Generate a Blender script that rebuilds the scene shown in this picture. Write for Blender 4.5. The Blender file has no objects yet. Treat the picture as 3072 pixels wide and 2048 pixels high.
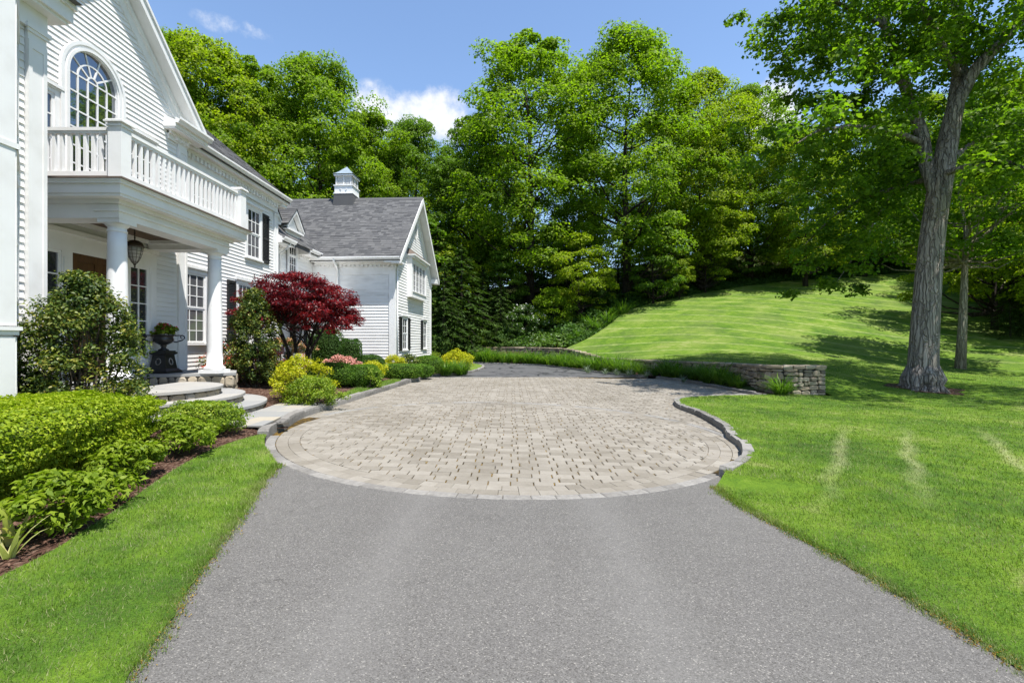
import bpy, math, random
import numpy as np
from mathutils import Vector
from mathutils.geometry import delaunay_2d_cdt

R = math.radians
random.seed(11)
rng = np.random.default_rng(11)
sc = bpy.context.scene
COL = sc.collection

# ------------------------------------------------------------------ camera, sky, sun, exposure
CAMZ = 1.45
FPX = 1090.0                       # focal length in pixels of a 2352 px wide picture
cd = bpy.data.cameras.new('camera')
cam = bpy.data.objects.new('camera', cd)
COL.objects.link(cam)
cam.location = (0, 0, CAMZ)
cam.rotation_euler = (R(90), 0, 0)
cd.sensor_width = 36
cd.lens = FPX / 2352 * 36
cd.clip_end = 3000
cd.clip_start = 0.05
sc.camera = cam
sc.render.resolution_x = 1024
sc.render.resolution_y = 682
sc.view_settings.view_transform = 'Standard'
sc.view_settings.look = 'None'
sc.view_settings.gamma = 1
sc.view_settings.use_curve_mapping = False
sc.view_settings.exposure = 0.95

SUN = Vector((1 / 3.3, -1 / 3.5, 1)).normalized()
sl = bpy.data.lights.new('sun', 'SUN')
sl.energy = 4.7
sl.angle = R(0.55)
sl.color = (1, 0.965, 0.91)
so = bpy.data.objects.new('sun', sl)
COL.objects.link(so)
so.rotation_euler = (-SUN).to_track_quat('-Z', 'Y').to_euler()
so.location = (20, -20, 60)

world = bpy.data.worlds.new('World')
sc.world = world
world.use_nodes = True
wn = world.node_tree
for n in list(wn.nodes):
    wn.nodes.remove(n)


def nd(t, kind, **kw):
    n = t.nodes.new(kind)
    for k, v in kw.items():
        if k.startswith('i_'):
            n.inputs[k[2:].replace('_', ' ')].default_value = v
        else:
            setattr(n, k, v)
    return n


def build_world():
    t = wn
    L = t.links.new
    out = nd(t, 'ShaderNodeOutputWorld')
    bg = nd(t, 'ShaderNodeBackground')
    bg.inputs['Strength'].default_value = 0.132
    sky = nd(t, 'ShaderNodeTexSky', sky_type='NISHITA', sun_disc=False)
    sky.sun_elevation = math.asin(SUN.z)
    sky.sun_rotation = math.atan2(SUN.x, SUN.y)
    sky.air_density = 1.0
    sky.dust_density = 0.15
    sky.ozone_density = 2.4
    tc = nd(t, 'ShaderNodeTexCoord')
    nz = nd(t, 'ShaderNodeTexNoise')
    nz.inputs['Scale'].default_value = 13
    nz.inputs['Detail'].default_value = 9
    nz.inputs['Roughness'].default_value = 0.62
    L(tc.outputs['Generated'], nz.inputs['Vector'])
    # clouds: a handful of fair-weather puffs round the sky
    blobs = [((-.195, 1, .475), (.15, .05), 1.0), ((-.585, 1, .665), (.05, .017), .7), ((.545, 1, .475), (.06, .06), .95),
             ((-1, .2, .55), (.2, .1), 1.0), ((1, -.3, .6), (.25, .1), 1.0), ((.2, -1, .5), (.3, .1), 1.0),
             ((-.7, -.8, .7), (.2, .1), .9), ((1, .5, .45), (.2, .1), .9)]
    acc = None
    for d, (sx, sz), k in blobs:
        v = Vector(d).normalized()
        side = Vector((v.y, -v.x, 0)).normalized()
        upv = side.cross(v)
        dots = []
        for ax, s in ((side, sx), (upv, sz)):
            dp = nd(t, 'ShaderNodeVectorMath', operation='DOT_PRODUCT')
            L(tc.outputs['Generated'], dp.inputs[0])
            dp.inputs[1].default_value = ax / s
            m = nd(t, 'ShaderNodeMath', operation='MULTIPLY')
            L(dp.outputs['Value'], m.inputs[0])
            L(dp.outputs['Value'], m.inputs[1])
            dots.append(m)
        a = nd(t, 'ShaderNodeMath', operation='ADD')
        L(dots[0].outputs[0], a.inputs[0])
        L(dots[1].outputs[0], a.inputs[1])
        front = nd(t, 'ShaderNodeVectorMath', operation='DOT_PRODUCT')
        L(tc.outputs['Generated'], front.inputs[0])
        front.inputs[1].default_value = v
        fm = nd(t, 'ShaderNodeMath', operation='GREATER_THAN')
        L(front.outputs['Value'], fm.inputs[0])
        fm.inputs[1].default_value = 0.2
        mr = nd(t, 'ShaderNodeMapRange')
        L(a.outputs[0], mr.inputs['Value'])
        mr.inputs['From Min'].default_value = 0
        mr.inputs['From Max'].default_value = 1.6
        mr.inputs['To Min'].default_value = k
        mr.inputs['To Max'].default_value = 0
        mm = nd(t, 'ShaderNodeMath', operation='MULTIPLY')
        L(mr.outputs[0], mm.inputs[0])
        L(fm.outputs[0], mm.inputs[1])
        if acc is None:
            acc = mm
        else:
            mx = nd(t, 'ShaderNodeMath', operation='MAXIMUM')
            L(acc.outputs[0], mx.inputs[0])
            L(mm.outputs[0], mx.inputs[1])
            acc = mx
    # density = blob + (noise-.5)*1.3
    nm = nd(t, 'ShaderNodeMath', operation='MULTIPLY_ADD')
    L(nz.outputs['Fac'], nm.inputs[0])
    nm.inputs[1].default_value = 3.2
    nm.inputs[2].default_value = -1.6
    ad = nd(t, 'ShaderNodeMath', operation='ADD')
    L(acc.outputs[0], ad.inputs[0])
    L(nm.outputs[0], ad.inputs[1])
    mr = nd(t, 'ShaderNodeMapRange')
    L(ad.outputs[0], mr.inputs['Value'])
    mr.inputs['From Min'].default_value = 0.18
    mr.inputs['From Max'].default_value = 1.15
    mr.interpolation_type = 'SMOOTHSTEP'
    gate = nd(t, 'ShaderNodeMath', operation='MULTIPLY')
    g2 = nd(t, 'ShaderNodeMapRange')
    L(acc.outputs[0], g2.inputs['Value'])
    g2.inputs['From Min'].default_value = 0.0
    g2.inputs['From Max'].default_value = 0.25
    L(mr.outputs[0], gate.inputs[0])
    L(g2.outputs[0], gate.inputs[1])
    mix = nd(t, 'ShaderNodeMix', data_type='RGBA')
    L(gate.outputs[0], mix.inputs[0])
    L(sky.outputs[0], mix.inputs[6])
    mix.inputs[7].default_value = (4.1, 4.2, 4.4, 1)
    L(mix.outputs[2], bg.inputs['Color'])
    L(bg.outputs[0], out.inputs[0])


build_world()

# ------------------------------------------------------------------ helpers: objects, meshes
WL = {}                                 # world location of every object built here


def wl(o):
    return WL.get(o.name, Vector((0, 0, 0))) if o else Vector((0, 0, 0))


def tag(o, label=None, cat=None, group=None, kind=None):
    if label:
        o['label'] = label
    if cat:
        o['category'] = cat
    if group:
        o['group'] = group
    if kind:
        o['kind'] = kind
    return o


def put(name, me, parent=None, pos=None):
    """link mesh me; vertices are world coordinates (pos None) or local to pos"""
    o = bpy.data.objects.new(name, me)
    COL.objects.link(o)
    p = Vector(pos) if pos is not None else Vector((0, 0, 0))
    if parent is not None:
        o.parent = parent
        o.location = p - wl(parent)
    else:
        o.location = p
    WL[o.name] = p
    return o


def empty(name, loc, label=None, cat=None, group=None):
    o = bpy.data.objects.new(name, None)
    COL.objects.link(o)
    o.empty_display_size = 0.2
    o.location = loc
    WL[o.name] = Vector(loc)
    return tag(o, label, cat, group)


def mesh_np(name, V, F, mat, smooth=False):
    V = np.ascontiguousarray(V, dtype=np.float32)
    F = np.ascontiguousarray(F, dtype=np.int32)
    k = F.shape[1]
    me = bpy.data.meshes.new(name)
    me.vertices.add(len(V))
    me.vertices.foreach_set('co', V.ravel())
    me.loops.add(F.size)
    me.loops.foreach_set('vertex_index', F.ravel())
    me.polygons.add(len(F))
    me.polygons.foreach_set('loop_start', np.arange(0, F.size, k, dtype=np.int32))
    if smooth:
        me.polygons.foreach_set('use_smooth', np.ones(len(F), dtype=bool))
    me.update(calc_edges=True)
    if mat:
        me.materials.append(mat)
    return me


def mesh_py(name, V, F, mat, smooth=False):
    me = bpy.data.meshes.new(name)
    me.from_pydata([tuple(v) for v in V], [], F)
    if smooth:
        me.polygons.foreach_set('use_smooth', [True] * len(me.polygons))
    me.update()
    if mat:
        me.materials.append(mat)
    return me


class Fr:
    """a wall frame: u runs along the wall, d outwards, z up"""
    def __init__(s, O, U, N):
        s.O, s.U, s.N = Vector(O), Vector(U), Vector(N)

    def p(s, u, z, d=0.0):
        v = s.O + s.U * u + s.N * d
        return (v.x, v.y, v.z + z)


class MB:
    def __init__(s):
        s.V, s.F = [], []

    def add(s, V, F):
        b = len(s.V)
        s.V += [tuple(v) for v in V]
        s.F += [tuple(i + b for i in f) for f in F]
        return s

    BOXF = [(0, 3, 2, 1), (4, 5, 6, 7), (0, 1, 5, 4), (1, 2, 6, 5), (2, 3, 7, 6), (3, 0, 4, 7)]

    def box(s, x0, x1, y0, y1, z0, z1):
        return s.add([(x0, y0, z0), (x1, y0, z0), (x1, y1, z0), (x0, y1, z0),
                      (x0, y0, z1), (x1, y0, z1), (x1, y1, z1), (x0, y1, z1)], MB.BOXF)

    def fbox(s, fr, u0, u1, z0, z1, d0, d1):
        return s.add([fr.p(u0, z0, d0), fr.p(u1, z0, d0), fr.p(u1, z0, d1), fr.p(u0, z0, d1),
                      fr.p(u0, z1, d0), fr.p(u1, z1, d0), fr.p(u1, z1, d1), fr.p(u0, z1, d1)], MB.BOXF)

    def prism(s, poly, vec):
        n = len(poly)
        v = Vector(vec)
        A = [Vector(p) for p in poly]
        V = A + [a + v for a in A]
        F = [tuple(range(n))[::-1], tuple(range(n, 2 * n))]
        for i in range(n):
            j = (i + 1) % n
            F.append((i, j, n + j, n + i))
        return s.add(V, F)

    def fprism(s, fr, poly, d0, d1):
        """poly of (u,z) extruded from d0 to d1"""
        return s.prism([fr.p(u, z, d0) for u, z in poly], fr.N * (d1 - d0))

    def lathe(s, prof, c, n=20, half=None):
        V, F = [], []
        for r, z in prof:
            for i in range(n):
                a = 2 * math.pi * i / n
                V.append((c[0] + r * math.cos(a), c[1] + r * math.sin(a), c[2] + z))
        for k in range(len(prof) - 1):
            for i in range(n):
                j = (i + 1) % n
                F.append((k * n + i, k * n + j, (k + 1) * n + j, (k + 1) * n + i))
        F.append(tuple(range(n))[::-1])
        F.append(tuple((len(prof) - 1) * n + i for i in range(n)))
        return s.add(V, F)

    def tube(s, pts, rad, n=8, cap=True):
        P = [Vector(p) for p in pts]
        if not hasattr(rad, '__len__'):
            rad = [rad] * len(P)
        V, F = [], []
        ref = Vector((0.31, 0.17, 0.93)).normalized()
        for k, p in enumerate(P):
            t = (P[min(k + 1, len(P) - 1)] - P[max(k - 1, 0)]).normalized()
            a = t.cross(ref)
            if a.length < 0.05:
                a = t.cross(Vector((1, 0, 0)))
            a.normalize()
            b = t.cross(a)
            for i in range(n):
                q = 2 * math.pi * i / n
                V.append(p + (a * math.cos(q) + b * math.sin(q)) * rad[k])
        for k in range(len(P) - 1):
            for i in range(n):
                j = (i + 1) % n
                F.append((k * n + i, k * n + j, (k + 1) * n + j, (k + 1) * n + i))
        if cap:
            F.append(tuple(range(n))[::-1])
            F.append(tuple((len(P) - 1) * n + i for i in range(n)))
        return s.add(V, F)

    def build(s, name, mat, parent=None, smooth=False, pos=None):
        return put(name, mesh_py(name, s.V, s.F, mat, smooth), parent, pos)


def pieces(name, rest_name, items, mat, parent, cap=300, key=None):
    """items: list of (V, F) in world coordinates; the first cap (nearest) become objects, the rest one object"""
    if key is None:
        def key(it):
            v = it[0][0]
            return (v[0] ** 2 + v[1] ** 2)
    items = sorted(items, key=key)
    for V, F in items[:cap]:
        c = np.mean(np.array(V, float), axis=0)
        me = mesh_py(name, [tuple(np.array(v, float) - c) for v in V], F, mat)
        put(name, me, parent, c)
    if len(items) > cap:
        m = MB()
        for V, F in items[cap:]:
            m.add(V, F)
        tag(m.build(rest_name, mat, parent), kind='stuff')


# ------------------------------------------------------------------ materials
def new_mat(name):
    m = bpy.data.materials.new(name)
    m.use_nodes = True
    t = m.node_tree
    for n in list(t.nodes):
        t.nodes.remove(n)
    return m, t


def pos_node(t):
    return nd(t, 'ShaderNodeNewGeometry').outputs['Position']


def ramp(t, fac, cols, interp='LINEAR'):
    r = nd(t, 'ShaderNodeValToRGB')
    r.color_ramp.interpolation = interp
    el = r.color_ramp.elements
    n = len(cols)
    while len(el) < n:
        el.new(0.5)
    for i, c in enumerate(cols):
        if len(c) == 2:
            p, c = c
        else:
            p = i / (n - 1)
        el[i].position = p
        el[i].color = (c[0], c[1], c[2], 1)
    t.links.new(fac, r.inputs[0])
    return r.outputs[0]


def noise(t, vec, scale, detail=4, rough=.55, dist=0):
    n = nd(t, 'ShaderNodeTexNoise')
    n.inputs['Scale'].default_value = scale
    n.inputs['Detail'].default_value = detail
    n.inputs['Roughness'].default_value = rough
    n.inputs['Distortion'].default_value = dist
    t.links.new(vec, n.inputs['Vector'])
    return n.outputs['Fac']


def math_(t, op, a, b=None, c=None, clamp=False):
    n = nd(t, 'ShaderNodeMath', operation=op)
    n.use_clamp = clamp
    for i, v in enumerate((a, b, c)):
        if v is None:
            continue
        if isinstance(v, (int, float)):
            n.inputs[i].default_value = v
        else:
            t.links.new(v, n.inputs[i])
    return n.outputs[0]


def mixc(t, fac, a, b, blend='MIX'):
    n = nd(t, 'ShaderNodeMix', data_type='RGBA', blend_type=blend)
    for i, v in ((0, fac), (6, a), (7, b)):
        if isinstance(v, (int, float)):
            n.inputs[i].default_value = v
        elif isinstance(v, tuple):
            n.inputs[i].default_value = (v[0], v[1], v[2], 1)
        else:
            t.links.new(v, n.inputs[i])
    return n.outputs[2]


def island_rand(t):
    g = nd(t, 'ShaderNodeNewGeometry')
    o = nd(t, 'ShaderNodeObjectInfo')
    return math_(t, 'FRACT', math_(t, 'ADD', g.outputs['Random Per Island'], o.outputs['Random']))


def finish(t, col, rough=.7, spec=.3, bump=None, bstr=.3, bdist=.01, metallic=0):
    out = nd(t, 'ShaderNodeOutputMaterial')
    p = nd(t, 'ShaderNodeBsdfPrincipled')
    if isinstance(col, tuple):
        p.inputs['Base Color'].default_value = (col[0], col[1], col[2], 1)
    else:
        t.links.new(col, p.inputs['Base Color'])
    if isinstance(rough, (int, float)):
        p.inputs['Roughness'].default_value = rough
    else:
        t.links.new(rough, p.inputs['Roughness'])
    p.inputs['Specular IOR Level'].default_value = spec
    p.inputs['Metallic'].default_value = metallic
    if bump is not None:
        b = nd(t, 'ShaderNodeBump')
        b.inputs['Strength'].default_value = bstr
        b.inputs['Distance'].default_value = bdist
        t.links.new(bump, b.inputs['Height'])
        t.links.new(b.outputs[0], p.inputs['Normal'])
    t.links.new(p.outputs[0], out.inputs[0])
    return p


def surf(name, cols, scale=6, detail=5, rough=.7, spec=.3, island=0.0, bump=0, bscale=40, metallic=0, stretch=None, bdist=.01):
    m, t = new_mat(name)
    P = pos_node(t)
    if stretch:
        mp = nd(t, 'ShaderNodeMapping')
        mp.inputs['Scale'].default_value = stretch
        t.links.new(P, mp.inputs[0])
        P = mp.outputs[0]
    f = noise(t, P, scale, detail)
    if island:
        f = math_(t, 'ADD', math_(t, 'MULTIPLY', f, 1 - island), math_(t, 'MULTIPLY', island_rand(t), island))
    f = math_(t, 'MULTIPLY_ADD', f, 1.7, -.35, clamp=True)
    col = ramp(t, f, cols)
    bp = noise(t, P, bscale, 5) if bump else None
    finish(t, col, rough, spec, bp, bump, bdist, metallic)
    return m


def leaf(name, cols, trans=.4, rough=.45, spec=.35, tcol=None, patch=.6, bright=1.35):
    """leaf: random colour per leaf and a slow drift over the plant, some light through the blade"""
    m, t = new_mat(name)
    r = island_rand(t)
    n = noise(t, pos_node(t), patch, 3)
    f = math_(t, 'ADD', math_(t, 'MULTIPLY', r, .62), math_(t, 'MULTIPLY', math_(t, 'MULTIPLY_ADD', n, 2.2, -.6), .38), clamp=True)
    col = ramp(t, f, cols)
    out = nd(t, 'ShaderNodeOutputMaterial')
    p = nd(t, 'ShaderNodeBsdfPrincipled')
    t.links.new(col, p.inputs['Base Color'])
    p.inputs['Roughness'].default_value = rough
    p.inputs['Specular IOR Level'].default_value = spec
    tr = nd(t, 'ShaderNodeBsdfTranslucent')
    tc = mixc(t, 1.0, col, tcol or (bright * .88, bright * 1.05, bright * .35), 'MULTIPLY')
    t.links.new(tc, tr.inputs['Color'])
    mx = nd(t, 'ShaderNodeMixShader')
    mx.inputs[0].default_value = trans
    t.links.new(p.outputs[0], mx.inputs[1])
    t.links.new(tr.outputs[0], mx.inputs[2])
    t.links.new(mx.outputs[0], out.inputs[0])
    return m


def lawn_colour(t, blades=False):
    """mown lawn: patches, paler dry tracks and faint mowing lines"""
    P = pos_node(t)
    a = noise(t, P, .55, 5)
    b = noise(t, P, 3.5, 4)
    c = noise(t, P, 45, 3)
    f = math_(t, 'ADD', math_(t, 'MULTIPLY', a, .5), math_(t, 'ADD', math_(t, 'MULTIPLY', b, .3), math_(t, 'MULTIPLY', c, .2)))
    f = math_(t, 'MULTIPLY_ADD', f, 3.4, -1.2, clamp=True)
    col = ramp(t, f, [(.030, .070, .010), (.062, .125, .012), (.108, .182, .015), (.20, .225, .070)])
    if blades:
        r = island_rand(t)
        col = mixc(t, math_(t, 'MULTIPLY', r, .5), col, (.17, .255, .04))
        straw = math_(t, 'GREATER_THAN', r, .90)
        col = mixc(t, math_(t, 'MULTIPLY', straw, .7), col, (.38, .36, .19))
        dry = math_(t, 'MULTIPLY_ADD', noise(t, P, 1.5, 4, .6), 4.5, -2.0, clamp=True)
        col = mixc(t, math_(t, 'MULTIPLY', math_(t, 'MULTIPLY', dry, math_(t, 'GREATER_THAN', math_(t, 'FRACT', math_(t, 'MULTIPLY', r, 7.3)), .35)), .65), col, (.33, .34, .16))
    # mowing lines over the hill
    sx = nd(t, 'ShaderNodeSeparateXYZ')
    t.links.new(P, sx.inputs[0])
    q = math_(t, 'ADD', math_(t, 'MULTIPLY', sx.outputs[1], .42), math_(t, 'MULTIPLY', sx.outputs[0], .30))
    q = math_(t, 'ADD', q, math_(t, 'MULTIPLY', noise(t, P, .10, 2), .7))
    w = math_(t, 'FRACT', q)
    w = math_(t, 'ABSOLUTE', math_(t, 'SUBTRACT', w, .5))
    w = math_(t, 'MULTIPLY_ADD', w, -13, 1.2, clamp=True)
    far = math_(t, 'MULTIPLY_ADD', sx.outputs[1], .12, -2.1, clamp=True)
    w = math_(t, 'MULTIPLY', math_(t, 'MULTIPLY', w, far), math_(t, 'MULTIPLY_ADD', b, 1.6, -.25, clamp=True))
    col = mixc(t, math_(t, 'MULTIPLY', w, .8), col, (.28, .30, .13))
    big = math_(t, 'MULTIPLY_ADD', noise(t, P, .35, 5, .65), 3.0, -1.2, clamp=True)
    col = mixc(t, math_(t, 'MULTIPLY', math_(t, 'MULTIPLY', big, far), .4), col, (.20, .21, .075))
    # dry wheel tracks on the near lawn, running away from the drive
    for x0, k, wd in ((3.37, .74, 2.9), (4.30, .77, 2.9), (5.55, .80, 2.9)):
        e = math_(t, 'SUBTRACT', sx.outputs[0], math_(t, 'MULTIPLY_ADD', sx.outputs[1], k, x0 - 5 * k))
        e = math_(t, 'ADD', e, math_(t, 'MULTIPLY_ADD', noise(t, P, 1.1, 3), .5, -.25))
        e = math_(t, 'MULTIPLY_ADD', math_(t, 'ABSOLUTE', e), -wd * 2.2, 1, clamp=True)
        rng_ = math_(t, 'MULTIPLY_ADD', math_(t, 'ABSOLUTE', math_(t, 'SUBTRACT', sx.outputs[1], 6.4)), -.55, 1.3, clamp=True)
        e = math_(t, 'MULTIPLY', math_(t, 'MULTIPLY', e, rng_), math_(t, 'MULTIPLY_ADD', c, 2.4, -.6, clamp=True))
        col = mixc(t, math_(t, 'MULTIPLY', e, .62), col, (.40, .38, .21))
    return col


def m_lawn():
    m, t = new_mat('lawn_turf')
    col = lawn_colour(t)
    P = pos_node(t)
    finish(t, col, .8, .1, noise(t, P, 90, 3), .9, .02)
    return m


def m_blade():
    m, t = new_mat('grass_blade')
    col = lawn_colour(t, True)
    out = nd(t, 'ShaderNodeOutputMaterial')
    p = nd(t, 'ShaderNodeBsdfPrincipled')
    t.links.new(col, p.inputs['Base Color'])
    p.inputs['Roughness'].default_value = .55
    p.inputs['Specular IOR Level'].default_value = .2
    tr = nd(t, 'ShaderNodeBsdfTranslucent')
    t.links.new(mixc(t, 1.0, col, (1.4, 1.4, .7), 'MULTIPLY'), tr.inputs['Color'])
    mx = nd(t, 'ShaderNodeMixShader')
    mx.inputs[0].default_value = .4
    t.links.new(p.outputs[0], mx.inputs[1])
    t.links.new(tr.outputs[0], mx.inputs[2])
    t.links.new(mx.outputs[0], out.inputs[0])
    return m


def m_asphalt():
    m, t = new_mat('asphalt')
    P = pos_node(t)
    v = nd(t, 'ShaderNodeTexVoronoi')
    v.inputs['Scale'].default_value = 165
    t.links.new(P, v.inputs['Vector'])
    sep = nd(t, 'ShaderNodeSeparateColor')
    t.links.new(v.outputs['Color'], sep.inputs[0])
    big = noise(t, P, .55, 5, .6)
    mid = noise(t, P, 5, 6, .65)
    f = math_(t, 'ADD', math_(t, 'MULTIPLY', big, .62), math_(t, 'MULTIPLY', mid, .38))
    f = math_(t, 'MULTIPLY_ADD', f, 2.2, -.6, clamp=True)
    base = ramp(t, f, [(.072, .066, .060), (.110, .103, .093), (.157, .148, .134)])
    st = ramp(t, sep.outputs[0], [(0, (.045, .042, .038)), (.22, (.096, .091, .085)), (.74, (.135, .128, .12)), (.94, (.18, .171, .158)), (1, (.33, .31, .275))])
    col = mixc(t, .68, base, st)
    # oily darker blotch, hairline tracks
    d = noise(t, P, 1.7, 5, .65)
    d = math_(t, 'MULTIPLY_ADD', d, 5, -2.9, clamp=True)
    col = mixc(t, math_(t, 'MULTIPLY', d, .45), col, (.07, .066, .060))
    sxyz = nd(t, 'ShaderNodeSeparateXYZ')
    t.links.new(P, sxyz.inputs[0])
    wob = math_(t, 'MULTIPLY_ADD', noise(t, P, .5, 3), .5, -.25)
    for tx in (-.85, .75):                       # worn wheel lines
        e = math_(t, 'ABSOLUTE', math_(t, 'ADD', math_(t, 'SUBTRACT', sxyz.outputs[0], tx), wob))
        e = math_(t, 'MULTIPLY_ADD', e, -3.2, 1, clamp=True)
        col = mixc(t, math_(t, 'MULTIPLY', e, .22), col, (.20, .192, .18))
    ck = nd(t, 'ShaderNodeTexVoronoi', feature='DISTANCE_TO_EDGE')
    ck.inputs['Scale'].default_value = .55
    cw = nd(t, 'ShaderNodeVectorMath', operation='ADD')
    cn = nd(t, 'ShaderNodeTexNoise')
    cn.inputs['Scale'].default_value = 2.2
    cn.inputs['Detail'].default_value = 6
    t.links.new(P, cn.inputs['Vector'])
    t.links.new(P, cw.inputs[0])
    t.links.new(cn.outputs['Color'], cw.inputs[1])
    t.links.new(cw.outputs[0], ck.inputs['Vector'])
    cl = math_(t, 'MULTIPLY', math_(t, 'LESS_THAN', ck.outputs['Distance'], .0045), math_(t, 'MULTIPLY_ADD', noise(t, P, .8, 2), 5, -2.4, clamp=True))
    col = mixc(t, math_(t, 'MULTIPLY', cl, .6), col, (.045, .042, .038))
    hgt = math_(t, 'ADD', math_(t, 'MULTIPLY', v.outputs['Distance'], -1.0), math_(t, 'MULTIPLY', noise(t, P, 160, 3), .6))
    finish(t, col, .75, .3, hgt, .55, .006)
    return m


def m_asphalt_far():
    """old asphalt with black crack sealer"""
    m, t = new_mat('sealed_asphalt')
    P = pos_node(t)
    n = noise(t, P, 6, 5)
    col = ramp(t, n, [(.05, .05, .053), (.085, .084, .086), (.12, .118, .118)])
    v = nd(t, 'ShaderNodeTexVoronoi', feature='DISTANCE_TO_EDGE')
    v.inputs['Scale'].default_value = .42
    dm = nd(t, 'ShaderNodeVectorMath', operation='ADD')
    nv = nd(t, 'ShaderNodeTexNoise')
    nv.inputs['Scale'].default_value = .8
    t.links.new(P, nv.inputs['Vector'])
    sc_ = nd(t, 'ShaderNodeVectorMath', operation='SCALE')
    sc_.inputs['Scale'].default_value = 2.0
    t.links.new(nv.outputs['Color'], sc_.inputs[0])
    t.links.new(P, dm.inputs[0])
    t.links.new(sc_.outputs[0], dm.inputs[1])
    t.links.new(dm.outputs[0], v.inputs['Vector'])
    ln = math_(t, 'LESS_THAN', v.outputs['Distance'], .03)
    col = mixc(t, math_(t, 'MULTIPLY', ln, .85), col, (.012, .012, .014))
    finish(t, col, .7, .3, noise(t, P, 120, 3), .5, .006)
    return m


def m_paver():
    m, t = new_mat('concrete_paver')
    P = pos_node(t)
    r = island_rand(t)
    a = noise(t, P, .5, 4)
    b = noise(t, P, 14, 5)
    f = math_(t, 'ADD', math_(t, 'MULTIPLY', r, .30), math_(t, 'ADD', math_(t, 'MULTIPLY', a, .42), math_(t, 'MULTIPLY', b, .28)))
    f = math_(t, 'MULTIPLY_ADD', f, 1.8, -.4, clamp=True)
    col = ramp(t, f, [(.130, .114, .090), (.188, .168, .137), (.232, .210, .176), (.278, .255, .217)])
    sp = noise(t, P, 170, 2)
    sp = math_(t, 'MULTIPLY_ADD', sp, 5, -3.1, clamp=True)
    col = mixc(t, math_(t, 'MULTIPLY', sp, .35), col, (.14, .125, .105))
    st = noise(t, P, 1.3, 5, .65)
    st = math_(t, 'MULTIPLY_ADD', st, 4, -2.15, clamp=True)
    col = mixc(t, math_(t, 'MULTIPLY', st, .45), col, (.12, .10, .07))
    dk = math_(t, 'MULTIPLY_ADD', noise(t, P, .33, 4, .6), 4, -2.0, clamp=True)
    col = mixc(t, math_(t, 'MULTIPLY', dk, .30), col, (.13, .118, .10))
    finish(t, col, .85, .2, noise(t, P, 130, 4), .5, .004)
    return m


def m_joint():
    m, t = new_mat('joint_dirt')
    P = pos_node(t)
    n = noise(t, P, 9, 4, .6)
    n = math_(t, 'MULTIPLY_ADD', n, 3.2, -1.2, clamp=True)
    col = ramp(t, n, [(.028, .022, .014), (.055, .040, .02), (.14, .085, .018), (.24, .15, .03)])
    finish(t, col, .95, .05, noise(t, P, 140, 3), .8, .01)
    return m


def m_mulch():
    m, t = new_mat('bark_mulch')
    P = pos_node(t)
    v = nd(t, 'ShaderNodeTexVoronoi')
    v.inputs['Scale'].default_value = 42
    mp = nd(t, 'ShaderNodeMapping')
    mp.inputs['Scale'].default_value = (1, .45, 1)
    mp.inputs['Rotation'].default_value = (0, 0, .6)
    t.links.new(P, mp.inputs[0])
    t.links.new(mp.outputs[0], v.inputs['Vector'])
    s = nd(t, 'ShaderNodeSeparateColor')
    t.links.new(v.outputs['Color'], s.inputs[0])
    col = ramp(t, s.outputs[0], [(.028, .014, .009), (.065, .033, .022), (.10, .055, .038), (.17, .11, .08)])
    h = math_(t, 'ADD', math_(t, 'MULTIPLY', v.outputs['Distance'], -1.0), noise(t, P, 60, 3))
    finish(t, col, .9, .15, h, 1.0, .02)
    return m


def m_forest():
    m, t = new_mat('forest_floor')
    P = pos_node(t)
    n = noise(t, P, 1.4, 6)
    n = math_(t, 'MULTIPLY_ADD', n, 2.2, -.6, clamp=True)
    col = ramp(t, n, [(.03, .022, .012), (.045, .04, .016), (.04, .07, .018), (.06, .10, .025)])
    finish(t, col, .95, .05, noise(t, P, 25, 4), .8, .05)
    return m


def m_bark(name, cols, lichen=True):
    m, t = new_mat(name)
    P = pos_node(t)
    mp = nd(t, 'ShaderNodeMapping')
    mp.inputs['Scale'].default_value = (1, 1, .09)
    t.links.new(P, mp.inputs[0])
    a = noise(t, mp.outputs[0], 14, 6, .65, 1.2)
    f = math_(t, 'MULTIPLY_ADD', a, 2.4, -.7, clamp=True)
    col = ramp(t, f, cols)
    if lichen:
        l = noise(t, P, 7, 5, .6)
        l = math_(t, 'MULTIPLY_ADD', l, 9, -5.4, clamp=True)
        col = mixc(t, math_(t, 'MULTIPLY', l, .6), col, (.30, .32, .24))
    v = nd(t, 'ShaderNodeTexVoronoi', feature='DISTANCE_TO_EDGE')
    v.inputs['Scale'].default_value = 9
    wv = nd(t, 'ShaderNodeVectorMath', operation='ADD')
    t.links.new(mp.outputs[0], wv.inputs[0])
    nn = nd(t, 'ShaderNodeTexNoise')
    nn.inputs['Scale'].default_value = 5
    t.links.new(P, nn.inputs['Vector'])
    ns = nd(t, 'ShaderNodeVectorMath', operation='SCALE')
    ns.inputs['Scale'].default_value = .12
    t.links.new(nn.outputs['Color'], ns.inputs[0])
    t.links.new(ns.outputs[0], wv.inputs[1])
    t.links.new(wv.outputs[0], v.inputs['Vector'])
    fur = math_(t, 'MULTIPLY_ADD', v.outputs['Distance'], 7, 0, clamp=True)
    col = mixc(t, math_(t, 'MULTIPLY_ADD', fur, -.42, .42, clamp=True), col, cols[0])
    finish(t, col, .9, .15, math_(t, 'ADD', math_(t, 'MULTIPLY', a, .5), fur), 1.0, .05)
    return m


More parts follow.
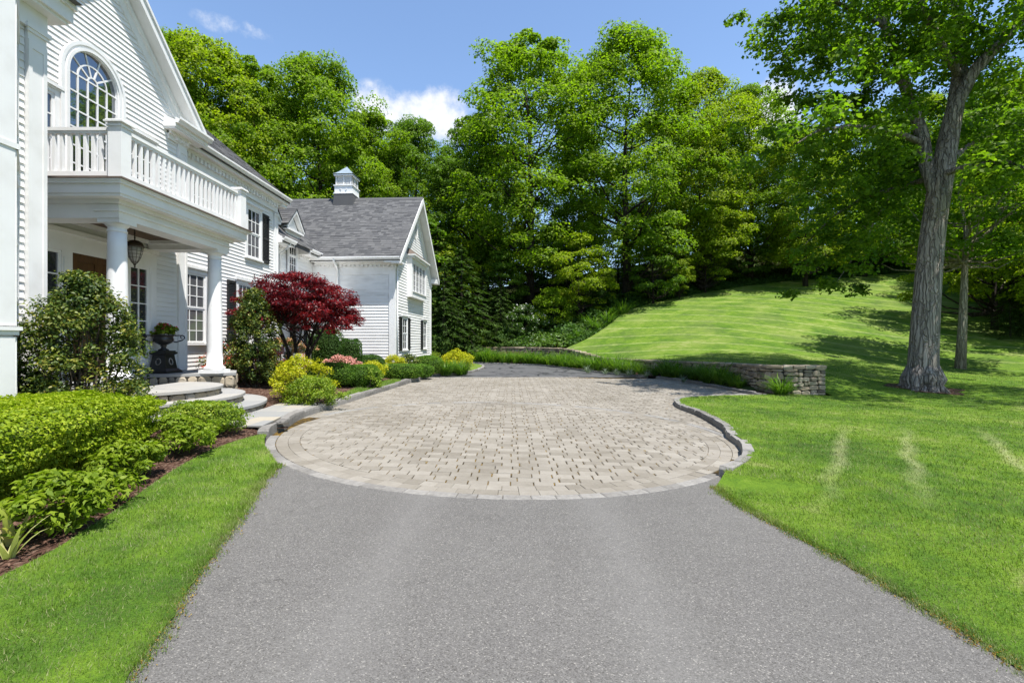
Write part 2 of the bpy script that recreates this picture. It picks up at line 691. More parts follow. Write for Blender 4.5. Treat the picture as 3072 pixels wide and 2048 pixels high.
def m_glass(name, dark, refl):
    m, t = new_mat(name)
    out = nd(t, 'ShaderNodeOutputMaterial')
    p = nd(t, 'ShaderNodeBsdfPrincipled')
    p.inputs['Base Color'].default_value = dark + (1,)
    p.inputs['Roughness'].default_value = .04
    p.inputs['Specular IOR Level'].default_value = .5
    g = nd(t, 'ShaderNodeBsdfGlossy')
    g.inputs['Roughness'].default_value = .015
    g.inputs['Color'].default_value = (.9, .95, 1, 1)
    b = nd(t, 'ShaderNodeBump')
    b.inputs['Strength'].default_value = .05
    b.inputs['Distance'].default_value = .02
    t.links.new(noise(t, pos_node(t), 1.6, 2), b.inputs['Height'])
    t.links.new(b.outputs[0], g.inputs['Normal'])
    mx = nd(t, 'ShaderNodeMixShader')
    mx.inputs[0].default_value = refl
    t.links.new(p.outputs[0], mx.inputs[1])
    t.links.new(g.outputs[0], mx.inputs[2])
    t.links.new(mx.outputs[0], out.inputs[0])
    return m


def m_shingle():
    m, t = new_mat('roof_shingle')
    P = pos_node(t)
    r = island_rand(t)
    n = noise(t, P, 1.2, 4)
    f = math_(t, 'ADD', math_(t, 'MULTIPLY', r, .7), math_(t, 'MULTIPLY', n, .3))
    col = ramp(t, f, [(.055, .055, .057), (.08, .08, .081), (.106, .105, .104), (.14, .138, .135)])
    finish(t, col, .9, .15, noise(t, P, 220, 2), .5, .004)
    return m


MAT = {}
MAT['lawn'] = m_lawn()
MAT['blade'] = m_blade()
MAT['asphalt'] = m_asphalt()
MAT['asphalt_far'] = m_asphalt_far()
MAT['paver'] = m_paver()
MAT['joint'] = m_joint()
MAT['mulch'] = m_mulch()
MAT['forest'] = m_forest()
MAT['shingle'] = m_shingle()
MAT['white'] = surf('white_paint', [(.65, .635, .61), (.74, .732, .715), (.77, .765, .752)], 2.5, 5, .5, .35)
MAT['clap'] = surf('white_clapboard_paint', [(.57, .555, .525), (.71, .70, .68), (.765, .758, .742)], 1.3, 6, .55, .3, stretch=(1, .4, 4))
MAT['shutter'] = surf('black_shutter_paint', [(.012, .012, .013), (.022, .022, .024)], 5, 3, .45, .4)
MAT['glass_sky'] = m_glass('arch_window_glass', (.012, .016, .022), .22)
MAT['glass'] = m_glass('window_glass', (.035, .037, .04), .10)
MAT['screen'] = m_glass('screened_glass', (.10, .10, .105), .05)
MAT['wood'] = surf('varnished_wood', [(.045, .018, .006), (.085, .036, .012), (.125, .058, .02)], 9, 5, .4, .4, stretch=(3, 3, .4))
MAT['copper'] = surf('weathered_copper', [(.10, .075, .06), (.16, .12, .10)], 6, 4, .5, .4)
MAT['lead'] = surf('blue_grey_metal', [(.17, .22, .25), (.26, .31, .34)], 5, 4, .5, .5)
MAT['iron'] = surf('black_cast_iron', [(.008, .008, .008), (.02, .019, .018)], 12, 4, .38, .5, bump=.2, bscale=60)
MAT['bronze'] = surf('dark_bronze', [(.03, .022, .016), (.06, .045, .03)], 10, 3, .45, .5)
MAT['frosted'] = surf('frosted_glass', [(.30, .28, .25), (.40, .38, .34)], 4, 3, .3, .5)
MAT['bluestone'] = surf('bluestone', [(.21, .21, .208), (.28, .275, .262), (.33, .31, .275)], 2.5, 6, .8, .25, island=.5, bump=.25, bscale=50, bdist=.004)
MAT['flag'] = surf('flagstone', [(.21, .213, .208), (.275, .262, .235), (.335, .295, .225)], 2.0, 6, .8, .25, island=.6, bump=.25, bscale=50, bdist=.004)
MAT['granite'] = surf('granite', [(.11, .102, .092), (.185, .174, .158), (.265, .25, .228)], 18, 6, .85, .25, island=.35, bump=.7, bscale=45, bdist=.012)
MAT['pale'] = surf('pale_granite', [(.15, .142, .13), (.20, .192, .178), (.255, .246, .23)], 14, 5, .85, .25, island=.4, bump=.4, bscale=45, bdist=.006)
MAT['field'] = surf('fieldstone', [(.12, .102, .08), (.22, .182, .132), (.31, .248, .168), (.35, .30, .225)], 5, 6, .9, .15, island=.6, bump=.8, bscale=22, bdist=.02)
MAT['veneer'] = surf('stone_veneer', [(.17, .15, .125), (.28, .235, .17), (.36, .30, .215), (.27, .25, .22)], 6, 5, .85, .2, island=.6, bump=.6, bscale=28, bdist=.012)
MAT['mortar'] = surf('dark_mortar', [(.03, .027, .022), (.07, .062, .05)], 20, 4, .95, .1)
MAT['bark'] = m_bark('grey_maple_bark', [(.10, .082, .064), (.26, .222, .185), (.42, .375, .325)])
MAT['bark_pale'] = m_bark('pale_bark', [(.15, .125, .09), (.28, .24, .18), (.37, .33, .25)], False)
MAT['bark_dark'] = m_bark('dark_bark', [(.022, .017, .013), (.05, .04, .032), (.085, .07, .055)], False)
MAT['stem'] = m_bark('shrub_stem', [(.05, .038, .027), (.10, .08, .058), (.15, .12, .09)], False)
MAT['maple'] = leaf('maple_leaf', [(.072, .130, .010), (.128, .205, .012), (.20, .295, .014), (.31, .39, .02)], .54, .55, .2)
MAT['maple2'] = leaf('maple_leaf_yellowish', [(.105, .155, .009), (.175, .24, .011), (.26, .325, .013), (.37, .40, .02)], .55, .55, .2)
MAT['maple3'] = leaf('maple_leaf_deep', [(.050, .105, .012), (.088, .162, .015), (.14, .23, .02), (.22, .31, .03)], .5, .55, .2)
MAT['neartree'] = leaf('shade_tree_leaf', [(.048, .10, .010), (.085, .158, .012), (.14, .225, .014), (.22, .30, .02)], .57, .55, .2)
MAT['hemlock'] = leaf('hemlock_needle', [(.028, .058, .012), (.048, .09, .016), (.078, .125, .022)], .32, .6, .15)
MAT['redleaf'] = leaf('red_maple_leaf', [(.016, .005, .006), (.045, .006, .010), (.11, .008, .014), (.22, .016, .02), (.40, .07, .04)], .40, .4, .35, tcol=(1.9, .7, .6))
MAT['hedge'] = leaf('hedge_leaf', [(.09, .145, .008), (.165, .24, .010), (.26, .33, .014), (.40, .43, .04)], .34, .55, .22, patch=1.6)
MAT['box'] = leaf('boxwood_leaf', [(.035, .085, .010), (.06, .13, .012), (.10, .19, .015), (.22, .31, .025)], .34, .6, .2, patch=2)
MAT['boxdark'] = leaf('boxwood_leaf_dark', [(.022, .055, .010), (.042, .095, .013), (.075, .14, .018)], .3, .6, .2, patch=2)
MAT['holly'] = leaf('glossy_shrub_leaf', [(.014, .034, .010), (.030, .062, .012), (.075, .115, .018), (.20, .22, .035), (.32, .24, .06)], .25, .5, .28, patch=2.4)
MAT['gold'] = leaf('golden_leaf', [(.20, .24, .010), (.34, .36, .012), (.48, .45, .018), (.6, .52, .03)], .35, .5, .2, patch=2.5)
MAT['lime'] = leaf('lime_leaf', [(.08, .15, .012), (.14, .22, .016), (.22, .30, .025), (.33, .36, .04)], .35, .5, .25, patch=2.5)
MAT['peony'] = leaf('peony_leaf', [(.09, .15, .010), (.16, .23, .013), (.26, .32, .025)], .38, .55, .22, patch=2.5)
MAT['pink'] = leaf('pink_blossom', [(.55, .22, .19), (.66, .33, .27), (.72, .46, .37)], .3, .6, .1, tcol=(1.1, .8, .8))
MAT['coral'] = leaf('coral_blossom', [(.50, .06, .045), (.62, .14, .09), (.66, .25, .15)], .3, .6, .1, tcol=(1.1, .7, .6))
MAT['peach'] = leaf('peach_blossom', [(.50, .22, .11), (.56, .30, .16), (.5, .34, .2)], .3, .6, .1, tcol=(1.1, .9, .7))
MAT['azleaf'] = leaf('azalea_leaf', [(.05, .09, .014), (.09, .14, .02), (.16, .20, .035)], .3, .5, .25)
MAT['white_flower'] = leaf('white_blossom', [(.6, .6, .52), (.75, .75, .68)], .3, .6, .1, tcol=(1, 1, .9))
MAT['geranium'] = leaf('geranium_petal', [(.45, .008, .05), (.60, .015, .09)], .3, .5, .2, tcol=(1.2, .5, .7))
MAT['strap'] = leaf('strap_leaf', [(.035, .085, .012), (.06, .13, .016), (.12, .21, .022), (.23, .33, .03)], .45, .5, .25, patch=1.5)
MAT['greystrap'] = leaf('grey_strap_leaf', [(.09, .12, .09), (.15, .19, .14), (.22, .26, .19)], .25, .5, .25)
MAT['cream'] = leaf('variegated_leaf', [(.30, .34, .10), (.48, .48, .20), (.40, .32, .16)], .35, .5, .2)
MAT['core'] = surf('light_block_dark', [(.010, .018, .006), (.022, .035, .010)], 9, 3, .95, .05)  # dark green for the shrub cores added to block light
MAT['rose_leaf'] = leaf('cover_leaf', [(.03, .075, .014), (.055, .115, .018), (.09, .16, .025), (.15, .22, .035)], .35)

# ------------------------------------------------------------------ ground shape
def D(x, y):
    """drive level: falls slightly to the right and away"""
    return -.005 * min(max(y, -6), 14) - .025 * min(max(x, -8), 4)


def Dn(x, y):
    return -.005 * np.clip(y, -6, 14) - .025 * np.clip(x, -8, 4)


def gp(xf, yf, dz=0.0):
    """ground point seen at a pixel of the 2352 px photograph, dz above the drive"""
    dx, dzr = (xf - 1176) / FPX, (784 - yf) / FPX
    z = 0.0
    for _ in range(30):
        t = (z + dz - CAMZ) / dzr
        z = D(dx * t, t)
    return (dx * t, t)


def at(xf, yf, Y):
    return Vector(((xf - 1176) / FPX * Y, Y, CAMZ + (784 - yf) / FPX * Y))


def smooth(pts, n=6, closed=False):
    """Catmull-Rom through points"""
    P = [np.array(p, float) for p in pts]
    out = []
    m = len(P)
    for i in range(m if closed else m - 1):
        p0 = P[(i - 1) % m] if closed or i > 0 else P[0]
        p1, p2 = P[i], P[(i + 1) % m]
        p3 = P[(i + 2) % m] if closed or i + 2 < m else P[-1]
        for k in range(n):
            t = k / n
            out.append(.5 * ((2 * p1) + (-p0 + p2) * t + (2 * p0 - 5 * p1 + 4 * p2 - p3) * t ** 2 + (-p0 + 3 * p1 - 3 * p2 + p3) * t ** 3))
    if not closed:
        out.append(P[-1])
    return [tuple(p) for p in out]


def inside(X, Y, poly):
    X, Y = np.asarray(X, float), np.asarray(Y, float)
    r = np.zeros(X.shape, bool)
    n = len(poly)
    for i in range(n):
        x0, y0 = poly[i][:2]
        x1, y1 = poly[(i + 1) % n][:2]
        if y0 == y1:
            continue
        c = ((y0 > Y) != (y1 > Y)) & (X < (x1 - x0) * (Y - y0) / (y1 - y0) + x0)
        r ^= c
    return r


# control points of the land (x, y, z)
CP = [(-12, -10, .1), (0, -12, .02), (12, -12, -.05), (30, -10, .0), (-4, 0, .12), (3, 0, -.04), (10, 0, -.06), (25, 0, .0), (45, 0, .3),
      (-4, 6, .12), (4.5, 6, -.02), (4, 9.5, -.04), (10, 6, -.08), (20, 8, -.05), (8, 11, -.10), (6, 12.6, -.06), (9.2, 13.8, -.14), (13.2, 15.2, -.10),
      (21.7, 23, .12), (17, 17, -.05), (9.6, 16, .30), (8.3, 18.6, .62), (7.2, 22.5, .55), (6.6, 25, .52), (5.9, 28, .50), (5.0, 30.5, .76), (4.0, 33, .95),
      (7.4, 36.5, 2.7), (10.8, 40.5, 4.3), (19.1, 44.5, 6.0), (33, 44.5, 7.1), (45, 46, 8.2), (12, 24, .85), (12, 31, 2.2), (20, 36, 4.0), (16, 20, .25),
      (30, 30, 2.2), (40, 37, 4.4), (28, 20, .4), (45, 20, 1.0), (60, 40, 6), (70, 10, 1),
      (1, 36, 1.15), (-3, 37, 1.05), (1, 40, 3.0), (1.6, 43, 4.4), (9.9, 43.5, 5.0), (-6, 42, 2.6), (-12, 36, 1.2), (-4, 30, .35), (-10, 28, .6), (-20, 40, 2),
      (-30, 30, .8), (-30, 10, .6), (-20, 0, .4), (-10, 15, .5), (-40, 60, 4), (0, 60, 8.5), (30, 60, 13), (60, 60, 14), (-60, 40, 2), (-60, 100, 6), (0, 105, 8), (60, 105, 12), (90, 60, 11),
      (-8.5, 20, .6)]
_P = np.array(CP, float)


def _u(r2):
    return np.where(r2 > 1e-9, .5 * r2 * np.log(np.maximum(r2, 1e-9)), 0)


def _fit():
    n = len(_P)
    d2 = ((_P[:, None, :2] - _P[None, :, :2]) ** 2).sum(-1)
    K = _u(d2) + np.eye(n) * 2.0
    Q = np.c_[np.ones(n), _P[:, :2]]
    A = np.block([[K, Q], [Q.T, np.zeros((3, 3))]])
    return np.linalg.solve(A, np.r_[_P[:, 2], 0, 0, 0])


_W = _fit()


def H(x, y):
    x = np.clip(np.asarray(x, float), -60, 88)
    y = np.clip(np.asarray(y, float), -12, 104)
    sh = x.shape
    x, y = x.ravel(), y.ravel()
    out = np.empty(len(x))
    for i in range(0, len(x), 20000):
        a, b = x[i:i + 20000], y[i:i + 20000]
        d2 = (a[:, None] - _P[None, :, 0]) ** 2 + (b[:, None] - _P[None, :, 1]) ** 2
        out[i:i + 20000] = _u(d2) @ _W[:len(_P)] + _W[-3] + _W[-2] * a + _W[-1] * b
    return out.reshape(sh)


def h1(x, y):
    return float(H(np.array([x]), np.array([y]))[0])


def sheet(name, poly, hf, step, mat, lift=0.0, kind='structure', parent=None, smoothf=True):
    poly = [tuple(p[:2]) for p in poly]
    xs, ys = [p[0] for p in poly], [p[1] for p in poly]
    gx = np.arange(min(xs), max(xs), step)
    gy = np.arange(min(ys), max(ys), step)
    X, Y = np.meshgrid(gx, gy)
    X = X + (np.arange(len(gy)) % 2)[:, None] * step * .5
    ok = inside(X, Y, poly)
    V = [Vector(p) for p in poly] + [Vector((a, b)) for a, b in zip(X[ok], Y[ok])]
    r = delaunay_2d_cdt(V, [], [list(range(len(poly)))], 1, 1e-5)
    pts = np.array([(v.x, v.y) for v in r[0]])
    z = hf(pts[:, 0], pts[:, 1]) + lift
    me = mesh_py(name, np.c_[pts, z], [tuple(f) for f in r[2]], mat, smoothf)
    o = put(name, me, parent)
    if kind:
        o['kind'] = kind
    return o


# ------------------------------------------------------------------ outlines (photo pixels -> ground)
CC, CR = (-.11, 8.03), 3.61                      # paved circle
def circ(a, r=CR):
    return (CC[0] + r * math.cos(R(a)), CC[1] + r * math.sin(R(a)))

# left edge of the drive (near camera to circle), right edge
DL = smooth([(-1.55, -3)] + [(-1.60, 0.8)] + [gp(*p) for p in ((280, 1568), (400, 1390), (470, 1290), (550, 1185), (600, 1110), (640, 1068))], 5)
DRt = smooth([(2.6, -3), (2.45, .9)] + [gp(*p) for p in ((2352, 1535), (2120, 1395), (1850, 1240), (1700, 1160), (1645, 1118))], 5)
def ragged(path, amp=.022):
    out = []
    for a, b in zip(path, path[1:]):
        n = max(1, int(math.hypot(b[0] - a[0], b[1] - a[1]) / .07)) if a[1] > .5 else 1
        for k in range(n):
            t = k / n
            s = amp if a[1] > .5 else 0
            out.append((a[0] + (b[0] - a[0]) * t + random.gauss(0, s), a[1] + (b[1] - a[1]) * t + random.gauss(0, s * .4)))
    return out + [path[-1]]


DLr, DRr = ragged(DL), ragged(DRt)
# kerb between pavers and the left beds, from the circle to the far asphalt and round the bed tip
KL = smooth([circ(199), circ(190), gp(645, 992), gp(690, 962), gp(760, 938), gp(820, 918), gp(900, 893), gp(950, 877), gp(990, 866)], 5)
KL2 = smooth([gp(990, 866), gp(1030, 862), gp(1080, 857), gp(1106, 849), gp(1113, 843), gp(1100, 838.5), gp(1065, 836)], 5)
# S shaped kerb on the right lawn: circle, neck, tip, back to the wall bed
KR = smooth([circ(-47), circ(-38), circ(-28), circ(-15), circ(-5), gp(1660, 990), gp(1605, 957), gp(1562, 940), gp(1548, 930), gp(1556, 922), gp(1590, 918), gp(1660, 915), gp(1755, 913)], 5)
KB = smooth([gp(1755, 913), gp(1720, 905), gp(1640, 890), gp(1550, 873), gp(1440, 863), gp(1350, 853), gp(1290, 845), gp(1230, 839), gp(1150, 836), gp(1080, 833.5)], 5)
PAVE_END_L, PAVE_END_R = gp(990, 867), gp(1330, 866)

# retaining wall: (x, y, ztop) along its visible face
WALL = smooth([(9.15, 13.85, .76), (7.95, 13.9, .75), (7.85, 15.5, .70), (8.0, 18.6, .63), (6.75, 22.5, .56), (6.1, 25, .53), (5.25, 28, .51),
               (4.35, 30.5, .78), (3.45, 33, .97), (.8, 35, 1.03), (-3.05, 36.2, 1.0), (-7, 36.6, 1.0)], 4)

# ------------------------------------------------------------------ ground sheet
def ground():
    gx = np.unique(np.r_[np.arange(-60, -20, 5), np.arange(-20, 50, 1.0), np.arange(50, 90, 5), [-900, -400, -200, -100, 100, 200, 400, 900]])
    gy = np.unique(np.r_[np.arange(-30, 0, 5), np.arange(0, 62, 1.0), np.arange(62, 112, 5), [-900, -300, -100, 130, 200, 400, 900]])
    X, Y = np.meshgrid(gx, gy)
    Z = H(X, Y)
    low = (X > -10) & (X < 60) & (Y < 47) & (Y > -20)
    drv = (X > -9) & (X < 7.5) & (Y < 35)
    Z = Z - .02 - .14 * low
    Z = np.where(drv, np.minimum(Z, -.35), Z)
    nx, ny = len(gx), len(gy)
    i = np.arange((ny - 1) * nx).reshape(ny - 1, nx)[:, :-1].ravel()
    F = np.c_[i, i + 1, i + 1 + nx, i + nx]
    o = put('ground', mesh_np('ground', np.c_[X.ravel(), Y.ravel(), Z.ravel()], F, MAT['forest'], True))
    o['kind'] = 'structure'


ground()

# asphalt drive by the camera (runs on under the edge of the circle)
near_arc = [circ(a, CR - .02) for a in np.linspace(-52, -143, 24)]
near_poly = [(p[0] + .08, p[1]) for p in DRt[:-1]] + [circ(-46, CR - .02)] + near_arc + [circ(-146, CR - .02)] + [(p[0] - .08, p[1]) for p in DL[::-1][1:]]
drv = sheet('driveway', near_poly, Dn, .45, MAT['asphalt'], 0)

# far asphalt
far_poly = [PAVE_END_L] + KL2[1:] + [(-5, 33.5), (-9, 34.5), (-9, 36), (-4, 35.3)] + KB[::-1]
far_poly = [p for p in far_poly]
# cut KB at the pave end
kb_far = [p for p in KB if p[1] > PAVE_END_R[1] + .1]
far_poly = [PAVE_END_L] + KL2[1:] + [(-6.5, 30.8), (-9, 31.5), (-9, 34.2)] + kb_far[::-1] + [PAVE_END_R]
sheet('far_driveway', far_poly, Dn, .9, MAT['asphalt_far'], 0)

# bedding under the pavers
kb_near = [p for p in KB if p[1] <= PAVE_END_R[1] + .1]
pave_poly = [circ(a) for a in np.linspace(-161 + 360, 360 - 47, 30)] + KR[1:] + kb_near[1:] + [PAVE_END_R, PAVE_END_L] + KL[::-1][:-1]
pavebase = sheet('paved_court', pave_poly, Dn, .6, MAT['joint'], -.010)


# ------------------------------------------------------------------ pavers
def clip_half(poly, nx, ny, c):
    """keep points with nx*x+ny*y <= c"""
    out = []
    n = len(poly)
    for i in range(n):
        a, b = poly[i], poly[(i + 1) % n]
        da, db = nx * a[0] + ny * a[1] - c, nx * b[0] + ny * b[1] - c
        if da <= 0:
            out.append(a)
        if (da < 0 < db) or (db < 0 < da):
            t = da / (da - db)
            out.append((a[0] + (b[0] - a[0]) * t, a[1] + (b[1] - a[1]) * t))
    return out


def slab(poly, top, thick, bev=.006, tilt=.0015, zf=D):
    """a bevelled stone slab from a ground polygon; top is its height above zf"""
    n = len(poly)
    cx, cy = sum(p[0] for p in poly) / n, sum(p[1] for p in poly) / n
    tx, ty, dz = random.gauss(0, tilt) * 4, random.gauss(0, tilt) * 4, random.gauss(0, tilt)
    V = []
    for x, y in poly:
        V.append((x, y, zf(x, y) + top - thick))
    for x, y in poly:
        V.append((x, y, zf(x, y) + top - bev * .9 + dz + tx * (x - cx) + ty * (y - cy)))
    for x, y in poly:
        l = math.hypot(x - cx, y - cy) or 1
        q = max(.0, 1 - bev * 1.4 / l)
        x2, y2 = cx + (x - cx) * q, cy + (y - cy) * q
        V.append((x2, y2, zf(x, y) + top + dz + tx * (x - cx) + ty * (y - cy)))
    F = [tuple(range(2 * n, 3 * n))]
    for i in range(n):
        j = (i + 1) % n
        F.append((i, j, n + j, n + i))
        F.append((n + i, n + j, 2 * n + j, 2 * n + i))
    return V, F


def area(p):
    return abs(sum(p[i][0] * p[(i + 1) % len(p)][1] - p[(i + 1) % len(p)][0] * p[i][1] for i in range(len(p)))) / 2


def ring(r0, r1, w, a0, a1, gap=.004, jit=.0):
    out = []
    rm = (r0 + r1) / 2
    n = max(1, int(round(R(a1 - a0) * rm / w)))
    cuts = [a0 + (a1 - a0) * (i + (random.uniform(-jit, jit) if 0 < i < n else 0)) / n for i in range(n + 1)]
    for i in range(n):
        g = math.degrees(gap / rm)
        a, b = cuts[i] + g / 2, cuts[i + 1] - g / 2
        m = (a + b) / 2
        out.append([circ(a, r0 + gap / 2), circ(a, r1 - gap / 2), circ(m, r1 - gap / 2), circ(b, r1 - gap / 2), circ(b, r0 + gap / 2), circ(m, r0 + gap / 2)])
    return out


def rect_field(x0, x1, y0, y1, gap=.009, wid=(.16, .235, .235, .25)):
    """courses across the drive; cross joints keep close to a column grid with a zigzag"""
    out = []
    y = y0
    row = 0
    while y < y1:
        h = random.choice((.150, .155, .160))
        off = (0, .075, -.01, .06, .015, .085)[row % 6] + random.uniform(-.012, .012)
        k0 = int((x0 - .3) / .225)
        xs = [k * .225 + off + random.uniform(-.014, .014) for k in range(k0, int((x1 + .3) / .225) + 2)]
        for xa, xb in zip(xs, xs[1:]):
            g = gap / 2 * random.uniform(.8, 1.7)
            gy = gap / 2 * random.uniform(.4, 1.0)
            j = lambda: random.uniform(-.002, .002)
            out.append([(xa + g + j(), y + gy + j()), (xb - g + j(), y + gy + j()), (xb - g + j(), y + h - gy + j()), (xa + g + j(), y + h - gy + j())])
        y += h
        row += 1
    return out


JOINTS = []


def pavers():
    items = []
    for k in range(2):                              # circular courses inside the edging
        r1 = CR - .13 - k * .152
        for p in ring(r1 - .152, r1, (.20, .17, .22)[k], 0, 360, .003, jit=.15):
            items.append(slab(p, 0, .04, .003))
    rin = CR - .13 - 2 * .152 - .003
    for p in rect_field(CC[0] - rin, CC[0] + rin, CC[1] - rin, CC[1] + rin):
        far = max(math.hypot(x - CC[0], y - CC[1]) for x, y in p)
        if far < rin:
            JOINTS.append(p[1])
        if far > rin:
            cx, cy = sum(q[0] for q in p) / 4 - CC[0], sum(q[1] for q in p) / 4 - CC[1]
            l = math.hypot(cx, cy)
            if l > rin + .2:
                continue
            nx, ny = cx / l, cy / l
            p = clip_half(p, nx, ny, nx * CC[0] + ny * CC[1] + rin)
            if len(p) < 3 or area(p) < .002:
                continue
        items.append(slab(p, 0, .04))
    # court beyond the circle
    ro = CR + .135
    for p in rect_field(-4.6, 9.5, 4.2, 20.6):
        cx, cy = sum(q[0] for q in p) / 4, sum(q[1] for q in p) / 4
        if not inside(np.array([cx] + [q[0] for q in p]), np.array([cy] + [q[1] for q in p]), pave_poly).any():
            continue
        dx, dy = cx - CC[0], cy - CC[1]
        l = math.hypot(dx, dy)
        if 201 < math.degrees(math.atan2(dy, dx)) % 360 < 313:
            continue
        JOINTS.append(p[1])
        if l < ro + .2:
            if l < ro - .15:
                continue
            nx, ny = -dx / l, -dy / l
            p = clip_half(p, nx, ny, nx * CC[0] + ny * CC[1] - ro)
            if len(p) < 3 or area(p) < .002:
                continue
        items.append(slab(p, 0, .04))
    pieces('paver', 'paver_field', items, MAT['paver'], pavebase, 300)


pavers()


def path_stones(path, width, z0, z1, ln, side=1, jitter=.02, zf=D, gap=.008):
    """kerb stones along a path; side=+1 puts the stones to the left of the direction of travel"""
    P = [np.array(p[:2], float) for p in path]
    S = [0]
    for a, b in zip(P, P[1:]):
        S.append(S[-1] + np.linalg.norm(b - a))

    def pt(s):
        s = min(max(s, 0), S[-1])
        for i in range(len(P) - 1):
            if s <= S[i + 1] + 1e-9:
                t = (s - S[i]) / max(S[i + 1] - S[i], 1e-9)
                d = P[i + 1] - P[i]
                return P[i] + d * t
        return P[-1]

    def nrm(s):
        d = pt(s + .15) - pt(s - .15)
        d = d / (np.linalg.norm(d) + 1e-9)
        return np.array([-d[1], d[0]]) * side
    out = []
    s = 0
    while s < S[-1] - .05:
        w = ln * random.uniform(.75, 1.35)
        e = min(s + w, S[-1])
        m = (s + e) / 2
        ss = [s + gap / 2, m, e - gap / 2]
        inn = [pt(q) + nrm(q) * random.gauss(0, jitter * .25) for q in ss]
        outp = [pt(q) + nrm(q) * (width + random.gauss(0, jitter * .4)) for q in ss]
        zt = random.gauss(0, jitter * .35)
        ring_ = inn + outp[::-1]
        V = [(q[0], q[1], zf(q[0], q[1]) + z0) for q in ring_]
        V += [(q[0] + random.gauss(0, jitter * .2), q[1] + random.gauss(0, jitter * .2), zf(q[0], q[1]) + z0 + (z1 - z0) * .8 + zt) for q in ring_]
        c = sum(ring_) / 6
        V += [((q * .90 + c * .10)[0], (q * .90 + c * .10)[1], zf(q[0], q[1]) + z1 + zt + random.gauss(0, jitter * .15)) for q in ring_]
        F = [(12, 13, 16, 17), (13, 14, 15, 16)]
        for k in range(6):
            j = (k + 1) % 6
            F.append((k, j, 6 + j, 6 + k))
            F.append((6 + k, 6 + j, 12 + j, 12 + k))
        out.append((V, F))
        s = e
    return out


def kerb(name, path, label, side, z1=.13, width=.15, ln=.55):
    e = empty(name, (path[0][0], path[0][1], D(*path[0][:2])), label, 'kerb')
    for V, F in path_stones(path, width, -.05, z1, ln, side):
        c = np.mean(np.array(V), axis=0)
        put('granite_block', mesh_py('granite_block', np.array(V) - c, F, MAT['granite']), e, c)
    return e


# flush granite edging round the circle
edg = empty('granite_edging', (CC[0], CC[1] - CR, D(CC[0], CC[1] - CR)), 'ring of flush pale granite setts round the paved circle', 'edging')
for p in ring(CR - .125, CR + .005, .24, 196, 196 + 121 - 3, jit=.12):
    V, F = slab(p, .006, .06, .008)
    c = np.mean(np.array(V), axis=0)
    put('granite_sett', mesh_py('granite_sett', np.array(V) - c, F, MAT['granite']), edg, c)
for p in ring(CR - .125, CR + .12, .30, -30, 168, jit=.12):
    V, F = slab([circ(math.degrees(math.atan2(y - CC[1], x - CC[0])), min(max(math.hypot(x - CC[0], y - CC[1]), CR - .02), CR + .115)) for x, y in p], .003, .06, .008)
    c = np.mean(np.array(V), axis=0)
    put('granite_sett', mesh_py('granite_sett', np.array(V) - c, F, MAT['pale'] if random.random() < .7 else MAT['paver']), edg, c)
# fill ring between circle courses and far edging
for i_, p in enumerate(ring(CR - .128, CR - .022, .20, -30, 168, jit=.15)):
    V, F = slab(p, 0, .04)
    c = np.mean(np.array(V), axis=0)
    put('ring_paver', mesh_py('ring_paver', np.array(V) - c, F, MAT['paver']), edg, c)

kerb('granite_kerb', KL, 'long raised granite kerb along the planting beds beside the house', 1, .13, .15, .7)
kerb('granite_kerb', KL2, 'granite kerb curling round the bed tip by the far asphalt', 1, .10, .14, .6)
kerb('granite_kerb', KR, 'curved granite kerb holding the front lawn beside the paved circle', -1, .115, .14, .36)
kerb('granite_kerb', kb_near, 'granite kerb along the strappy grass bed below the stone wall', -1, .09, .15, .6)
kerb('granite_kerb', kb_far, 'granite kerb round the bend of the far asphalt drive', -1, .07, .15, .9)
end_row = [(PAVE_END_L[0] + (PAVE_END_R[0] - PAVE_END_L[0]) * i / 40, PAVE_END_L[1] + (PAVE_END_R[1] - PAVE_END_L[1]) * i / 40) for i in range(41)]
e = empty('sett_row', (end_row[0][0], end_row[0][1], D(*end_row[0])), 'straight row of flush granite setts where pavers meet the far asphalt', 'edging')
for V, F in path_stones(end_row, .12, -.06, .008, .3, 1, .006):
    c = np.mean(np.array(V), axis=0)
    put('granite_sett', mesh_py('granite_sett', np.array(V) - c, F, MAT['granite']), e, c)

# ------------------------------------------------------------------ lawns and beds
def lawn_h(x, y):
    """right lawn: meets the drive edge low, kerb height behind the kerb, then the land"""
    h = H(x, y)
    edge = np.full(x.shape, 9.0)
    lo = np.zeros(x.shape)
    for path, dz in ((DRt, .008), (KR, .105)):
        P = np.array([p[:2] for p in path])
        for i in range(0, len(P)):
            d = np.hypot(x - P[i, 0], y - P[i, 1])
            up = d < edge
            edge = np.where(up, d, edge)
            lo = np.where(up, Dn(P[i, 0], P[i, 1]) + dz, lo)
    t = np.clip(edge / 2.0, 0, 1)
    t = t * t * (3 - 2 * t)
    return lo * (1 - t) + np.maximum(h, lo - .15) * t


def offs(path, d):
    P = [np.array(p[:2], float) for p in path]
    out = []
    for i, p in enumerate(P):
        t = P[min(i + 1, len(P) - 1)] - P[max(i - 1, 0)]
        t = t / (np.linalg.norm(t) + 1e-9)
        out.append((p[0] - t[1] * d, p[1] + t[0] * d))
    return out


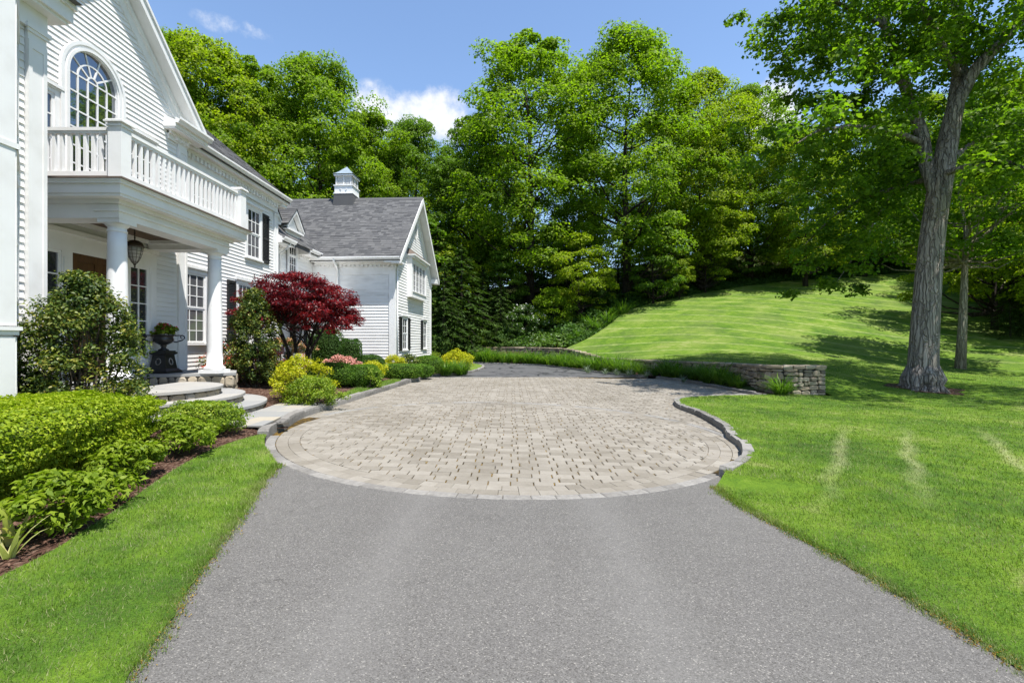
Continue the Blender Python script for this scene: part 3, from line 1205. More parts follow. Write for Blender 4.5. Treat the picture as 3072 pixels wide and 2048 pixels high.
wall_back = offs([p for p in WALL], .12)
WOODS = smooth([(4.1, 33.6), (5.6, 34.6), (7.4, 36.5), (9.2, 39.2), (11.2, 41.2), (15, 43.6), (20, 45.4), (27, 46), (34, 46), (45, 47.5)], 4)
kr_in = offs(KR, -.07)
wall_in = [(x, y) for x, y, z in WALL if y <= 33.2]
wi = [(p[0] + .18, p[1] + .02) for p in wall_in]
lawn_poly = DRr[:] + kr_in[1:-1] + [(7.35, 13.75), (9.3, 13.75), (9.3, 14.05), (8.15, 14.1)] + wi[6:] + WOODS + [(62, 46), (62, -3)]
lawn = sheet('lawn', lawn_poly, lawn_h, .7, MAT['lawn'])
def m_lawn_near(): pass

# strip of grass on the left
BEDL = smooth([(-2.9, -3), (-2.95, .8), gp(0, 1322, .06), gp(200, 1212, .06), gp(300, 1145, .06), gp(400, 1077, .06), gp(480, 1035, .06), gp(540, 1012, .06), gp(598, 996, .06)], 5)
left_lawn_poly = DL[::-1] + BEDL[:-1] + [circ(197, CR + .16)] + [circ(203, CR + .005), circ(209, CR + .005)]
left_lawn_poly = DLr[::-1] + BEDL + [circ(199, CR + .02), circ(205, CR + .01), circ(211, CR + .01)]


def left_h(x, y):
    lo = Dn(x, y) + .008
    P = np.array(DL)
    d = np.min(np.hypot(x[:, None] - P[None, :, 0], y[:, None] - P[None, :, 1]), axis=1)
    return lo + .05 * np.clip(d / .5, 0, 1)


sheet('lawn_strip', left_lawn_poly, left_h, .3, MAT['lawn'])


def bed_h(x, y):
    """beds climb from the kerb to the house"""
    d = Dn(x, y)
    t = np.clip((-3.7 - x) / 3.4, 0, 1)
    far = np.clip((y - 10) / 8, 0, 1)
    return d + .055 + t * (.20 + .36 * far)


kl_in = offs(KL, .145)
kl2_in = offs(KL2, .13)
bed_poly = BEDL + kl_in[1:] + kl2_in[1:] + [(-4.5, 28.9), (-4.6, 20), (-12, 19.8), (-12, -3)]
sheet('mulch_bed', bed_poly, bed_h, .45, MAT['mulch'])
# narrow grass verge along the left kerb
vg = offs(KL, .15)
vg0 = [p for p in vg if 10.3 < p[1] < 18.6]
vg1 = [(p[0] - (.42 * math.sin(math.pi * min(1, max(.0, (p[1] - 10.2) / 8.5))) + .06), p[1]) for p in vg0]
verge_poly = vg0 + vg1[::-1]
sheet('grass_verge', verge_poly, bed_h, .3, MAT['lawn'], .03)
kv = [p for p in offs(KL2, .14) if p[1] > 20.5]
verge2 = kv + [(p[0] - .7, p[1]) for p in kv][::-1][2:]
sheet('grass_verge', verge2, bed_h, .5, MAT['lawn'], .03)
# bed in front of the stone wall
wall_bed = offs(KB, -.14) + [(-7, 36.7), (-3, 36.4)] + [(p[0] + .1, p[1] + .1) for p in WALL[::-1] if p[1] > 13.95 and p[0] > -3.1]
sheet('mulch_bed', wall_bed, lambda x, y: Dn(x, y) + .06, .9, MAT['mulch'])


# ------------------------------------------------------------------ dry stone retaining wall
def stone(c, u, n, w, h, dep):
    """an irregular field stone: c centre of its face, u along, n outwards"""
    V = []
    for lvl, (sc_, dd) in enumerate(((1.0, -.12), (1.0, dep * .35), (.72, dep))):
        for k in range(8):
            a = math.pi / 4 * k + .39
            ca, sa = math.cos(a), math.sin(a)
            e = .55
            x = math.copysign(abs(ca) ** e, ca) * w / 2 * sc_ * random.uniform(.88, 1.06)
            z = math.copysign(abs(sa) ** e, sa) * h / 2 * sc_ * random.uniform(.88, 1.06)
            q = c + u * x + n * (dd + random.uniform(-.01, .01))
            V.append((q[0], q[1], q[2] + z))
    F = [tuple(range(16, 24))]
    for l in (0, 8):
        for k in range(8):
            j = (k + 1) % 8
            F.append((l + k, l + j, l + 8 + j, l + 8 + k))
    return V, F


def retaining_wall():
    w = empty('stone_wall', (9.15, 13.85, D(9.15, 13.85)), 'long dry stone retaining wall below the sloping lawn', 'wall')
    items = []
    core = MB()
    P = [np.array(p, float) for p in WALL]
    th = .42
    for i in range(len(P) - 1):
        a, b = P[i], P[i + 1]
        d = b - a
        L = np.hypot(d[0], d[1])
        if L < .02:
            continue
        u = np.array([d[0] / L, d[1] / L, 0])
        n = np.array([-u[1], u[0], 0])                         # to the left of travel = towards the drive
        if i == 0:
            pass
        za, zb = D(a[0], a[1]) - .15, D(b[0], b[1]) - .15
        ai, bi = a - n * th, b - n * th
        core.add([(a[0] - n[0] * .03, a[1] - n[1] * .03, za), (b[0] - n[0] * .03, b[1] - n[1] * .03, zb), (bi[0], bi[1], zb), (ai[0], ai[1], za),
                  (a[0] - n[0] * .03, a[1] - n[1] * .03, a[2] - .05), (b[0] - n[0] * .03, b[1] - n[1] * .03, b[2] - .05), (bi[0], bi[1], b[2] - .05), (ai[0], ai[1], a[2] - .05)], MB.BOXF)
    core.build('core', MAT['mortar'], w)
    # stones: walk along the face
    S = [0]
    for a, b in zip(P, P[1:]):
        S.append(S[-1] + np.hypot(*(b - a)[:2]))

    def pt(s):
        s = min(max(s, 0), S[-1] - 1e-6)
        i = max(k for k in range(len(S)) if S[k] <= s)
        i = min(i, len(P) - 2)
        t = (s - S[i]) / max(S[i + 1] - S[i], 1e-6)
        p = P[i] + (P[i + 1] - P[i]) * t
        a, b = P[max(i - 0, 0)], P[min(i + 1, len(P) - 1)]
        d = b - a
        l = np.hypot(d[0], d[1])
        u = np.array([d[0] / l, d[1] / l, 0])
        return p, u, np.array([-u[1], u[0], 0])
    def face(sA, sB, big, cap=True):
        """random rubble: wavy courses, some stones split, some tall"""
        zs = [-.12]
        while zs[-1] < 1.6:
            zs.append(zs[-1] + random.uniform(.10, .24) * big)
        ph = [(random.uniform(0, 6), random.uniform(1.5, 4)) for _ in zs]

        def bound(k, s):
            return zs[k] + (.0 if k == 0 else .045 * big * math.sin(s * ph[k][1] + ph[k][0]))
        for k in range(len(zs) - 1):
            s = sA
            while s < sB - .04:
                wd = random.uniform(.13, .44) * big
                e = min(s + wd, sB)
                if sB - e < .1:
                    e = sB
                m = (s + e) / 2
                p, u, n = pt(m)
                g = D(p[0], p[1])
                top = p[2] - .09
                z0, z1 = g + bound(k, m), min(g + bound(k + 1, m), top)
                parts = [(z0, z1)]
                if z1 - z0 > .17 * big and random.random() < .45:
                    q = z0 + (z1 - z0) * random.uniform(.35, .65)
                    parts = [(z0, q), (q, z1)]
                for q0, q1 in parts:
                    if q1 - q0 > .045:
                        c = np.array([p[0], p[1], (q0 + q1) / 2])
                        items.append(stone(c, u, n, (e - s) * .97, (q1 - q0) * .97, random.uniform(.015, .065)))
                s = e
        if cap:
            s = sA
            while s < sB - .04:
                e = min(s + random.uniform(.3, .6) * big, sB)
                if sB - e < .15:
                    e = sB
                p, u, n = pt((s + e) / 2)
                c = p - n * (th / 2 - .04)
                hw, hd, hh = (e - s) / 2 * .985, th / 2 + .02, .05
                V = []
                for zz, k in ((-.10, .96), (-.04, 1.0), (.0, .93)):
                    for sx, sy in ((-1, -1), (1, -1), (1, 1), (-1, 1)):
                        q = c + u * hw * sx * k + n * hd * sy * k * random.uniform(.95, 1.04)
                        V.append((q[0], q[1], q[2] + zz + random.uniform(-.012, .012)))
                items.append((V, [(8, 9, 10, 11), (0, 1, 5, 4), (1, 2, 6, 5), (2, 3, 7, 6), (3, 0, 4, 7), (4, 5, 9, 8), (5, 6, 10, 9), (6, 7, 11, 10), (7, 4, 8, 11)]))
                s = e
    s1 = S[4]
    face(0, s1, .85)
    s2 = next(S[i] for i in range(len(P)) if P[i][1] > 19 and i > 5)
    face(s1, s2, 1.0)
    face(s2, S[-1], 1.5)
    pieces('wall_stone', 'wall_stones', items, MAT['field'], w, 300)


retaining_wall()

# ------------------------------------------------------------------ house
HOUSE = empty('house', (-8.0, 11.0, .4), 'large white clapboard house with columned porch, balcony and garage wing', 'house')
W_ = MAT['white']


def clapboards(fr, zlo, zhi, ex, interval, openings, parent, arches=(), lip=.019):
    z = zlo
    while z < zhi - .01:
        z1 = min(z + ex, zhi)
        zm = (z + z1) / 2
        iv = interval(zm)
        if iv is None or iv[1] - iv[0] < .03:
            z = z1
            continue
        segs = [iv]
        cuts = [(a, b) for a, b, c, d in openings if c < zm < d]
        for uc, zc, r in arches:
            if 0 <= zm - zc < r:
                hw = math.sqrt(r * r - (zm - zc) ** 2)
                cuts.append((uc - hw, uc + hw))
        for a, b in cuts:
            ns = []
            for s, e in segs:
                if b <= s or a >= e:
                    ns.append((s, e))
                else:
                    if a > s + .01:
                        ns.append((s, a))
                    if b < e - .01:
                        ns.append((b, e))
            segs = ns
        for s, e in segs:
            m = MB()
            m.add([fr.p(s, z, 0), fr.p(e, z, 0), fr.p(e, z1, 0), fr.p(s, z1, 0),
                   fr.p(s, z, lip), fr.p(e, z, lip), fr.p(e, z1 + .004, .002), fr.p(s, z1 + .004, .002)],
                  [(0, 1, 5, 4), (4, 5, 6, 7), (1, 2, 6, 5), (0, 4, 7, 3), (7, 6, 2, 3)])
            m.build('clapboard', MAT['clap'], parent)
        z = z1


def window(fr, u0, u1, z0, z1, cols=3, rows=(2, 2), d=.02, glass='glass', cas=.10, cap=True, sill=True, shutters=(), name='window', shw=.42, lower='screen'):
    """double hung window: casing, sashes with muntins, separate panes; u0..z1 is the outside of the sashes"""
    m = MB()
    m.fbox(fr, u0 - cas, u0, z0 - .02, z1 + cas, 0, d + .028)
    m.fbox(fr, u1, u1 + cas, z0 - .02, z1 + cas, 0, d + .028)
    m.fbox(fr, u0, u1, z1, z1 + cas, 0, d + .026)
    if cap:
        m.fbox(fr, u0 - cas - .03, u1 + cas + .03, z1 + cas, z1 + cas + .05, 0, d + .07)
        m.fbox(fr, u0 - cas - .015, u1 + cas + .015, z1 + cas - .03, z1 + cas, 0, d + .045)
    if sill:
        m.fbox(fr, u0 - cas - .03, u1 + cas + .03, z0 - .065, z0 - .018, 0, d + .06)
    w = m.build(name, W_, HOUSE)
    ns = len(rows)
    hz = (z1 - z0) / sum(rows) if ns > 1 else 0
    zc = z0
    for si, rn in enumerate(rows[::-1]):
        zt = zc + (z1 - z0) * rn / sum(rows)
        dd = d - .012 if si == 0 and ns > 1 else d            # the lower sash sits a little forward in sight
        s = MB()
        f = .045
        s.fbox(fr, u0, u0 + f, zc, zt, .004, dd + .01)
        s.fbox(fr, u1 - f, u1, zc, zt, .004, dd + .01)
        s.fbox(fr, u0 + f, u1 - f, zc, zc + f, .004, dd + .01)
        s.fbox(fr, u0 + f, u1 - f, zt - f, zt, .004, dd + .01)
        pw, ph = (u1 - u0 - 2 * f) / cols, (zt - zc - 2 * f) / rn
        for i in range(1, cols):
            s.fbox(fr, u0 + f + i * pw - .011, u0 + f + i * pw + .011, zc + f, zt - f, .004, dd + .006)
        for j in range(1, rn):
            s.fbox(fr, u0 + f, u1 - f, zc + f + j * ph - .011, zc + f + j * ph + .011, .004, dd + .004)
        s.build('sash', W_, w)
        g = MAT[lower if (si == 0 and ns > 1) else glass]
        for i in range(cols):
            for j in range(rn):
                p = MB().fbox(fr, u0 + f + i * pw + .002, u0 + f + (i + 1) * pw - .002, zc + f + j * ph + .002, zc + f + (j + 1) * ph - .002, .001, dd - .006 if dd > .012 else .006)
                p.build('pane', g, w)
        zc = zt
    for sd in shutters:
        a, b = (u0 - cas - shw - .02, u0 - cas - .02) if sd < 0 else (u1 + cas + .02, u1 + cas + .02 + shw)
        sh = MB()
        zb, zt = z0 - .05, z1 + .04
        sh.fbox(fr, a, a + .06, zb, zt, .02, .055)
        sh.fbox(fr, b - .06, b, zb, zt, .02, .055)
        for q0, q1 in ((zb, zb + .1), (zt - .08, zt), ((zb + zt) / 2 - .04, (zb + zt) / 2 + .04)):
            sh.fbox(fr, a + .06, b - .06, q0, q1, .02, .053)
        shp = sh.build('shutter', MAT['shutter'], HOUSE)
        zz = zb + .1
        lv = MB()
        while zz < zt - .09:
            lv.add([fr.p(a + .06, zz, .048), fr.p(b - .06, zz, .048), fr.p(b - .06, zz + .05, .024), fr.p(a + .06, zz + .05, .024)], [(0, 1, 2, 3)])
            zz += .045
        lv.build('louvre', MAT['shutter'], shp)
        for q in (zb + .12, zt - .12):
            MB().fbox(fr, a - .012 if sd < 0 else b - .02, a + .02 if sd < 0 else b + .012, q - .02, q + .02, .05, .085).build('hinge', MAT['iron'], shp)
    return w


def core_wall(name, fr, poly, thick=.2, mat=None):
    m = MB()
    m.fprism(fr, poly, -thick, -.001)
    return m.build(name, mat or MAT['clap'], HOUSE)


def pilaster(fr, u0, u1, z0, z1, d=.045, panel=True):
    m = MB()
    m.fbox(fr, u0, u1, z0, z1, 0, d)
    m.fbox(fr, u0 - .015, u1 + .015, z0, z0 + .22, d, d + .015)
    m.fbox(fr, u0 - .02, u1 + .02, z1 - .10, z1 - .06, d, d + .02)
    m.fbox(fr, u0 - .035, u1 + .035, z1 - .06, z1, d, d + .035)
    if panel:
        w = u1 - u0
        for a, b, c, e in ((u0, u0 + w * .2, z0 + .3, z1 - .2), (u1 - w * .2, u1, z0 + .3, z1 - .2), (u0 + w * .2, u1 - w * .2, z0 + .3, z0 + .4), (u0 + w * .2, u1 - w * .2, z1 - .3, z1 - .2)):
            m.fbox(fr, a, b, c, e, d, d + .012)
    return m.build('pilaster', W_, HOUSE)


def shingles(name_parent, P00, P10, P01, course=.14, tab=.30, th=.008, keep=300, clip=None):
    """lay shingle tabs on the plane P00 (eave start) -> P10 (eave end), P01 (up the slope from P00); returns items"""
    A, B, C = Vector(P00), Vector(P10), Vector(P01)
    U, S = B - A, C - A
    L, T = U.length, S.length
    U.normalize()
    S.normalize()
    N = U.cross(S)
    if N.z < 0:
        N = -N
    items = []
    k = 0
    s = -.02
    while s < T - .02:
        s1 = min(s + course * 1.15, T)
        u = -random.uniform(0, tab)
        while u < L:
            w = tab * random.choice((.55, .8, 1.0, 1.25))
            a, b = max(u, 0) + .003, min(u + w, L) - .003
            if b - a > .02:
                drop = random.choice((0, 0, .012)) if s > 0 else 0
                t0 = th * random.choice((.9, 1.0, 1.7))
                mid = A + U * ((a + b) / 2) + S * s
                if clip is None or clip(mid):
                    q = [A + U * a + S * (s - drop), A + U * b + S * (s - drop), A + U * b + S * s1, A + U * a + S * s1]
                    V = [q[0] + N * .001, q[1] + N * .001, q[0] + N * t0, q[1] + N * t0, q[2] + N * .002, q[3] + N * .002]
                    items.append(([tuple(v) for v in V], [(0, 1, 3, 2), (2, 3, 4, 5), (0, 2, 5), (1, 4, 3)]))
            u += w
        s += course
        k += 1
    return items


def gutter(name, a, b, out, parent=HOUSE, h=.12, w=.12):
    """K-style gutter from a to b (top back edge), out = outward horizontal unit vector"""
    a, b, o = Vector(a), Vector(b), Vector(out)
    z = Vector((0, 0, 1))
    prof = [(0, -h), (w * .55, -h), (w * .8, -h * .55), (w, -h * .4), (w, 0), (w - .012, 0), (w - .012, -h * .35), (0.012, -h * .85), (0.012, 0), (0, 0)]
    m = MB()
    m.prism([a + o * x + z * y for x, y in prof], b - a)
    return m.build(name, W_, parent)


# ---- frames
XG, XR = -7.70, -8.00
GC = 8.78                                            # centre line of the gabled pavilion
FG = Fr((XG, 0, 0), (0, 1, 0), (1, 0, 0))
FR_ = Fr((XR, 0, 0), (0, 1, 0), (1, 0, 0))
PZ = .78                                             # porch floor
G0, G1 = GC - 2.40, GC + 2.40
PEAK, EAVE = 8.62, 6.20                              # wall line of gable: 45 degrees


def gable_iv(z):
    if z < EAVE:
        return (G0, G1)
    hw = PEAK - z
    return (GC - hw, GC + hw) if hw > .03 else None


wall = core_wall('front_gable_wall', FG, [(G0, .1), (G1, .1), (G1, EAVE), (GC, PEAK), (G0, EAVE)])
AWC, AWR, AWS, AWB = 8.70, .50, 6.16, 4.02           # arched window
cas = .16
op = [(AWC - AWR - cas, AWC + AWR + cas, 3.4, AWS), (7.20, 8.05, 4.1, 5.72), (9.35, 10.22, 4.1, 5.72), (7.45, 10.22, .5, 3.05), (G1 - .30, G1, 0, EAVE)]
clapboards(FG, .62, PEAK, .10, gable_iv, op, wall, [(AWC, AWS, AWR + cas)])
pilaster(FG, G1 - .28, G1, .5, 6.1)


def arched_window():
    m = MB()
    n = 28
    ro, ri = AWR + cas, AWR
    for dd0, dd1, r0, r1 in ((0, .06, ri, ro), (.06, .085, ri + .02, ri + .07), (.06, .08, ro - .045, ro + .012)):
        for k in range(n):
            a, b = math.pi * k / n, math.pi * (k + 1) / n
            poly = [(AWC + r0 * math.cos(a), AWS + r0 * math.sin(a)), (AWC + r1 * math.cos(a), AWS + r1 * math.sin(a)),
                    (AWC + r1 * math.cos(b), AWS + r1 * math.sin(b)), (AWC + r0 * math.cos(b), AWS + r0 * math.sin(b))]
            m.fprism(FG, poly, dd0, dd1)
        for s in (-1, 1):
            m.fbox(FG, *sorted((AWC + s * r0, AWC + s * r1)), AWB - .1, AWS, dd0, dd1)
    m.fbox(FG, AWC - ri, AWC + ri, AWB - .1, AWB, 0, .06)
    w = m.build('arched_window', W_, HOUSE)
    mu = MB()
    t = .013
    cw = 2 * AWR / 5
    for i in range(1, 5):
        u = AWC - AWR + i * cw
        mu.fbox(FG, u - t, u + t, AWB, AWS, .004, .022)
    hz = .315
    rows = int((AWS - AWB) / hz)
    for j in range(0, rows + 1):
        z = AWS - j * hz
        mu.fbox(FG, AWC - AWR, AWC + AWR, z - t, z + t, .004, .020)
    r1, r2 = cw * .5, cw * 1.5
    for rr in (r1, r2):
        for k in range(20):
            a, b = math.pi * k / 20, math.pi * (k + 1) / 20
            mu.fprism(FG, [(AWC + (rr - t) * math.cos(a), AWS + (rr - t) * math.sin(a)), (AWC + (rr + t) * math.cos(a), AWS + (rr + t) * math.sin(a)),
                           (AWC + (rr + t) * math.cos(b), AWS + (rr + t) * math.sin(b)), (AWC + (rr - t) * math.cos(b), AWS + (rr - t) * math.sin(b))], .004, .021)
    for ang in (36, 72, 108, 144):
        a = R(ang)
        u, v = (math.cos(a), math.sin(a)), (-math.sin(a), math.cos(a))
        q = []
        for rr, s in ((r1, -t), (AWR, -t), (AWR, t), (r1, t)):
            q.append((AWC + u[0] * rr + v[0] * s, AWS + u[1] * rr + v[1] * s))
        mu.fprism(FG, q, .004, .019)
    mu.build('muntins', W_, w)
    # panes: lower grid and fan light
    g = MAT['glass_sky']
    for i in range(5):
        for j in range(rows + 1):
            zt = AWS - j * hz
            zb = max(zt - hz, AWB)
            if zt - zb > .03:
                MB().fbox(FG, AWC - AWR + i * cw + .003, AWC - AWR + (i + 1) * cw - .003, zb + .003, zt - .003, .001, .006).build('pane', g, w)
    for ra, rb, angs in ((.0, r1, (0, 180)), (r1, r2, (0, 36, 72, 108, 144, 180)), (r2, AWR, (0, 36, 72, 108, 144, 180))):
        for a0, a1 in zip(angs, angs[1:]):
            k = 6
            outer = [(AWC + rb * math.cos(R(a0 + (a1 - a0) * i / k)), AWS + rb * math.sin(R(a0 + (a1 - a0) * i / k))) for i in range(k + 1)]
            inner = [(AWC + ra * math.cos(R(a1 + (a0 - a1) * i / k)), AWS + ra * math.sin(R(a1 + (a0 - a1) * i / k))) for i in range(k + 1)] if ra > 0 else []
            MB().fprism(FG, outer + inner, .001, .006).build('pane', g, w)


arched_window()
for a, b in ((7.30, 7.95), (9.44, 10.12)):
    window(FG, a, b, 4.14, 5.60, 2, (2, 2), cas=.10)

# ---- entrance under the porch: panelled frame, door, two sidelights
def entrance():
    m = MB()
    z1 = 3.00
    m.fbox(FG, 7.45, 10.22, z1, z1 + .30, 0, .05)
    m.fbox(FG, 7.45, 10.22, z1 + .30, z1 + .38, 0, .10)
    for a, b in ((7.45, 7.58), (8.07, 8.27), (9.29, 9.50), (10.02, 10.22)):
        m.fbox(FG, a, b, .62, z1, 0, .045)
        m.fbox(FG, a + .03, b - .03, .8, z1 - .1, .045, .06)
    m.fbox(FG, 7.58, 8.07, .62, 1.1, 0, .03)
    m.fbox(FG, 9.50, 10.02, .62, 1.1, 0, .03)
    w = m.build('door_surround', W_, HOUSE)
    d = MB()
    d.fbox(FG, 8.27, 9.29, .64, z1, 0, .02)
    for a, b in ((8.27, 8.40), (8.72, 8.84), (9.16, 9.29)):
        d.fbox(FG, a, b, .64, z1, .02, .04)
    for a, b in ((8.40, 8.72), (8.84, 9.16)):
        for q0, q1 in ((.64, .9), (1.5, 1.65), (2.2, 2.32), (2.86, 3.0)):
            d.fbox(FG, a, b, q0, q1, .02, .04)
    dr = d.build('front_door', MAT['wood'], HOUSE)
    MB().lathe([(.0, 0), (.03, .01), (.03, .04), (.0, .05)], FG.p(8.46, 1.62, .06), 10).build('door_knob', MAT['bronze'], dr, True)
    for a, b in ((7.58, 8.07), (9.50, 10.02)):
        s = MB()
        s.fbox(FG, a, a + .05, 1.1, z1, .004, .03)
        s.fbox(FG, b - .05, b, 1.1, z1, .004, .03)
        s.fbox(FG, a + .05, b - .05, 1.1, 1.16, .004, .03)
        s.fbox(FG, a + .05, b - .05, z1 - .05, z1, .004, .03)
        um = (a + b) / 2
        s.fbox(FG, um - .012, um + .012, 1.16, z1 - .05, .004, .026)
        for j in range(1, 5):
            z = 1.16 + (z1 - .05 - 1.16) * j / 5
            s.fbox(FG, a + .05, b - .05, z - .011, z + .011, .004, .024)
        so_ = s.build('sidelight', W_, HOUSE)
        for i in range(2):
            for j in range(5):
                za, zb = 1.16 + (z1 - 1.21) * j / 5, 1.16 + (z1 - 1.21) * (j + 1) / 5
                ua, ub = (a + .05, um) if i == 0 else (um, b - .05)
                MB().fbox(FG, ua + .003, ub - .003, za + .003, zb - .003, .001, .008).build('pane', MAT['glass'], so_)


entrance()

# ---- gable roof of the pavilion: rake boards, soffit, cornice returns
XO = -7.44
def pavilion_roof():
    roof = MB()
    ov = .34
    t = .16
    for s in (1, -1):
        ye = GC + s * (2.40 + ov)
        ze, zp = EAVE - ov + .36, PEAK + .36
        q = [(XO, ye, ze), (XO, GC, zp), (XO, GC, zp + t * 1.4), (XO, ye, ze + t * 1.4)]
        roof.prism(q, (-7.5, 0, 0))
    r = roof.build('pavilion_roof', MAT['shingle'], HOUSE)
    tr = MB()
    for s in (1, -1):
        ye = GC + s * (2.40 + ov)
        zeb, zpb = EAVE - ov + .36, PEAK + .36
        # fascia on the outer edge
        tr.prism([(XO + .03, ye, zeb + .18), (XO + .03, GC, zpb + .18), (XO + .03, GC, zpb - .06), (XO + .03, ye, zeb - .06)], (-.035, 0, 0))
        tr.prism([(XO + .06, ye, zeb + .21), (XO + .06, GC, zpb + .21), (XO + .06, GC, zpb + .13), (XO + .06, ye, zeb + .13)], (-.03, 0, 0))
        # soffit
        tr.prism([(XO - .005, ye, zeb - .04), (XO - .005, GC, zpb - .04), (XO - .005, GC, zpb - .002), (XO - .005, ye, zeb - .002)], (XG - XO + .0, 0, 0))
        # rake frieze on the wall, two steps
        for k, (w0, d) in enumerate(((.36, .03), (.14, .065))):
            tr.prism([(XG + d, GC + s * 2.42, EAVE + .30 - .02), (XG + d, GC, PEAK + .30), (XG + d, GC, PEAK + .30 - w0), (XG + d, GC + s * (2.42), EAVE + .28 - w0)], (-d + .002, 0, 0))
    tr.build('rake_trim', W_, HOUSE)
    # cornice returns
    for s in (1, -1):
        y0, y1 = sorted((GC + s * 1.70, GC + s * 2.78))
        c = MB()
        c.box(XG, XG + .26, y0, y1, 6.16, 6.20)
        c.box(XG, XG + .28, y0 - .02 if s > 0 else y0, y1 + .02, 6.20, 6.34)
        c.prism([(XG, y0, 6.34), (XG + .28, y0, 6.34), (XG, y0, 6.46)], (0, y1 - y0, 0))
        c.box(XG, XG + .05, y0 + .1, y1 - .36, 5.98, 6.16)
        c.box(XG, XG + .11, y0 + .1, y1 - .34, 6.10, 6.16)
        cr = c.build('cornice_return', W_, HOUSE)
        gutter('gutter', (XG + .28, y0 - .02, 6.40), (XG + .28, y1 + .06, 6.40), (1, 0, 0), cr)
        for i in range(3):
            yy = y1 - .42 - i * .16
            MB().box(XG + .05, XG + .10, yy - .04, yy + .04, 6.02, 6.10).build('dentil', W_, cr)


pavilion_roof()

# ---- right wing
W0, W1 = G1 - .02, 16.13
wall = core_wall('wing_wall', FR_, [(W0, .1), (W1, .1), (W1, 6.2), (W0, 6.2)])
LW = (11.45, 12.32, 1.42, 3.15)
op = [(LW[0] - .12, LW[1] + .12, LW[2] - .06, LW[3] + .12), (14.20, 15.12, 3.95, 5.62), (13.70, 14.60, 1.36, 3.27), (W1 - .24, W1, 0, 6), (11.70, 12.85, 3.95, 5.62)]
clapboards(FR_, .55, 5.85, .10, lambda z: (W0, W1), op, wall)
pilaster(FR_, W1 - .22, W1, .5, 5.75)
window(FR_, LW[0], LW[1], LW[2], LW[3], 3, (3, 3), cas=.12, glass='screen')
window(FR_, 14.30, 15.02, 4.02, 5.50, 3, (2, 2), cas=.10, shutters=(1,), shw=.40, cap=True)
window(FR_, 13.80, 14.50, 1.42, 3.15, 3, (2, 2), cas=.10, shutters=(-1, 1), shw=.40)
window(FR_, 11.85, 12.70, 4.02, 5.50, 3, (2, 2), cas=.10, shutters=(1,), shw=.36)


def wing_cornice():
    m = MB()
    y0, y1 = W0 + .02, W1
    m.fbox(FR_, y0, y1, 5.82, 6.16, 0, .04)
    m.fbox(FR_, y0, y1, 5.80, 5.84, .04, .06)
    m.fbox(FR_, y0, y1 + .02, 6.08, 6.16, .04, .12)
    m.fbox(FR_, y0, y1 + .32, 6.16, 6.20, 0, .26)
    m.fbox(FR_, y0, y1 + .33, 6.20, 6.34, .22, .27)
    m.fbox(FR_, y1 + .02, y1 + .32, 6.04, 6.16, -.6, .20)
    c = m.build('wing_cornice', W_, HOUSE)
    n = int((y1 - y0) / .155)
    for i in range(n):
        u = y0 + .08 + i * .155
        MB().fbox(FR_, u, u + .085, 5.97, 6.08, .04, .11).build('dentil', W_, c)
    gutter('gutter', (XR + .27, y0, 6.37), (XR + .27, y1 + .36, 6.37), (1, 0, 0), c, .11, .10)


wing_cornice()


def wing_roof():
    x0, z0 = XR + .29, 6.37
    k = .84
    x1 = -12.4
    z1 = z0 + (x0 - x1) * k
    ya, yb = W0 + .01, W1 + .34
    m = MB()
    m.prism([(x0, ya, z0 - .02), (x1, ya, z1 - .02), (x1, ya, z1 - .22), (x0, ya, z0 - .16)], (0, yb - ya, 0))
    m.prism([(x1, ya, z1 - .02), (2 * x1 - x0, ya, z0 - .02), (2 * x1 - x0, ya, z0 - .2), (x1, ya, z1 - .22)], (0, yb - ya, 0))
    r = m.build('wing_roof', MAT['shingle'], HOUSE)
    it = shingles('wing', (x0 + .02, G1 + .01, z0 - .018), (x0 + .02, yb + .02, z0 - .018), (x1, G1 + .01, z1 - .02), .14, .3)
    pieces('shingle', 'shingle_courses', it, MAT['shingle'], r, 200)
    # end wall closing the wing
    e = MB()
    e.prism([(XR, W1, .1), (x1 * 2 - x0 + .5, W1, .1), (x1 * 2 - x0 + .5, W1, 6.1), (x1, W1, z1 - .3), (XR, W1, 6.1)], (0, -.15, 0))
    e.build('end_wall', MAT['clap'], HOUSE)
    t = MB()
    t.prism([(x0 + .02, yb, z0 - .03), (x1, yb, z1 - .03), (x1, yb, z1 - .24), (x0 + .02, yb, z0 - .19)], (0, .03, 0))
    t.build('rake_board', W_, HOUSE)


wing_roof()

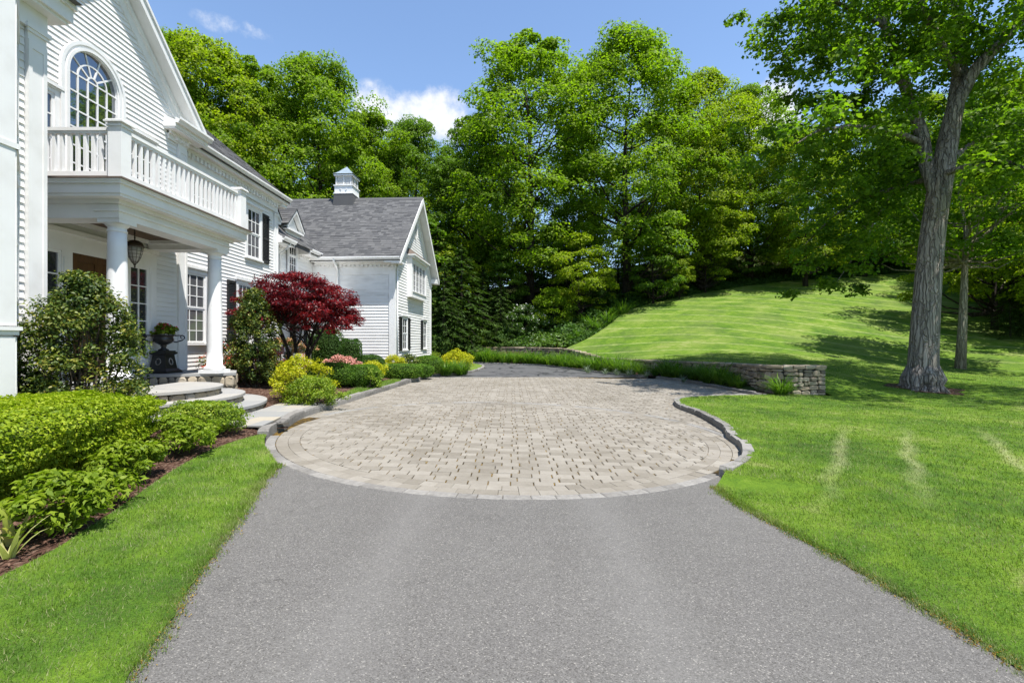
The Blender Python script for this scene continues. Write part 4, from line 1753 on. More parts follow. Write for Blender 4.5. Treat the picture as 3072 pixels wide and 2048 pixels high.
# ---- near wing with its two storey bay at the frame edge
FN = Fr((-6.20, 0, 0), (0, 1, 0), (1, 0, 0))
def near_wing():
    wall = core_wall('near_wing_wall', FN, [(-3, .1), (6.27, .1), (6.27, 5.75), (-3, 5.75)], .25)
    e = MB()
    e.box(-12, -6.451, 6.02, 6.268, .1, 5.75)
    e.box(-6.451, -6.204, 6.24, 6.268, .1, 5.75)
    e.build('near_wing_end', MAT['clap'], HOUSE)
    clapboards(FN, .5, 5.5, .10, lambda z: (5.2, 6.02), [], wall)
    pilaster(FN, 6.03, 6.27, .3, 5.5, .05)
    c = MB()
    c.box(-6.20, -6.14, -3, 6.275, 5.45, 5.72)
    c.box(-12, -6.20, 6.275, 6.32, 5.45, 5.72)
    c.box(-12, -6.0, -3, 6.42, 5.72, 5.76)
    c.box(-12, -5.96, -3, 6.45, 5.76, 5.94)
    c.box(-12.05, -5.92, -3, 6.48, 5.94, 6.0)
    c.build('near_wing_cornice', W_, HOUSE)
    r = MB()
    r.prism([(-5.82, -3, 6.0), (-9.2, -3, 8.6), (-12.6, -3, 6.0)], (0, 9.44, 0))
    r.build('near_wing_roof', MAT['shingle'], HOUSE)
    # bay: front face x=-5.45, 45 degree side
    d = .75
    yb = 5.93
    prof = [(-6.2, yb), (-6.2 + d, yb - d), (-6.2 + d, 1.9), (-6.2, 1.15)]
    b = MB()
    b.prism([(x, y, .1) for x, y in prof], (0, 0, 5.62))
    bay = b.build('bay', W_, HOUSE)
    U = Vector((-1, 1, 0)).normalized()
    N = Vector((1, 1, 0)).normalized()
    fs = Fr((-6.2 + d, yb - d, 0), U, N)
    ff = Fr((-6.2 + d, 0, 0), (0, 1, 0), (1, 0, 0))
    L = d * math.sqrt(2)
    tr = MB()
    for z0, z1, dd in ((1.52, 1.57, .036), (1.57, 1.61, .055), (3.55, 3.61, .042), (5.2, 5.72, .036)):
        tr.fbox(fs, -.02, L, z0, z1, 0, dd)
        tr.fbox(ff, 1.9, yb - d + dd, z0, z1, 0, dd)
    for f, a, bb in ((fs, 0, .14), (fs, L - .16, L - .02), (ff, 4.98, yb - d)):
        tr.fbox(f, a, bb, .2, 1.5, 0, .03)
        tr.fbox(f, a, bb, 1.62, 5.2, 0, .03)
    tr.build('bay_trim', W_, bay)
    for z0, z1 in ((.45, 1.25), (1.9, 3.35), (3.95, 5.1)):
        g = MB()
        g.fbox(fs, .22, .27, z0, z1, 0, .03)
        g.fbox(fs, L - .28, L - .23, z0, z1, 0, .03)
        g.fbox(fs, .27, L - .28, z0, z0 + .06, 0, .03)
        g.fbox(fs, .27, L - .28, z1 - .05, z1, 0, .03)
        g.fbox(fs, .27, L - .28, (z0 + z1) / 2 - .02, (z0 + z1) / 2 + .02, 0, .025)
        w = g.build('bay_window', W_, HOUSE)
        if z0 > 1.5:
            window(ff, 2.55, 3.25, z0, z1, 2, (2, 2), cas=.10)
            window(ff, 3.75, 4.45, z0, z1, 2, (2, 2), cas=.10)
        for q0, q1 in ((z0 + .06, (z0 + z1) / 2 - .02), ((z0 + z1) / 2 + .02, z1 - .05)):
            MB().fbox(fs, .27, L - .28, q0, q1, .0015, .01).build('pane', MAT['glass'], w)


near_wing()

# ---- porch: columns, entablature, balcony
COLS = [(-6.33, 7.61), (-6.33, 10.10)]


def column(x, y, z0, z1, r=.148):
    m = MB()
    h = z1 - z0
    prof = [(r * 1.0, .17)]
    for i in range(9):
        t = i / 8
        prof.append((r * (1 - .17 * t ** 1.6), .17 + (h - .36) * t))
    m.lathe(prof, (x, y, z0), 28)
    c = m.build('column', W_, HOUSE, True)
    b = MB()
    b.box(x - r * 1.42, x + r * 1.42, y - r * 1.42, y + r * 1.42, z0, z0 + .075)
    b.build('plinth', W_, c)
    b = MB()
    b.lathe([(r * 1.3, .075), (r * 1.38, .09), (r * 1.38, .115), (r * 1.28, .135), (r * 1.12, .142), (r * 1.12, .155), (r, .17)], (x, y, z0), 28)
    b.build('base', W_, c, True)
    b = MB()
    q = r * .83
    b.lathe([(q, -.19), (q * 1.1, -.185), (q * 1.1, -.165), (q, -.16), (q, -.11), (q * 1.12, -.10), (q * 1.3, -.075), (q * 1.34, -.06)], (x, y, z1), 28)
    b.build('capital', W_, c, True)
    b = MB()
    b.box(x - q * 1.42, x + q * 1.42, y - q * 1.42, y + q * 1.42, z1 - .06, z1)
    b.build('abacus', W_, c)


for x, y in COLS:
    column(x, y, PZ, 3.38)

BY0, BY1 = 7.42, 10.32
def entablature():
    m = MB()
    z = 3.38
    xo, xi = -6.15, -6.50
    m.box(xi, xo, BY0, BY1, z, 3.64)                              # front beam
    m.box(XG + .06, xi, BY0, BY0 + .35, z + .001, 3.64)           # side beams
    m.box(XG + .06, xi, BY1 - .35, BY1, z + .001, 3.64)
    m.box(xi - .03, xo + .03, BY0 - .03, BY1 + .03, 3.485, 3.515)   # taenia
    for k, (z0, z1, o) in enumerate(((3.60, 3.66, .06), (3.66, 3.70, .22), (3.70, 3.84, .24), (3.84, 3.875, .28), (3.875, 3.90, .30))):
        m.box(XG + .06, xo + o * .93, BY0 - o, BY1 + o * 1.2, z0, z1)
    e = m.build('porch_entablature', W_, HOUSE)
    f = MB()
    f.box(XG + .07, xo + .305, BY0 - .315, BY1 + .38, 3.90, 3.925)
    f.build('balcony_deck', MAT['copper'], HOUSE)
    c = MB()
    c.box(XG + .06, xi + .0, BY0 + .35, BY1 - .35, 3.56, 3.598)
    c.build('porch_ceiling', MAT['wood'], HOUSE)
    t = MB()
    for a, b, cc, d in ((XG + .06, xi, BY0 + .35, BY0 + .42), (XG + .06, xi, BY1 - .42, BY1 - .35), (xi - .07, xi, BY0 + .42, BY1 - .42), (XG + .06, XG + .13, BY0 + .42, BY1 - .42)):
        t.box(a, b, cc, d, 3.49, 3.56)
    t.build('ceiling_moulding', W_, HOUSE)


entablature()


def balcony():
    z = 3.925
    px, py0, py1 = -6.05, 7.32, 10.52
    def post(x, y):
        m = MB()
        m.box(x - .10, x + .10, y - .10, y + .10, z, z + .86)
        m.box(x - .115, x + .115, y - .115, y + .115, z + .80, z + .83)
        m.box(x - .14, x + .14, y - .14, y + .14, z + .86, z + .885)
        m.prism([(x - .125, y - .125, z + .885), (x + .125, y - .125, z + .885), (x + .125, y + .125, z + .885), (x - .125, y + .125, z + .885)], (0, 0, .02))
        return m.build('balcony_post', W_, HOUSE)
    post(px, py0)
    post(px, py1)
    def rail(a, b, nb, axis):
        m = MB()
        if axis == 'y':
            m.box(px - .045, px + .045, a, b, z + .76, z + .81)
            m.box(px - .03, px + .03, a, b, z + .72, z + .76)
            m.box(px - .035, px + .035, a, b, z + .07, z + .14)
        else:
            m.box(a, b, py0 - .045, py0 + .045, z + .76, z + .81)
            m.box(a, b, py0 - .03, py0 + .03, z + .72, z + .76)
            m.box(a, b, py0 - .035, py0 + .035, z + .07, z + .14)
        r = m.build('balustrade_rail', W_, HOUSE)
        me = mesh_py('baluster', MB().box(-.022, .022, -.022, .022, 0, .582).V, MB.BOXF, W_)
        for i in range(nb):
            t = a + (b - a) * (i + .5) / nb
            put('baluster', me, r, (px, t, z + .139) if axis == 'y' else (t, py0, z + .139))
        if axis == 'y':
            for q in (.5,):
                MB().box(px - .03, px + .03, a + (b - a) * q - .03, a + (b - a) * q + .03, z, z + .07).build('foot_block', W_, r)
    rail(py0 + .10, py1 - .10, 24, 'y')
    rail(XG + .10, px - .10, 12, 'x')


balcony()

# ---- porch floor, platforms, circular steps (all stone)
def porch_steps():
    root = empty('porch_steps', (-6.7, 8.5, D(-6.7, 8.5)), 'round bluestone porch steps with stone veneer risers', 'steps')
    cx, cy = -6.7, 8.5
    gz = D(-4.5, 8.5) + .06
    levels = [(1.28, .62), (1.65, .465), (2.03, .31)]
    for r, zt in levels:
        zb = zt - .20
        # tread slab, built of wedge shaped flags
        n = 5
        a0, a1 = -95, 95
        for i in range(n):
            p0, p1 = a0 + (a1 - a0) * i / n, a0 + (a1 - a0) * (i + 1) / n
            arc = [(cx + (r + .03) * math.cos(R(p0 + (p1 - p0) * k / 6)), cy + (r + .03) * math.sin(R(p0 + (p1 - p0) * k / 6))) for k in range(7)]
            poly = [(cx - .02 + .05 * math.cos(R((p0 + p1) / 2)), cy + .05 * math.sin(R((p0 + p1) / 2)))] + arc
            V = [(x, y, zt - .045) for x, y in poly] + [(x, y, zt) for x, y in poly]
            q = len(poly)
            F = [tuple(range(q))[::-1], tuple(range(q, 2 * q))] + [(k, (k + 1) % q, q + (k + 1) % q, q + k) for k in range(q)]
            MB().add(V, F).build('tread_slab', MAT['bluestone'], root)
        core = MB()
        arc = [(cx + (r - .06) * math.cos(R(a)), cy + (r - .06) * math.sin(R(a))) for a in np.linspace(-95, 95, 28)]
        core.prism([(x, y, gz - .2) for x, y in arc], (0, 0, zt - .05 - gz + .2))
        co = core.build('riser_core', MAT['mortar'], root)
        a = -95
        while a < 95:
            w = random.uniform(.13, .30)
            b = min(a + math.degrees(w / r), 95)
            m = R((a + b) / 2)
            nrm = np.array([math.cos(m), math.sin(m), 0])
            u = np.array([-math.sin(m), math.cos(m), 0])
            c = np.array([cx, cy, 0]) + nrm * (r - .055)
            hh = zt - .05 - max(zb, gz - .02)
            c[2] = max(zb, gz - .02) + hh / 2
            V, F = stone(c, u, nrm, R(b - a) * r * .98, hh * 1.0, .045)
            cc = np.mean(np.array(V), axis=0)
            put('riser_stone', mesh_py('riser_stone', np.array(V) - cc, F, MAT['veneer']), co, cc)
            a = b
    # raised platforms either side of the steps carrying the columns
    for s in (1, -1):
        yy = lambda y: y if s > 0 else 2 * 8.78 - y
        poly = [(-5.95, yy(10.18)), (-6.45, yy(11.12)), (XG, yy(11.12)), (XG, yy(9.40)), (-7.0, yy(9.66))]
        slabp = [(x + (.03 if x > -6.4 else 0), y) for x, y in poly]
        if s < 0:
            poly, slabp = poly[::-1], slabp[::-1]
        m = MB()
        m.prism([(x, y, gz - .2) for x, y in poly], (0, 0, PZ - .055 - gz + .2))
        pc = m.build('platform_core', MAT['mortar'], root)
        # coping flags
        n = 3
        m = MB()
        m.prism([(x, y, PZ - .055) for x, y in slabp], (0, 0, .055))
        m.build('coping_slab', MAT['bluestone'], root)
        edge = [(-6.45, yy(11.12)), (-5.95, yy(10.18)), (-7.0, yy(9.66)), (XG, yy(9.40))]
        for a, b in zip(edge, edge[1:]):
            a, b = np.array(a), np.array(b)
            L = np.linalg.norm(b - a)
            u = np.array([*(b - a) / L, 0])
            n_ = np.array([u[1], -u[0], 0]) * (-1 if s > 0 else 1)
            cen = np.array([-7, yy(10.5)])
            if np.dot(n_[:2], (a + b) / 2 - cen) < 0:
                n_ = -n_
            q = 0
            while q < L - .03:
                e = min(q + random.uniform(.16, .3), L)
                if L - e < .1:
                    e = L
                for z0, z1 in ((gz - .05, PZ - .31), (PZ - .31, PZ - .055)):
                    c = np.array([*(a + u[:2] * (q + e) / 2), (z0 + z1) / 2])
                    V, F = stone(c, u, n_, (e - q) * .98, (z1 - z0) * .98, .02)
                    cc = np.mean(np.array(V), axis=0)
                    put('riser_stone', mesh_py('riser_stone', np.array(V) - cc, F, MAT['veneer']), pc, cc)
                q = e


porch_steps()


def walk():
    """flagstone walk between steps and kerb"""
    kin = [p for p in offs(KL, .155) if 6.9 < p[1] < 10.0]
    poly = [(-5.6, 7.15), (-5.6, 9.75), (-4.6, 9.75)] + kin[::-1] + [(-3.85, 7.12)]
    zf = lambda x, y: D(-4.2, 8.5) + .0
    base = sheet('front_walk', poly, lambda x, y: np.full(x.shape, D(-4.2, 8.5) + .105), .5, MAT['mortar'])
    cuts = [7.12, 7.62, 7.98, 8.55, 8.95, 9.40, 9.80]
    for y0, y1 in zip(cuts, cuts[1:]):
        x = -5.6
        while x < -3.2:
            w = random.uniform(.45, .9)
            g = .006
            q = [(x + g, y0 + g), (x + w - g, y0 + g), (x + w - g, y1 - g), (x + g, y1 - g)]
            x += w
            # clip against the kerb line, which is nearly straight at each stone
            xk = min((p[0] for p in kin if y0 - .25 < p[1] < y1 + .25), default=-3.7)
            k = [p for p in kin if y0 - .6 < p[1] < y1 + .6]
            if len(k) >= 2:
                a, b = k[0], k[-1]
                dx, dy = b[0] - a[0], b[1] - a[1]
                l = math.hypot(dx, dy)
                nx, ny = dy / l, -dx / l
                q = clip_half(q, nx, ny, nx * a[0] + ny * a[1] - .004)
            if len(q) < 3 or area(q) < .01:
                continue
            V, F = slab(q, .125, .03, .005, .0008, zf)
            c = np.mean(np.array(V), axis=0)
            put('flagstone', mesh_py('flagstone', np.array(V) - c, F, MAT['flag']), base, c)


walk()

# ------------------------------------------------------------------ connector and garage wing
FC = Fr((-8.25, 0, 0), (0, 1, 0), (1, 0, 0))
def connector():
    wall = core_wall('connector_wall', FC, [(16.0, .1), (20.2, .1), (20.2, 5.0), (16.0, 5.0)])
    clapboards(FC, .6, 4.95, .105, lambda z: (16.14, 19.6), [(17.35, 18.15, 3.7, 5.0), (16.75, 17.35, .5, 2.9), (17.9, 18.7, 1.2, 2.9)], wall)
    m = MB()
    x0, z0 = -7.82, 5.0
    m.prism([(x0, 16.14, z0), (-11.6, 16.14, z0 + 3.78), (-11.6, 16.14, z0 + 3.6), (x0, 16.14, z0 - .14)], (0, 5.4, 0))
    r = m.build('connector_roof', MAT['shingle'], HOUSE)
    it = shingles('c', (x0 + .02, 16.14, z0 + .004), (x0 + .02, 19.9, z0 + .004), (-11.6, 16.14, z0 + 3.784), .14, .3)
    pieces('shingle', 'shingle_courses', it, MAT['shingle'], r, 120)
    for a, b in ((16.14, 17.02), (18.38, 19.35)):
        c = MB()
        c.fbox(FC, a, b, 4.62, 4.86, 0, .03)
        c.fbox(FC, a, b, 4.82, 4.88, 0, .40)
        c.fbox(FC, a, b, 4.88, 5.0, .36, .42)
        c.prism([FC.p(b, 4.82, .0), FC.p(b, 4.82, .44), FC.p(b, 5.02, .44), FC.p(b, 5.30, 0)], (0, .03, 0))
        c.prism([FC.p(a, 4.82, .0), FC.p(a, 4.82, .44), FC.p(a, 5.02, .44), FC.p(a, 5.30, 0)], (0, -.03, 0))
        cc = c.build('connector_cornice', W_, HOUSE)
        gutter('gutter', (-7.83, a, 5.03), (-7.83, b + .04, 5.03), (1, 0, 0), cc)
        for i in range(int((b - a) / .17)):
            MB().fbox(FC, a + .05 + i * .17, a + .13 + i * .17, 4.73, 4.81, .03, .09).build('dentil', W_, cc)
    # wall dormers
    for c0 in (17.70, 15.86):
        a, b = c0 - .52, c0 + .52
        m = MB()
        f = Fr((-8.2, 0, 0), (0, 1, 0), (1, 0, 0))
        m.fprism(f, [(a, 4.9), (b, 4.9), (b, 5.62), (c0, 6.14), (a, 5.62)], -2.4, .0)
        dm = m.build('dormer', W_, HOUSE)
        t = MB()
        for s in (1, -1):
            e, p = c0 + s * .68, c0
            t.prism([f.p(e, 5.56, .17), f.p(p, 6.24, .17), f.p(p, 6.34, .17), f.p(e, 5.66, .17)], (-.05, 0, 0))
            t.prism([f.p(e, 5.52, .12), f.p(p, 6.20, .12), f.p(p, 6.26, .12), f.p(e, 5.58, .12)], (-.12, 0, 0))
        t.fbox(f, a - .16, b + .16, 5.50, 5.58, 0, .15)
        t.fbox(f, a - .05, b + .05, 5.38, 5.50, 0, .04)
        t.build('pediment_trim', W_, dm)
        rf = MB()
        for s in (1, -1):
            e, p = c0 + s * .70, c0
            rf.prism([f.p(e, 5.66, .19), f.p(p, 6.36, .19), f.p(p, 6.40, .19), f.p(e, 5.70, .19)], (-2.4, 0, 0))
        rr = rf.build('dormer_roof', MAT['shingle'], HOUSE)
        it = shingles('d', f.p(a - .19, 5.70, .20), f.p(a - .19, 5.70, -2.2), f.p(c0, 6.405, .20), .14, .28)
        pieces('shingle', 'shingle_courses', it, MAT['shingle'], rr, 60)
        window(f, c0 - .30, c0 + .30, 3.98, 5.28, 3, (2, 2), cas=.09, cap=False, lower='glass')
    # downspout beside the dormer
    MB().tube([(-7.8, 16.75, 4.92), (-7.95, 16.75, 4.72), (-8.18, 16.75, 4.55), (-8.18, 16.75, 3.0), (-8.18, 16.75, .6)], .035, 8).build('downspout', W_, HOUSE, True)
    # side entry: door, window, columns with a beam
    window(FC, 18.0, 18.6, 1.35, 2.8, 2, (2, 2), cas=.09, shutters=(-1, 1), shw=.3)
    d = MB()
    d.fbox(FC, 16.75, 17.35, .6, 2.85, .0, .06)
    dr = d.build('side_door', W_, HOUSE)
    for i in range(3):
        for j in range(2):
            MB().fbox(FC, 16.83 + i * .15, 16.96 + i * .15, 2.0 + j * .38, 2.34 + j * .38, .06, .066).build('pane', MAT['glass'], dr)
    for y in (16.75, 17.95, 19.1):
        column(-7.05, y, .45, 3.1, .13)
    b = MB()
    b.box(-8.24, -6.9, 16.4, 19.4, 3.1, 3.34)
    b.box(-8.24, -6.8, 16.35, 19.42, 3.34, 3.42)
    b.build('side_porch_beam', W_, HOUSE)
    b = MB()
    b.box(-8.2, -6.8, 16.4, 19.45, .1, .45)
    b.build('side_porch_floor', MAT['bluestone'], HOUSE)


connector()

GA = R(3)
GO = (-4.83, 19.5, 0)
gu, gn = (math.sin(GA), math.cos(GA), 0), (math.cos(GA), -math.sin(GA), 0)
FGA = Fr(GO, gu, gn)                                   # gable end, u away from camera
FGF = Fr(GO, (-math.cos(GA), math.sin(GA), 0), (-math.sin(GA), -math.cos(GA), 0))   # wall facing the camera, u to the left
GL, GE, GP = 6.67, 4.66, 8.05                          # length, eave wall height, peak wall height


def garage():
    mid = GL / 2

    def iv(z):
        if z < GE:
            return (0, GL)
        hw = mid * (GP - z) / (GP - GE)
        return (mid - hw, mid + hw) if hw > .05 else None
    wall = core_wall('garage_gable_wall', FGA, [(0, .1), (GL, .1), (GL, GE), (mid, GP), (0, GE)])
    op = [(1.85, 4.72, 3.42, 5.45), (1.0, 1.86, 1.0, 2.7), (4.75, 5.6, 1.0, 2.7), (0, .24, 0, 4.7), (GL - .24, GL, 0, 4.7)]
    clapboards(FGA, .72, GP, .125, iv, op, wall, lip=.022)
    pilaster(FGA, 0.0, .22, .6, 4.5, .04, False)
    pilaster(FGA, GL - .22, GL, .6, 4.5, .04, False)
    wall = core_wall('garage_front_wall', FGF, [(-.02, .1), (9, .1), (9, GE), (-.02, GE)])
    clapboards(FGF, .72, 4.2, .125, lambda z: (.24, 3.5), [], wall, lip=.022)
    pilaster(FGF, -.04, .22, .6, 4.5, .04, False)
    f = MB()
    f.fbox(FGF, .2, 3.3, 4.2, 4.5, 0, .03)
    f.fbox(FGF, -.08, 3.3, 4.5, 4.66, 0, .04)
    f.fbox(FGF, -.1, 3.3, 4.60, 4.68, .04, .13)
    f.fbox(FGF, -.30, 3.32, 4.68, 4.72, 0, .40)
    f.fbox(FGF, -.30, 3.32, 4.72, 4.84, .36, .40)
    f.fprism(Fr(FGF.p(-.30, 0), FGF.U, FGF.N), [(0, 4.62), (.3, 4.62), (.3, 4.70), (0, 4.70)], -.25, .42)
    fc = f.build('garage_cornice', W_, HOUSE)
    for i in range(18):
        MB().fbox(FGF, .02 + i * .18, .11 + i * .18, 4.51, 4.60, .04, .10).build('dentil', W_, fc)
    gutter('gutter', FGF.p(-.36, 4.86, .40), FGF.p(3.34, 4.86, .40), (FGF.N.x, FGF.N.y, 0), fc)
    gutter('gutter', FGF.p(-.36, 4.86, -GL - .40), FGF.p(3.34, 4.86, -GL - .40), (-FGF.N.x, -FGF.N.y, 0), fc)
    # far eave return
    r = MB()
    r.fbox(FGA, GL - .1, GL + .45, 4.62, 4.86, -.3, .36)
    r.fbox(FGA, -.42, .30, 4.64, 4.70, -.3, .34)
    r.build('cornice_return', W_, HOUSE)
    # roof slabs
    e0 = -.42
    k = (GP + .30 - 4.86) / (mid - e0)
    rf = MB()
    A = lambda u, z, d: FGA.p(u, z, d)
    zr = 4.86 + k * (mid - e0)
    for s in (0, 1):
        ue = e0 if s == 0 else GL - e0
        rf.prism([A(ue, 4.86, .36), A(mid, zr, .36), A(mid, zr - .18, .36), A(ue, 4.70, .36)], Vector(FGA.N) * -12)
    roof = rf.build('garage_roof', MAT['shingle'], HOUSE)
    it = shingles('g', A(e0, 4.866, .38), A(e0, 4.866, -8.2), A(mid, zr + .006, .38), .14, .25, .010)
    it = [q for q in it]
    pieces('shingle', 'shingle_courses', it, MAT['shingle'], roof, 300)
    cp = MB()
    cp.prism([A(mid - .16, zr - .12, .39), A(mid, zr + .035, .39), A(mid + .16, zr - .12, .39)], Vector(FGA.N) * -10)
    cp.build('ridge_cap', MAT['shingle'], roof)
    t = MB()
    for s in (0, 1):
        ue = e0 if s == 0 else GL - e0
        sg = 1 if s == 0 else -1
        t.prism([A(ue, 4.84, .40), A(mid, zr - .02, .40), A(mid, zr - .30, .40), A(ue + sg * .0, 4.60, .40)], Vector(FGA.N) * -.04)
        t.prism([A(ue, 4.66, .36), A(mid, zr - .20, .36), A(mid, zr - .25, .36), A(ue, 4.60, .36)], Vector(FGA.N) * -.36)
        for w0, d in ((.40, .025), (.16, .06)):
            t.prism([A(0 if s == 0 else GL, GE + .05, d), A(mid, GP + .05, d), A(mid, GP - w0, d), A(.0 if s == 0 else GL, GE - w0 + .02, d)], Vector(FGA.N) * -(d - .002))
    t.build('rake_trim', W_, HOUSE)
    # projecting window box with copper roof
    b = MB()
    a0, a1, z0, z1, dp = 1.85, 4.70, 3.46, 5.22, .24
    b.fbox(FGA, a0, a1, z0, z0 + .25, 0, dp)
    b.fbox(FGA, a0, a0 + .22, z0 + .25, z1, 0, dp)
    b.fbox(FGA, a1 - .22, a1, z0 + .25, z1, 0, dp)
    b.fbox(FGA, a0 + .22, a1 - .22, z1 - .16, z1, 0, dp)
    b.fbox(FGA, a0 + .22, a1 - .22, z0 + .25, z1 - .16, 0, .03)
    b.fbox(FGA, a0 - .06, a1 + .06, z1, z1 + .09, 0, dp + .10)
    b.fbox(FGA, a0 - .10, a1 + .10, z1 + .09, z1 + .15, 0, dp + .16)
    b.fbox(FGA, a0 + .12, a1 - .12, z0 + .24, z0 + .29, dp, dp + .04)
    bx = b.build('window_box', W_, HOUSE)
    n = 4
    uw = (a1 - a0 - .44) / n
    g = MB()
    f0, f1 = dp - .075, dp - .02
    for i in range(n + 1):
        u = a0 + .22 + i * uw
        g.fbox(FGA, u - .035, u + .035, z0 + .25, z1 - .16, f0, f1)
    for i in range(n):
        u = a0 + .22 + i * uw
        g.fbox(FGA, u + .035, u + uw - .035, z0 + .25, z0 + .31, f0, f1)
        g.fbox(FGA, u + .035, u + uw - .035, z1 - .22, z1 - .16, f0, f1)
        g.fbox(FGA, u + uw / 2 - .008, u + uw / 2 + .008, z0 + .31, z1 - .22, f0, f0 + .026)
        for j in range(1, 5):
            z = z0 + .31 + (z1 - z0 - .53) * j / 5
            g.fbox(FGA, u + .035, u + uw - .035, z - .008, z + .008, f0, f0 + .024)
    g.build('sash', W_, bx)
    for i in range(n):
        u = a0 + .22 + i * uw
        for h in range(2):
            for j in range(5):
                zz = z0 + .31 + (z1 - z0 - .53) * j / 5
                MB().fbox(FGA, u + .036 + h * (uw / 2 - .036), u + uw / 2 - .001 + h * (uw / 2 - .036), zz + .002, zz + (z1 - z0 - .53) / 5 - .002, f0 + .002, f0 + .014).build('pane', MAT['glass'], bx)
    c = MB()
    zz = z1 + .15
    c.add([A(a0 - .10, zz, 0), A(a1 + .10, zz, 0), A(a1 + .10, zz, dp + .16), A(a0 - .10, zz, dp + .16), A(a0 + .15, zz + .34, .0), A(a1 - .15, zz + .34, .0)],
          [(3, 2, 5, 4), (0, 3, 4), (2, 1, 5), (0, 1, 2, 3), (0, 4, 5, 1)])
    c.build('box_roof', MAT['copper'], bx)
    # ground floor windows
    window(FGA, 1.08, 1.78, 1.10, 2.48, 2, (2, 2), cas=.08, shutters=(-1, 1), shw=.40)
    window(FGA, 4.83, 5.52, 1.10, 2.48, 2, (2, 2), cas=.08, shutters=(-1,), shw=.40)
    # oval louvred vent
    v = MB()
    uc, zc = mid, 6.80
    N = 24
    for r0, r1, d0, d1 in ((.80, 1.0, .0, .05),):
        for i in range(N):
            a, bb = 2 * math.pi * i / N, 2 * math.pi * (i + 1) / N
            v.fprism(FGA, [(uc + .34 * r0 * math.cos(a), zc + .46 * r0 * math.sin(a)), (uc + .34 * r1 * math.cos(a), zc + .46 * r1 * math.sin(a)),
                           (uc + .34 * r1 * math.cos(bb), zc + .46 * r1 * math.sin(bb)), (uc + .34 * r0 * math.cos(bb), zc + .46 * r0 * math.sin(bb))], d0, d1)
    v.fbox(FGA, uc - .03, uc + .03, zc + .44, zc + .54, 0, .06)
    v.fbox(FGA, uc - .03, uc + .03, zc - .54, zc - .44, 0, .06)
    vo = v.build('oval_vent', W_, HOUSE)
    for i in range(11):
        z = zc - .34 + i * .068
        hw = .27 * math.sqrt(max(.02, 1 - ((z - zc) / .39) ** 2))
        MB().add([FGA.p(uc - hw, z, .04), FGA.p(uc + hw, z, .04), FGA.p(uc + hw, z + .05, .015), FGA.p(uc - hw, z + .05, .015)], [(0, 1, 2, 3)]).build('slat', W_, vo)
    # downspout on the front wall
    p = lambda u, z, d: FGF.p(u, z, d)
    MB().tube([p(2.35, 4.78, .46), p(2.35, 4.70, .46), p(2.35, 4.52, .20), p(2.35, 4.40, .09), p(2.35, 2.5, .09), p(2.35, .6, .09)], .045, 8).build('downspout', W_, HOUSE, True)
    MB().tube([FGA.p(.10, 4.6, .10), FGA.p(.10, 2.5, .09), FGA.p(.10, .6, .09)], .035, 8).build('downspout', W_, HOUSE, True)


garage()


def cupola():
    c = FGA.p(GL / 2, 0, -3.35)
    zr = 8.35
    f = Fr((c[0], c[1], zr), (math.cos(GA), -math.sin(GA), 0), (math.sin(GA), math.cos(GA), 0))
    def sq(m, h, z0, z1, h2=None):
        h2 = h if h2 is None else h2
        V = [f.p(-h, z0, -h), f.p(h, z0, -h), f.p(h, z0, h), f.p(-h, z0, h), f.p(-h2, z1, -h2), f.p(h2, z1, -h2), f.p(h2, z1, h2), f.p(-h2, z1, h2)]
        m.add(V, MB.BOXF)
    m = MB()
    sq(m, .52, -.75, .12, .45)
    root = m.build('cupola', MAT['shingle'], HOUSE)
    b = MB()
    sq(b, .47, .12, .16)
    sq(b, .43, .16, .50)
    sq(b, .47, .50, .54)
    sq(b, .36, .54, .98)
    sq(b, .46, .98, 1.04)
    sq(b, .42, 1.04, 1.07)
    b.build('cupola_body', W_, root)
    for sgn in ((0, -1), (1, 0), (-1, 0), (0, 1)):
        n = f.U * sgn[0] + f.N * sgn[1]
        u = Vector((-n.y, n.x, 0))
        g = Fr((c[0], c[1], zr), u, n)
        t = MB()
        for a, bb in ((-.40, -.33), (-.03, .03), (.33, .40)):
            t.fbox(g, a, bb, .54, .98, .36, .40)
        t.build('corner_board', W_, root)
        for a, bb in ((-.33, -.03), (.03, .33)):
            for i in range(7):
                z = .56 + i * .058
                MB().add([g.p(a, z, .395), g.p(bb, z, .395), g.p(bb, z + .045, .365), g.p(a, z + .045, .365)], [(0, 1, 2, 3)]).build('slat', W_, root)
    r = MB()
    prev = None
    for h, z in ((.50, 1.07), (.40, 1.13), (.28, 1.24), (.16, 1.38), (.05, 1.50), (.015, 1.55)):
        if prev:
            sq(r, prev[0], prev[1], z, h)
        prev = (h, z)
    r.build('cupola_roof', MAT['lead'], root)
    # small flourish of scrollwork on the front panel
    for s in (-1, 1):
        pts = []
        for i in range(14):
            a = i / 13 * 4.6
            rr = .015 + .02 * a / 1.6
            pts.append(f.p(s * .16 + s * rr * math.cos(a), .33 + rr * math.sin(a) * .8, -.445))
        MB().tube(pts, .010, 5).build('scroll', W_, root, True)


cupola()

